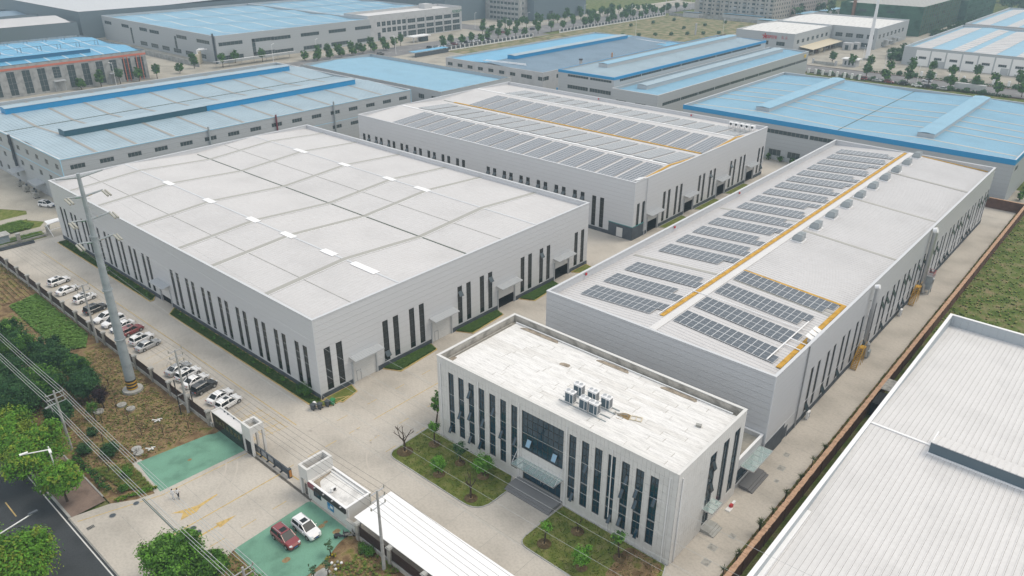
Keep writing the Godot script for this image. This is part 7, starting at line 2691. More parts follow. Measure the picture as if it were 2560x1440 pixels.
	# blue-fascia hall and its lower aisle
	var d := hall_box("blue_fascia_hall", "grey hall with a bright blue fascia band and a long grey ridge vent", 259.0, 398.0, -201.6, -173.4, 15.3, [["x0", -196.6, 11.4, 2, 13.0, 10.6, 1.0, 8], ["x0", -196.6, 11.4, 2, 8.2, 10.6, 1.6, 8], ["z1", 263.2, 16.2, 8, 13.2, 15.8, 1.0, 12]], M.grey_wall, M.fascia)
	sheet_roof(d, "z", [Vector2(-201.3, 14.7), Vector2(-188, 15.4), Vector2(-173.7, 14.7)], 259.3, 397.7, M.pale_roof, 1.2)
	monitor(d, "z", -190.5, 4.6, 275.5, 394.0, 15.1, 1.7, M.canopy, M.blue_roof)
	fascia(d, 259, 398, -201.6, -173.4, 14.35, 15.4, M.fascia, ["x0", "z1"])
	var e := hall_box("low_aisle_hall", "lower grey hall with a pale blue roof and a dark window band under its eave", 257.5, 403.0, -173.2, -152.0, 11.5, [["z1", 261.5, 14.1, 10, 6.8, 13.8, 1.3, 10], ["x0", -171, 9.0, 2, 6.0, 5.0, 1.4, 4]], M.grey_wall, M.roof_trim)
	sheet_roof(e, "z", [Vector2(-173.0, 10.6), Vector2(-163, 11.2), Vector2(-152.3, 10.6)], 257.8, 402.7, M.blue_roof, 1.2)
	monitor(e, "z", -164.3, 4.4, 265.5, 394.5, 11.1, 1.6, M.canopy, M.pale_roof)
	var ye := MB.new(e.position)
	ye.box(397.5, 400.0, 8.9, 10.4, -152.0, -151.85)
	obj("yellow_emblem", ye, plain(0.6, 0.42, 0.08), e)
	for q in [[267, -222.5, 3.2, 2.4, M.kerb, "pale flat-roofed shed between the dusky blue hall and the blue-fascia hall"], [279, -214, 2.6, 3.0, M.fascia, "blue container beside the blue-fascia hall"], [262, -208, 2.4, 2.2, M.stone_grey, "grey equipment box with weeds on top behind the solar hall"]]:
		var s := thing("yard_shed", q[5], "shed", Vector3(q[0], 0, q[1]))
		var m := MB.new()
		m.box(-q[2], q[2], 0, q[3], -2.0, 2.0)
		obj("wall", m, M.pale_wall if q[4] != M.fascia else M.fascia, s)
		var r := MB.new()
		r.box(-q[2] - 0.2, q[2] + 0.2, q[3], q[3] + 0.15, -2.2, 2.2)
		obj("roof", r, q[4], s)
	# wide light blue roof on the right
	var g := hall_box("light_blue_hall", "wide light blue roof hall with blue fascia and two ridge vents on the right", 244.0, 329.5, -133.4, -30.2, 13.0, [["x0", -131, 14.6, 4, 8.6, 14.2, 1.4, 10], ["x0", -72, 13.0, 3, 8.6, 3.2, 1.4, 3], ["x0", -100, 6.5, 2, 1.4, 4.2, 2.1, 3], ["z1", 247, 14.0, 5, 8.8, 4.2, 1.6, 3]], M.grey_wall, M.roof_trim)
	var pg := [Vector2(-133.1, 12.0), Vector2(-108.5, 12.9), Vector2(-80.4, 12.0), Vector2(-56.2, 12.9), Vector2(-30.5, 12.0)]
	sheet_roof(g, "z", pg, 244.3, 329.2, M.blue_roof, 1.2)
	strips(g, "z", pg, [252.6, 267.6, 276, 284.5, 293.8, 309.5], 0.8, plain(0.5, 0.47, 0.42, 0.5))
	var vg := MB.new(g.position)
	vg.box(245, 329, 12.0, 12.12, -80.5, -80.3)
	obj("valley_gutter", vg, M.seam_dark, g)
	for q in [[-108.5], [-56.2]]: monitor(g, "z", q[0], 4.8, 254.2, 325.0, 12.7, 1.4, M.canopy, M.blue_roof)
	fascia(g, 244, 329.5, -133.4, -30.2, 11.6, 13.14, M.fascia, ["x0", "z1"])
	for i in 5:
		bush("dark shrub against the light blue hall's wall, %s from the left" % nth(i), Vector3(242.6, 0, -103 + i * 4.0), Vector3(1.0, 1.2, 1.2), DARK + GREEN, 400 + i, 24, 18, 0.2, "shrubs by the light blue hall")
	for i in 4:
		bush("shrub on the wide hall's right-hand corner path, %s from the corner" % nth(i), Vector3(252 + i * 5.0, 0, -27.6), Vector3(1.3, 1.3, 1.2), GREEN, 410 + i, 26, 18, 0.22, "shrubs by the corner path")

# ---------- far distance ----------
func far_buildings():
	var w := hall_box("works_hall", "large grey works with a bright sky-blue roof far behind on the left", 216.0, 322.0, -545.0, -403.0, 14.5, [
		["z1", 217.4, 20.2, 2, 9.0, 14.5, 2.0, 6], ["z1", 250.0, 20.0, 4, 8.8, 13.0, 2.0, 6], ["z1", 217.4, 20.2, 2, 1.4, 14.0, 2.4, 6], ["z1", 251, 20.0, 4, 1.2, 13.0, 2.2, 6], ["z1", 237.5, 90, 1, 2.0, 2.2, 9.0, 1],
		["x0", -542, 24.5, 3, 9.8, 10.0, 2.0, 4], ["x0", -480, 33.0, 2, 9.6, 12.0, 2.0, 4], ["x0", -424, 24, 1, 9.4, 14, 2.0, 5], ["x0", -506, 56, 2, 1.0, 2.5, 9.5, 1], ["x0", -495, 14, 6, 1.2, 9.0, 2.4, 4]], M.grey_wall, M.roof_trim)
	var pw := []
	for i in 8: pw.append(Vector2(-544.6 + i * 20.17, 13.2 if i % 2 == 0 else 14.2))
	sheet_roof(w, "z", pw, 216.4, 321.6, M.blue_roof, 2.0, 0.1)
	strips(w, "z", pw, [232, 248, 264, 280, 296, 312], 1.2, plain(0.55, 0.6, 0.62), 0.12)
	pipe_part(w, "downpipe", [Vector3(215.4, 0, -404.5), Vector3(215.4, 15.8, -404.5)], 0.5, M.plinth)
	var w2 := hall_box("works_hall", "rear wing of the grey works with a bright sky-blue roof behind the long office", 322.2, 400.0, -545.0, -430.0, 14.5, [], M.grey_wall, M.roof_trim)
	var pw2 := []
	for i in 7: pw2.append(Vector2(-544.6 + i * 19.0, 13.2 if i % 2 == 0 else 14.2))
	sheet_roof(w2, "z", pw2, 322.5, 399.7, M.blue_roof, 2.0, 0.1)
	strips(w2, "z", pw2, [330, 346, 362, 378, 392], 1.2, plain(0.55, 0.6, 0.62), 0.12)
	var ko := hall_box("works_office", "long grey works office with window rows and letters high on its end", 322.2, 406.5, -429.6, -405.0, 16.0, [
		["z1", 329.3, 90, 1, 9.0, 2.8, 2.8, 2], ["z1", 333.2, 4.35, 5, 9.0, 3.3, 2.8, 2], ["z1", 355.4, 8.4, 6, 9.0, 6.9, 2.6, 4], ["z1", 333.2, 4.35, 5, 5.0, 3.3, 2.8, 2], ["z1", 355.4, 8.4, 6, 5.0, 6.9, 2.6, 4], ["z1", 346.6, 4.4, 2, 0.6, 3.0, 3.6, 2], ["z1", 355.4, 8.4, 6, 0.6, 7.2, 3.6, 4], ["z1", 329.3, 90, 1, 0.4, 2.6, 5.0, 1]], M.pale_wall, M.pale_wall)
	sheet_roof(ko, "z", [Vector2(-429.3, 14.6), Vector2(-405.3, 14.6)], 322.5, 406.2, M.roof_bright)
	text_on(ko, face_of("z1", 322.2, 406.5, -429.6, -405), "KOROP", 79.5, 13.0, 2.0, plain(0.12, 0.22, 0.16))
	var st := MB.new(ko.position)
	st.box(386, 393, 14.6, 17.6, -427, -421)
	obj("stair_head", st, M.pale_wall, ko)
	for i in 7:
		var m := MB.new(ko.position)
		m.box(354.6 + i * 8.4, 355.2 + i * 8.4, 0, 13.0, -405.0, -404.7)
		obj("pilaster", m, M.pale_wall, ko)
	var gh := thing("gatehouse", "small white flat-roofed gatehouse in front of the long grey works office", "gatehouse", Vector3(347, 0, -385))
	var gm := MB.new()
	gm.box(0, 6, 0, 3.3, -2.0, 2.0)
	obj("wall", gm, M.glass_far, gh)
	var gr := MB.new()
	gr.box(-8, 7.5, 3.3, 3.9, -3.2, 3.2)
	obj("roof", gr, M.white, gh)
	for x in [-7.0, -3.5]:
		var p := MB.new()
		p.box(x - 0.25, x + 0.25, 0, 3.3, 2.2, 2.7)
		obj("column", p, M.pale_wall, gh)
	# dark grey factory behind the works
	var dg := hall_box("dark_hall", "dark slate-grey factory with a pale grey roof behind the sky-blue works", 205.0, 420.0, -720.0, -552.0, 17.0, [["x0", -640, 22.0, 3, 0.5, 4.0, 7.5, 2]], M.slate_wall, M.plinth)
	sheet_roof(dg, "x", [Vector2(205.4, 15.6), Vector2(312, 18.5), Vector2(419.6, 15.6)], -719.6, -552.4, M.deep_roof.duplicate() if false else M.roof_trim, 3.0, 0.1)
	for i in 3:
		var m := MB.new(dg.position)
		m.box(258 + i * 62.0, 296 + i * 62.0, 17.2, 19.4, -665, -659)
		obj("roof_vent", m, M.slate_wall, dg)
	# red-banded building
	var rd := hall_box("red_banded_hall", "red-banded grey hall with tall dark windows and a vivid blue roof", 60.0, 171.5, -470.0, -390.5, 13.7, [["z1", 103.1, 6.3, 4, 0.8, 3.3, 10.2, 2], ["z1", 128.3, 6.3, 1, 5.9, 3.3, 5.0, 2], ["z1", 134.6, 6.4, 3, 0.8, 3.3, 10.2, 2], ["z1", 153.7, 5, 1, 5.9, 3.3, 5.0, 2], ["z1", 159.6, 6.2, 2, 0.8, 4.2, 10.0, 2]], M.grey_plaster, M.plinth)
	fascia(rd, 60, 171.5, -470, -390.5, 11.6, 12.5, M.red_band, ["z1"])
	var pr := [Vector2(-469.6, 12.6), Vector2(-450, 14.2), Vector2(-430, 13.0), Vector2(-410, 14.2), Vector2(-390.9, 12.6)]
	sheet_roof(rd, "z", pr, 60.4, 171.1, M.vivid_roof, 1.6, 0.08)
	strips(rd, "z", pr, [74, 82, 90, 98, 106, 114, 122, 130, 138, 146, 154, 162], 0.7, plain(0.5, 0.6, 0.68), 0.1)
	monitor(rd, "z", -404.5, 4.0, 62, 151, 13.6, 1.6, plain(0.02, 0.14, 0.26, 0.5), M.vivid_roof)
	for q in [[-428.0, 165], [-452.0, 158]]:
		for i in 10:
			var m := MB.new(rd.position)
			var x: float = q[1] - i * 9.0
			m.bar(Vector3(x - 8, 15.4, q[0]), Vector3(x, 15.4, q[0]), 0.2, 0.2)
			m.bar(Vector3(x, 13.2, q[0]), Vector3(x, 15.4, q[0]), 0.3, 0.3, Vector3.RIGHT)
			m.bar(Vector3(x - 1.5, 13.2, q[0]), Vector3(x - 1.5, 15.4, q[0]), 0.2, 0.2, Vector3.RIGHT)
			obj("roof_railing", m, M.deep_roof, rd)
	for x in [160.4, 162.2, 166.6, 168.6]:
		pipe_part(rd, "red_pipe", [Vector3(x, 0.2, -390.1), Vector3(x, 11.6, -390.1)], 0.22, M.red_band, 6)
	for x in [128.0, 153.0]:
		var f := face_of("z1", 60, 171.5, -470, -390.5)
		canopy(rd, f, x - 60.5, 5.0, 4.8, 2.0)
		roller_door(rd, f, x - 60.0, 4.0, 4.4)
	var gb := hall_box("grey_hall", "dark grey hall with a pale mauve roof behind the red-banded one", 60.0, 197.0, -600.0, -536.0, 13.0, [], M.slate_wall, M.plinth)
	sheet_roof(gb, "z", [Vector2(-599.6, 11.5), Vector2(-568, 14.5), Vector2(-536.4, 11.5)], 60.4, 196.6, M.roof_white, 1.6, 0.08)
	monitor(gb, "z", -572, 6, 60, 140, 13.8, 2.0, M.slate_wall, M.roof_trim)
	var gb2 := hall_box("grey_hall", "low dark hall at the upper left edge under the yellow field", 60.0, 205.0, -690.0, -640.0, 9.0, [], M.slate_wall, M.plinth)
	sheet_roof(gb2, "z", [Vector2(-689.6, 8.0), Vector2(-665, 10.0), Vector2(-640.4, 8.0)], 60.4, 204.6, M.deep_roof, 2.0, 0.1)
	var pt_ := hall_box("pale_house", "pale four-storey house at the corner of the yellow field", 246.0, 262.0, -780.0, -756.0, 14.0, [["x0", -777, 7.0, 3, 9.0, 2.6, 2.0, 2], ["x0", -777, 7.0, 3, 4.5, 2.6, 2.0, 2], ["z1", 248, 7.0, 2, 9.0, 2.6, 2.0, 2], ["z1", 248, 7.0, 2, 4.5, 2.6, 2.0, 2]], M.pale_wall, M.pale_wall, "house")
	sheet_roof(pt_, "z", [Vector2(-779.7, 13.6), Vector2(-756.3, 13.6)], 246.3, 261.7, M.kerb)
	for q in [[196.0, -745.0, 12.0, 7.0, "white single-storey house at the upper left corner"], [214.0, -760.0, 5.0, 4.0, "small white hut between the trees at the yellow field"]]:
		var h := hall_box("white_house", q[4], q[0] - q[2], q[0] + q[2], q[1] - 6, q[1] + 6, q[3], [["z1", q[0] - 2, 5.0, 2, 2.0, 2.4, 1.6, 2]], M.pale_wall, M.pale_wall, "house")
		sheet_roof(h, "z", [Vector2(q[1] - 5.7, q[3] - 0.5), Vector2(q[1] + 5.7, q[3] - 0.5)], q[0] - q[2] + 0.3, q[0] + q[2] - 0.3, M.roof_bright)
	# grey block and the long dark halls at the top
	var kb := hall_box("grey_office_block", "grey four-storey office block with window rows at the top of the view", 468.7, 478.5, -470.0, -404.7, 17.5, [["x0", -435.1, 3.75, 8, 12.0, 2.9, 1.9, 2], ["x0", -435.1, 3.75, 8, 8.2, 2.9, 1.9, 2], ["x0", -435.1, 3.75, 8, 4.4, 2.9, 1.9, 2], ["x0", -435.1, 3.75, 8, 0.8, 2.9, 1.9, 2], ["z1", 472.5, 90, 1, 12.4, 1.5, 1.9, 1], ["z1", 472.5, 90, 1, 8.6, 1.5, 1.9, 1], ["z1", 472.5, 90, 1, 4.8, 1.5, 1.9, 1], ["z1", 472.5, 90, 1, 0.8, 1.5, 2.2, 1]], M.grey_plaster, M.pale_wall, "office")
	sheet_roof(kb, "z", [Vector2(-469.7, 16.8), Vector2(-405, 16.8)], 469, 478.2, M.kerb)
	hall_box("dark_hall", "dark blue-grey factory right of the grey office block", 478.6, 546.0, -520.0, -398.0, 17.5, [["z1", 497, 22, 2, 0.4, 5.0, 6.0, 2]], M.slate_wall, M.plinth)
	hall_box("dark_hall", "long dark blue-grey factory left of the grey office block", 424.0, 468.4, -640.0, -440.0, 17.0, [["x0", -520, 40, 2, 0.5, 6.0, 6.0, 2]], M.slate_wall, M.plinth)
	# apartment blocks
	for k in 3:
		var q: Array = [[606.0, 640.0, -330.0, -262.5, "long pale apartment block with window columns facing the waste field"], [640.3, 720.0, -290.0, -262.5, "pinkish apartment block stretching away behind the white-roofed factory"], [700.0, 790.0, -330.0, -296.0, "furthest apartment block at the top of the view"]][k]
		var ws := []
		for s in 5:
			if k == 0:
				ws.append(["x0", -325.5, 7.6, 9, 1.4 + s * 3.1, 2.6, 1.7, 2])
				ws.append(["x0", -321.4, 7.6, 8, 1.6 + s * 3.1, 1.4, 1.4, 1])
				ws.append(["z1", 609.0, 4.6, 7, 1.4 + s * 3.1, 2.0, 1.7, 2])
			else: ws.append(["z1", q[0] + 3.0, 4.6, int((q[1] - q[0]) / 4.6) - 1, 1.4 + s * 3.1, 2.0, 1.7, 2])
		var t := hall_box("apartment_block", q[4], q[0], q[1], q[2], q[3], 18.0, ws, M.apartment if k != 1 else M.apartment2, M.kerb, "apartment block")
		var lf := MB.new(t.position)
		for s in 5: lf.box(q[0] - 0.12, q[1] + 0.1, 0.6 + s * 3.1, 0.75 + s * 3.1, q[2], q[3] + 0.12)
		obj("floor_band", lf, M.kerb, t)
		if k == 0:
			for i in 9:
				var m := MB.new(t.position)
				m.box(605.7, 606.0, 0, 18, -322.7 + i * 7.6, -322.4 + i * 7.6)
				obj("downpipe", m, M.stone_grey, t)
				for fl in 4:
					if (i * 3 + fl * 5) % 7 < 4:
						var b := MB.new(t.position)
						b.box(604.9, 606.0, 1.3 + fl * 3.1, 2.2 + fl * 3.1, -325.6 + i * 7.6, -322.9 + i * 7.6)
						obj("balcony", b, M.frame_grey if (i + fl) % 3 else M.pale_wall, t)
	for q in [[600, -283, 4.0, 16.0, "light blue shed roof in front of the apartment block, longest one"], [584, -252, 6.0, 9.0, "light blue shed roof at the corner of the waste field"], [652, -252.5, 16.0, 3.0, "blue roofed shed below the pinkish apartment block"], [690, -247, 20.0, 3.0, "blue roofed shed row further along the pinkish apartment block"], [590, -322, 4.0, 7.0, "dark low shed at the far corner of the waste field"]]:
		var s := thing("blue_shed", q[4], "shed", Vector3(q[0], 0, q[1]))
		var m := MB.new()
		m.box(-q[2], q[2], 0, 3.4, -q[3], q[3])
		obj("wall", m, M.pale_wall, s)
		var r := MB.new()
		r.obox(Vector3(0, 3.75, 0), Vector3(q[2] + 0.4, -0.3, 0), Vector3(0, 0.06, 0), Vector3(0, 0, q[3] + 0.4))
		obj("roof", r, M.blue_roof if q[2] != 4.0 or q[3] > 10 else M.deep_roof, s)
	# white-roofed L-shaped factory with red sign
	var sp := hall_box("white_roof_factory", "grey factory with a brilliant white roof and a red sign", 453.0, 511.5, -217.0, -180.5, 12.4, [["x0", -211, 10.0, 3, 5.2, 5.2, 2.3, 3], ["z1", 457.5, 7.3, 7, 6.5, 3.4, 2.2, 2], ["x0", -206, 12.0, 2, 1.0, 5.2, 2.0, 3]], M.grey_wall, M.roof_trim)
	sheet_roof(sp, "x", [Vector2(453.3, 11.6), Vector2(482, 12.6), Vector2(511.2, 11.6)], -216.7, -180.8, M.membrane)
	var fs := face_of("x0", 453, 511.5, -217, -180.5)
	text_on(sp, fs, "SIPITE", 22.6, 9.7, 1.7, M.red, "red_lettering")
	var em := MB.new(sp.position)
	for i in 5:
		var ang := TAU * i / 5.0 + 0.3
		em.obox(fs.at(18.6 + cos(ang) * 0.9, 9.9 + sin(ang) * 0.9, 0.12), (fs.u * cos(ang) + Vector3.UP * sin(ang)) * 0.75, (Vector3.UP * cos(ang) - fs.u * sin(ang)) * 0.28, fs.n * 0.08)
	obj("red_emblem", em, M.red, sp)
	for i in 2:
		var g := MB.new(sp.position)
		glyph(g, fs, 28.6 + i * 2.3, 9.0, 1.8, 21 + i * 4)
		obj("sign_character", g, M.red, sp)
	var sp2 := hall_box("white_roof_factory", "right-hand wing of the brilliant white-roofed factory", 511.7, 573.0, -217.0, -153.0, 12.4, [["x0", -178.2, 6.4, 4, 6.0, 4.4, 2.4, 3], ["z1", 515.5, 7.6, 7, 6.0, 3.4, 2.4, 2], ["x0", -162, 8, 1, 1.0, 6.5, 2.4, 3], ["z1", 523, 15.2, 3, 0.6, 3.4, 2.6, 2]], M.grey_wall, M.roof_trim)
	sheet_roof(sp2, "x", [Vector2(512, 11.6), Vector2(542, 12.6), Vector2(572.7, 11.6)], -216.7, -153.3, M.membrane)
	for x in [527.0, 543.0]: canopy(sp2, face_of("z1", 511.7, 573, -217, -153), x - 511.7, 6.0, 4.0, 4.0)
	var cn := thing("loading_canopy", "cream loading canopy beside the white-roofed factory", "canopy", Vector3(484, 0, -177))
	var cm := MB.new()
	cm.obox(Vector3(2.0, 4.1, 0.4), Vector3(24.0, 0, 0), Vector3(0, 0.08, 0.0), Vector3(0, -0.5, 4.6))
	obj("roof", cm, M.canvas, cn)
	for i in 6:
		var m := MB.new()
		m.box(-20 + i * 8.8, -19.7 + i * 8.8, 0, 3.6, 4.4, 4.7)
		obj("post", m, M.steel, cn)
	for i in 5:
		var s := thing("pallet_load", "stacked goods under the cream loading canopy, %s from the road" % nth(i), "pallet", Vector3(468 + i * 8.0, 0, -176.5))
		var m := MB.new()
		m.box(-2.2, 2.2, 0.15, 1.2 + 0.4 * (i % 3), -1.6, 1.6)
		obj("load", m, [M.stone_grey, M.brick, M.canvas][i % 3], s)
		var b := MB.new()
		b.box(-2.4, 2.4, 0, 0.15, -1.7, 1.7)
		obj("pallet", b, M.mulch, s)
	for i in 2:
		var s := thing("white_container", "white container cabin beside the factory wing, %s one" % ["wider", "narrower"][i], "container", Vector3(501 + i * 5.2, 0, -165.5 + i * 3.5))
		var m := MB.new()
		m.box(-2.2, 2.2, 0.1, 4.2, -2.6 + i, 2.6 - i)
		obj("body", m, M.pale_wall, s)
		var d := MB.new()
		d.box(-2.28, -2.2, 0.3, 3.0, -1.0, 1.0)
		obj("door", d, M.glass_far, s)
	var wg := thing("gatehouse", "white gatehouse with dark slot windows between the road and the factory yard", "gatehouse", Vector3(444, 0, -143.5))
	var wgm := MB.new()
	wgm.box(-2.6, 2.6, 0, 3.6, -3.6, 3.6)
	obj("wall", wgm, M.pale_wall, wg)
	var wgr := MB.new()
	wgr.box(-3.2, 3.2, 3.6, 4.0, -4.4, 4.4)
	obj("roof", wgr, M.white, wg)
	for z in [-2.0, 0.0, 2.0]:
		var m := MB.new()
		m.box(-2.68, -2.6, 0.8, 2.8, z - 0.45, z + 0.45)
		obj("window", m, M.glass_far, wg)
	var gw := thing("yard_gate", "pale sliding gate at the mouth of the factory yard", "gate", Vector3(439, 0, -156))
	var gwm := MB.new()
	gwm.box(-0.2, 0.2, 0.1, 1.5, -6, 6)
	obj("panel", gwm, M.kerb, gw)
	for z in [-6.3, 6.3]:
		var m := MB.new()
		m.box(-0.6, 0.6, 0, 2.6, z - 0.5, z + 0.5)
		obj("pillar", m, M.pale_wall, gw)
	var ms := thing("white_mast", "tall tapered white mast rising out of the top of the view", "mast", Vector3(470.2, 0, -143.6))
	for i in 3:
		var m := MB.new()
		m.tube(Vector3(0, i * 16.0, 0), Vector3(0, i * 16.0 + 16, 0), 1.25 - i * 0.3, 0.95 - i * 0.3, 16)
		obj("mast_section", m, M.tower, ms)
	var mb := MB.new()
	mb.box(-1.8, 1.8, 0, 1.2, -1.8, 1.8)
	obj("foot", mb, M.kerb, ms)
	# netted building shells
	for k in 2:
		var q: Array = [[592.0, 690.0, -206.0, -150.5, 19.0, "half-built block wrapped in green safety netting with a pale slab on top"], [692.0, 790.0, -206.0, -146.0, 17.0, "second green-netted block further back"]][k]
		var t := thing("netted_block", q[5], "building site", Vector3((q[0] + q[1]) / 2, 0, (q[2] + q[3]) / 2))
		shell(t, q[0], q[1], q[2], q[3], q[4], {"z1": [], "x0": []}, M.netting, M.netting, 0.4)
		var r := MB.new(t.position)
		r.box(q[0] + 1.5, q[1] - 1.5, q[4] - 1.2, q[4] - 0.8, q[2] + 1.5, q[3] - 1.5)
		obj("top_slab", r, M.kerb, t)
		var R := RandomNumberGenerator.new()
		R.seed = 500 + k
		for s in 6:
			var b := MB.new(t.position)
			b.box(q[0] - 0.25, q[1], 1.5 + s * 3.0, 1.75 + s * 3.0, q[3], q[3] + 0.28)
			b.box(q[0] - 0.28, q[0], 1.5 + s * 3.0, 1.75 + s * 3.0, q[2], q[3] + 0.28)
			obj("scaffold_rail", b, plain(0.05, 0.1, 0.075, 0.9), t)
		for i in 16:
			var f := face_of("z1" if i % 2 else "x0", q[0], q[1], q[2], q[3])
			var b := MB.new(t.position)
			var aa := R.randf_range(0.05, 0.92) * f.w
			b.obox(f.at(aa, 2.6 + 3.0 * (i % 6), 0.05), f.u * R.randf_range(1.0, 2.6), Vector3(0, 0.7, 0), f.n * 0.08)
			obj("net_gap", b, M.glass_far, t)
		var n := MB.new(t.position)
		for i in 20:
			var f := face_of("z1", q[0], q[1], q[2], q[3])
			n.obox(f.at((i + 0.5) / 20.0 * f.w, q[4] / 2, 0.15), f.u * 0.09, Vector3(0, q[4] / 2, 0), f.n * 0.1)
		obj("scaffold_pole", n, M.net_brown if k == 0 else M.netting, t)
	var oc := thing("orange_hoist", "rusty orange hoist mast on the netted building site", "hoist", Vector3(591, 0, -196))
	for i in 8:
		var m := MB.new()
		m.box(-0.9, 0.9, i * 2.6, i * 2.6 + 2.5, -0.9, 0.9)
		obj("hoist_section", m, M.net_brown, oc)
	# white-walled hall with striped blue roof
	for k in 2:
		var q: Array = [[469.5, 593.0, -124.9, -20.0, 9.6, "long white-walled hall with a blue and pale striped roof on the right"], [604.0, 740.0, -126.0, -30.0, 9.6, "further blue and pale striped roof hall at the right edge"]][k]
		var t := hall_box("striped_roof_hall", q[5], q[0], q[1], q[2], q[3], q[4], [["x0", -116.5, 7.7, 12, 3.9, 3.7, 1.1, 4]] if k == 0 else [["x0", -122, 13, 7, 4.5, 12.0, 1.6, 6]], M.grey_wall if k == 0 else M.pale_wall, M.roof_trim)
		var pr2 := [Vector2(q[2] + 0.3, 8.3), Vector2(-108.5, 9.3), Vector2(-94, 8.3), Vector2(-78, 9.3), Vector2(-62, 8.3), Vector2(-45, 9.3), Vector2(q[3] - 0.3, 8.3)]
		sheet_roof(t, "z", pr2, q[0] + 0.3, q[1] - 0.3, M.blue_roof)
		for i in 15:
			for s in [[-122.5, -112.5], [-103.0, -97.0], [-93.0, -81.0], [-72, -65], [-60.5, -49], [-40, -30]]:
				var m := MB.new(t.position)
				var x: float = q[0] + 3.0 + i * (q[1] - q[0] - 6.0) / 15.0
				roof_into(m, "z", [Vector2(s[0], prof_y(pr2, s[0])), Vector2(s[1], prof_y(pr2, s[1]))], x, x + (q[1] - q[0] - 6.0) / 15.0 - 0.9, 0.12, 0.05)
				obj("pale_roof_panel", m, M.roof_white, t)
		if k == 0:
			for i in 13:
				var m := MB.new(t.position)
				m.box(q[0] - 0.1, q[0] - 0.02, 0.2, 8.2, -118.2 + i * 7.7, -111.1 + i * 7.7)
				var wp := MB.new(t.position)
				wp.box(q[0] - 0.1, q[0], 0.2, 3.7, -118.2 + i * 7.7, -111.2 + i * 7.7)
				wp.box(q[0] - 0.1, q[0], 5.2, 8.3, -118.2 + i * 7.7, -111.2 + i * 7.7)
				wp.box(q[0] - 0.1, q[0], 3.7, 5.2, -118.2 + i * 7.7, -116.6 + i * 7.7)
				wp.box(q[0] - 0.1, q[0], 3.7, 5.2, -112.7 + i * 7.7, -111.2 + i * 7.7)
				obj("white_panel", wp, M.white, t)
			for z in [-107.0, -76.5]:
				var m := MB.new(t.position)
				m.box(q[0] - 0.16, q[0] - 0.08, 0, 3.4, z, z + 3.6)
				obj("roller_door", m, M.canopy, t)
	var hd := thing("white_hoarding", "white box trailer parked on the right-hand road", "trailer", Vector3(412.5, 0, -77.5))
	var hm := MB.new()
	hm.box(-1.2, 1.2, 0.9, 3.4, -6.5, 6.5)
	obj("box", hm, M.pale_wall, hd)
	for z in [-4.5, 3.5, 4.7]:
		var m := MB.new()
		m.tube(Vector3(-1.15, 0.5, z), Vector3(1.15, 0.5, z), 0.5, 0.5, 10)
		obj("wheel", m, M.rubber, hd)

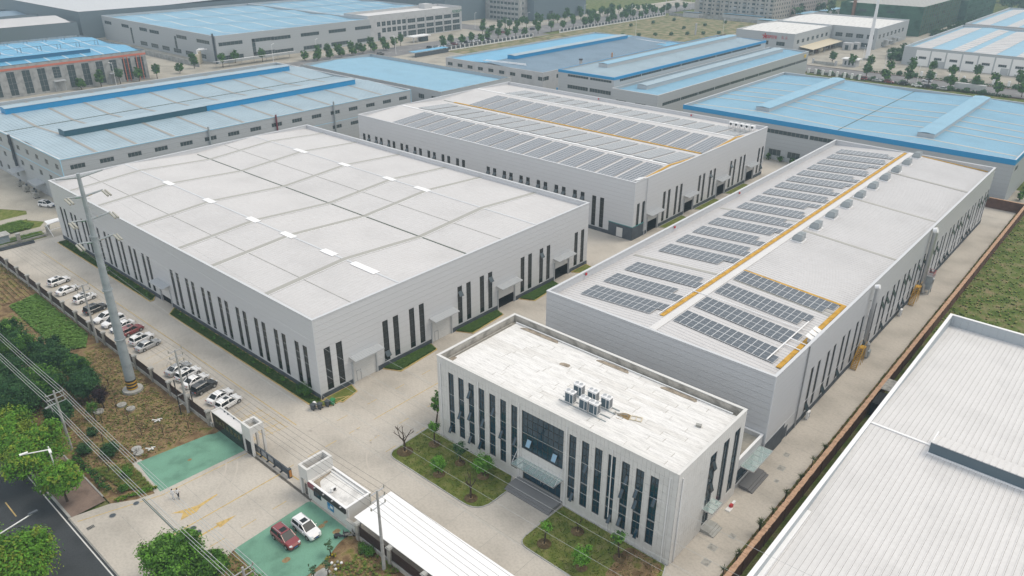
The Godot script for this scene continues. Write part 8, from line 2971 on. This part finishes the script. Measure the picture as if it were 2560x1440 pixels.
# ---------- far trees, fences, lamps ----------
func far_green():
	var pro := []
	for i in 5:
		pro.append(null)
	var R := RandomNumberGenerator.new()
	R.seed = 600
	var rows := []
	# x, z, row name
	for i in 16: rows.append([336.0 + i * 8.6 if i < 9 else 414.0 + (i - 9) * 14.0, -352.6 + R.randf_range(-1.2, 1.2), "street tree behind the white panel fence"])
	for i in 12: rows.append([478.0 + i * 9.6, -349.5 + R.randf_range(-2, 2), "street tree along the waste field's road"])
	for i in 22: rows.append([400.0 + i * 9.4, -379.5 + R.randf_range(-1.5, 1.5), "street tree on the far pavement by the grey office block"])
	for i in 9: rows.append([415.0 + i * 20.0, -391 + R.randf_range(-5, 4), "tree in the pale forecourt of the dark factories"])
	for i in 10: rows.append([254.0 + i * 8.0, -378.5 + R.randf_range(-3, 3), "street tree in front of the sky-blue works"])
	for i in 7: rows.append([258.0 + i * 8.3, -372.0 + R.randf_range(-1, 1), "low round street tree behind the plain blue roof"])
	for i in 8: rows.append([110.5 + i * 9.0, [-412.0, -404.0, -398.0, -389.0, -388.0, -387.0, -386.5, -387][i] if i < 3 else -387.0, "tree in front of the red-banded hall"])
	for i in 5: rows.append([188.0 + i * 12.0, -392.0 - (i % 2) * 8.0, "tree on the pale lot between the red band and the works"])
	for i in 4: rows.append([228.0 + i * 7.0, -750.0 - i * 2.0, "tree at the edge of the yellow field"])
	for i in 8: rows.append([413.2 + R.randf_range(-1, 1), -125.0 + i * 9.8, "kerb tree between the light blue roof and the road"])
	for i in 10: rows.append([443.0 + R.randf_range(-4, 5), -152.0 + i * 9.9, "tree between the road and the striped-roof hall"])
	for i in 14: rows.append([498.0 + i * 9.0 + R.randf_range(-3, 3), -355.0 - 9.0 * (i % 3), "tree in the far avenue beside the meadow"])
	for i in 8: rows.append([603.0 + i * 14.0, -352.0 + R.randf_range(-4, 4), "avenue tree beyond the waste field corner"])
	var n := {}
	var k := 0
	for q in rows:
		n[q[2]] = n.get(q[2], -1) + 1
		var label: String = "%s, %s from the left" % [q[2], nth(n[q[2]])]
		var v := k % 5
		k += 1
		if q[2].begins_with("low round"): v = 4
		if pro[v] == null:
			pro[v] = tree("street_tree", label, Vector3(q[0], 0, q[1]), [7.6, 8.4, 6.9, 7.8, 5.0][v], [2.5, 2.3, 2.6, 2.2, 2.4][v], [2.2, 2.6, 2.0, 2.4, 0.8][v], DUSTY + GREEN, 46, 20, 0.42, 610 + v, "tree", q[2] + "s")
		else: dup(pro[v], Vector3(q[0], 0, q[1]), R.randf() * TAU, label, q[2] + "s")
	# shrubs of the waste field and verges
	var bp: Node3D = null
	var bs := []
	for i in 7: bs.append([455.0 + i * 9.5, -300.0 + i * 7.0, "shrub along the near edge of the waste field"])
	for i in 6: bs.append([505.0 + i * 13.0, -326.0 + (i * 37 % 71), "lone shrub in the waste field"])
	for i in 12: bs.append([409.2, -148.0 + i * 7.0, "clipped round shrub at the kerb beyond the light blue roof"])
	for i in 10: bs.append([433.8, -130.0 + i * 7.5, "clipped shrub on the far side of the right-hand road"])
	var bn := {}
	for q in bs:
		bn[q[2]] = bn.get(q[2], -1) + 1
		var label: String = "%s, %s from the left" % [q[2], nth(bn[q[2]])]
		if bp == null: bp = bush(label, Vector3(q[0], 0, q[1]), Vector3(1.7, 1.3, 1.7), DUSTY, 640, 40, 18, 0.36, q[2] + "s")
		else: dup(bp, Vector3(q[0], 0, q[1]), R.randf() * TAU, label, q[2] + "s")
	# woods: one mass each
	for q in [[478.0, 520.0, -139.0, -122.0, 4.5, 60, "thicket beside the striped-roof hall"], [590.0, 720.0, -146.0, -131.0, 3.5, 90, "strip of bushes below the netted blocks"], [795.0, 1000.0, -330.0, -20.0, 14.0, 190, "dark wood at the top right"], [640.0, 900.0, -330.0, -232.0, 11.0, 60, "green belt behind the netted block"]]:
		var cr := MB.new(Vector3.ZERO, true)
		for i in q[5]:
			var h: float = q[4] * R.randf_range(0.7, 1.15)
			leaves_into(cr, Vector3(R.randf_range(q[0], q[1]), h * 0.55, R.randf_range(q[2], q[3])), Vector3(h * 0.55, h * 0.5, h * 0.55), 16, 14, 0.5 if q[4] < 6 else 1.1, DUSTY + DARK, R)
		var o := obj("woods", cr, M.leaf)
		tag(o, q[6], "woods")
		stuff(o)
	# hedges along the right-hand road
	for q in [[432.6, -128.0, -30.0, "long clipped hedge on the far side of the right-hand road"], [409.6, -146.0, -60.0, "broken low hedge at the kerb beyond the light blue roof"]]:
		var t := thing("hedge", q[3], "hedge", Vector3(q[0], 0, (q[1] + q[2]) / 2))
		var cr := MB.new(t.position, true)
		var z: float = q[1]
		while z < q[2]:
			leaves_into(cr, Vector3(q[0], 0.55, z), Vector3(0.9, 0.6, 0.8), 6, 12, 0.26, DARK + DUSTY, R)
			z += 1.1
		stuff(obj("foliage", cr, M.leaf, t))
	# white panel fences
	fence_far("white panel fence between the far road and the waste ground, left part", Vector3(327.5, 0, -343.5), Vector3(411.5, 0, -343.0), 22)
	fence_far("white panel fence along the top edge of the waste field", Vector3(441, 0, -343.0), Vector3(583, 0, -343.8), 34)
	rail_far("thin white railing in front of the pale forecourt of the dark factories", Vector3(443, 0, -383), Vector3(560, 0, -381), 32)
	rail_far("thin white railing before the sky-blue works", Vector3(255, 0, -383), Vector3(306, 0, -383), 16)
	rail_far("railing with white pillars in front of the striped-roof hall", Vector3(437.3, 0, -112), Vector3(437.3, 0, -40), 11, true)
	rail_far("dark railing before the low aisle hall at the right-hand road", Vector3(407.0, 0, -152), Vector3(407.0, 0, -126), 7, true)
	var wl := thing("grey_wall", "grey concrete wall along the sky-blue works' side yard", "wall", Vector3(206, 0, -440))
	for i in 12:
		var m := MB.new(wl.position)
		m.box(203.8, 204.1, 0, 2.6, -500 + i * 8.2, -492.2 + i * 8.2)
		obj("wall_panel", m, M.grey_plaster, wl)
	var bk := thing("field_wall", "grey wall along the far side of the waste field", "wall", Vector3(592, 0, -300))
	for i in 12:
		var m := MB.new(bk.position)
		m.box(587.5, 587.8, 0, 2.2, -343 + i * 8.0, -335.3 + i * 8.0)
		obj("wall_panel", m, M.grey_plaster, bk)
	var bk2 := thing("field_wall", "red-topped wall along the near side of the waste field behind the blue fascia hall", "wall", Vector3(450, 0, -247))
	for i in 12:
		var m := MB.new(bk2.position)
		m.box(405 + i * 8.0, 412.7 + i * 8.0, 0, 2.0, -247.2, -246.9)
		var w := obj("wall_panel", m, M.grey_plaster, bk2)
		var c := MB.new(bk2.position)
		c.box(405 + i * 8.0, 412.7 + i * 8.0, 2.0, 2.15, -247.35, -246.75)
		obj("coping", c, M.brick, w)
	# bus shelter-like car port
	var cp := thing("car_port", "long flat blue car port roof at the edge of the waste ground", "car port", Vector3(317, 0, -342))
	var cm := MB.new()
	cm.box(-15, 12, 2.7, 2.85, -2.6, 2.6)
	obj("roof", cm, M.vivid_roof, cp)
	for i in 8:
		var m := MB.new()
		m.box(-14.6 + i * 3.7, -14.4 + i * 3.7, 0, 2.7, 2.2, 2.4)
		obj("post", m, M.steel, cp)
	var cb := MB.new()
	cb.box(-15, 12, 0.2, 2.4, 2.5, 2.56)
	obj("back_panel", cb, M.plinth, cp)
	var tk := thing("white_awning", "long white awning in front of the sky-blue works on the left", "awning", Vector3(232, 0, -392))
	var tm := MB.new()
	tm.obox(Vector3(0, 3.4, 0), Vector3(24, 0, 0), Vector3(0, 0.1, 0), Vector3(0, 0.4, 2.6))
	obj("roof", tm, M.tarp, tk)
	for i in 7:
		var m := MB.new()
		m.box(-23 + i * 7.6, -22.8 + i * 7.6, 0, 3.2, -1.8, -1.6)
		obj("post", m, M.steel, tk)
	# lamps: one built, the rest copies
	var proto: Node3D = null
	var ls := [[302.6, -356.7, 10.6, "between the far cars and the blue roofs"], [263.0, -379.0, 9.5, "in front of the sky-blue works"], [236.0, -381.0, 9.5, "at the corner of the sky-blue works"], [153.0, -386.0, 9.0, "in front of the red-banded hall"], [406, -362, 10.6, "at the far crossroads"], [448.5, -379, 10.6, "on the pale forecourt by the grey office block"], [419, -404, 12.0, "by the lettered end of the long works office"], [520, -380, 10.6, "beside the dark blue-grey factory"], [545, -352, 10.6, "along the waste field's road, nearer one"], [597, -352, 12.0, "along the waste field's road, further one"], [640, -352, 12.0, "along the far avenue"], [433.9, -122.9, 12.0, "leaning over the right-hand road, left one"], [406.8, -99.3, 12.4, "at the kerb beyond the light blue roof"], [436, -88.0, 10.0, "in front of the striped-roof hall, middle one"], [450.0, -139.5, 11.0, "near the foot of the white mast"], [506, -252, 9.0, "at the near edge of the waste field"], [465, -296.0, 9.5, "in the waste field by the dusky blue roof"]]
	for q in ls:
		var label: String = "tall slender white street lamp " + q[3]
		if proto == null:
			road_lamp(label, Vector3(q[0], 0, q[1]), 10.6, [[-1.7, 0.4]], M.white)
			proto = get_child(get_child_count() - 1)
			proto.set_meta("group", "far street lamps")
		else:
			var o := dup(proto, Vector3(q[0], 0, q[1]), [0.0, PI / 2, PI][int(q[0]) % 3], label, "far street lamps")
	var ch := thing("twin_stack", "short pair of white pipes standing in the waste field's edge", "pipe", Vector3(497, 0, -268))
	for s in [-0.5, 0.5]:
		var m := MB.new()
		m.tube(Vector3(s, 0, 0), Vector3(s, 7.5, 0), 0.4, 0.4, 10)
		obj("pipe", m, M.pale_wall, ch)
	var tp := thing("dark_pole", "thin dark pole among the trees at the yellow field", "utility pole", Vector3(232, 0, -742))
	var tpm := MB.new()
	tpm.tube(Vector3.ZERO, Vector3(0, 22, 0), 0.5, 0.3, 8)
	obj("shaft", tpm, M.black, tp)
	var tpb := MB.new()
	tpb.box(-1.6, 1.6, 20, 20.3, -0.15, 0.15)
	obj("cross_arm", tpb, M.black, tp)
	# tanks and ducts beside the works
	var tkn := thing("storage_tank", "cream storage tanks with bent ducts at the corner of the sky-blue works", "tank", Vector3(209, 0, -412))
	for i in 2:
		var m := MB.new()
		m.tube(Vector3(i * 2.6, 0, -i * 3.0), Vector3(i * 2.6, 5.0 + i, -i * 3.0), 1.2, 1.2, 14)
		obj("tank", m, M.canvas, tkn)
		var d := MB.new()
		d.tube(Vector3(i * 2.6, 5 + i, -i * 3.0), Vector3(i * 2.6, 7.2, -i * 3.0), 0.35, 0.35, 8)
		d.tube(Vector3(i * 2.6, 7.2, -i * 3.0), Vector3(5.5, 7.2, -i * 3.0 + 1), 0.35, 0.35, 8)
		obj("duct", d, M.patch_white, tkn)
func fence_far(label: String, A: Vector3, B: Vector3, n: int):
	var t := thing("panel_fence", label, "fence", (A + B) / 2)
	for i in n + 1:
		var p := A.lerp(B, float(i) / n)
		var m := MB.new(t.position)
		m.box(p.x - 0.28, p.x + 0.28, 0, 2.5, p.z - 0.28, p.z + 0.28)
		obj("pillar", m, M.white, t)
		if i < n:
			var q := A.lerp(B, float(i + 1) / n)
			var b := MB.new(t.position)
			b.bar(p + Vector3(0, 0.3, 0), q + Vector3(0, 0.3, 0), 0.2, 0.6)
			obj("base_wall", b, M.white, t)
			var r := MB.new(t.position)
			r.bar(p + Vector3(0, 1.4, 0), q + Vector3(0, 1.4, 0), 0.05, 1.5)
			obj("railing", r, M.plinth, t)
func rail_far(label: String, A: Vector3, B: Vector3, n: int, pillars := false):
	var t := thing("road_railing", label, "railing", (A + B) / 2)
	for i in n + 1:
		var p := A.lerp(B, float(i) / n)
		var m := MB.new(t.position)
		var w := 0.5 if pillars else 0.09
		m.box(p.x - w, p.x + w, 0, 2.6 if pillars else 1.5, p.z - w, p.z + w)
		obj("pillar" if pillars else "post", m, M.white, t)
	for y in [0.3, 0.8, 1.4]:
		var r := MB.new(t.position)
		r.bar(A + Vector3(0, y, 0), B + Vector3(0, y, 0), 0.06, 0.1)
		obj("rail", r, M.frame_grey if pillars else M.white, t)

# ---------- everything ----------
func _ready():
	var cam := Camera3D.new()
	cam.name = "camera"
	cam.fov = 41.43
	cam.near = 0.5
	cam.far = 6000.0
	add_child(cam)
	var pitch := deg_to_rad(25.934)
	var yaw := deg_to_rad(41.246)
	var F := Vector3(cos(yaw) * cos(pitch), -sin(pitch), -sin(yaw) * cos(pitch))
	var side := F.cross(Vector3.UP).normalized()
	var up := side.cross(F)
	var roll := deg_to_rad(0.187)
	var s2 := side * cos(roll) + up * sin(roll)
	var u2 := up * cos(roll) - side * sin(roll)
	cam.transform = Transform3D(Basis(s2, u2, -F), Vector3(0, 72.5, 0))
	cam.current = true
	var we := WorldEnvironment.new()
	we.name = "world_environment"
	var e := Environment.new()
	e.background_mode = Environment.BG_SKY
	var sm := ProceduralSkyMaterial.new()
	sm.sky_top_color = Color(0.84, 0.86, 0.885)
	sm.sky_horizon_color = Color(0.915, 0.915, 0.915)
	sm.sky_curve = 0.2
	sm.ground_bottom_color = Color(0.45, 0.46, 0.45)
	sm.ground_horizon_color = Color(0.86, 0.88, 0.9)
	sm.sun_angle_max = 30.0
	var sky := Sky.new()
	sky.sky_material = sm
	e.sky = sky
	e.background_energy_multiplier = 1.0
	e.tonemap_mode = Environment.TONE_MAPPER_LINEAR
	e.tonemap_exposure = 1.39
	e.sdfgi_enabled = true
	e.ssao_enabled = true
	e.ssil_enabled = true
	e.fog_enabled = true
	e.fog_density = 0.00036
	e.fog_light_color = Color(0.74, 0.84, 0.90)
	we.environment = e
	add_child(we)
	var sun := DirectionalLight3D.new()
	sun.name = "sun"
	sun.light_energy = 0.45
	sun.light_color = Color(1.0, 0.96, 0.9)
	sun.light_angular_distance = 30.0
	sun.shadow_enabled = true
	add_child(sun)
	sun.look_at_from_position(Vector3(60, 120, 45), Vector3.ZERO)
	make_materials()
	ground()
	near_halls()
	long_hall()
	office()
	ribbed_hall()
	boundary_wall()
	mid_buildings()
	far_buildings()
	gate_area()
	cars()
	near_green()
	far_green()
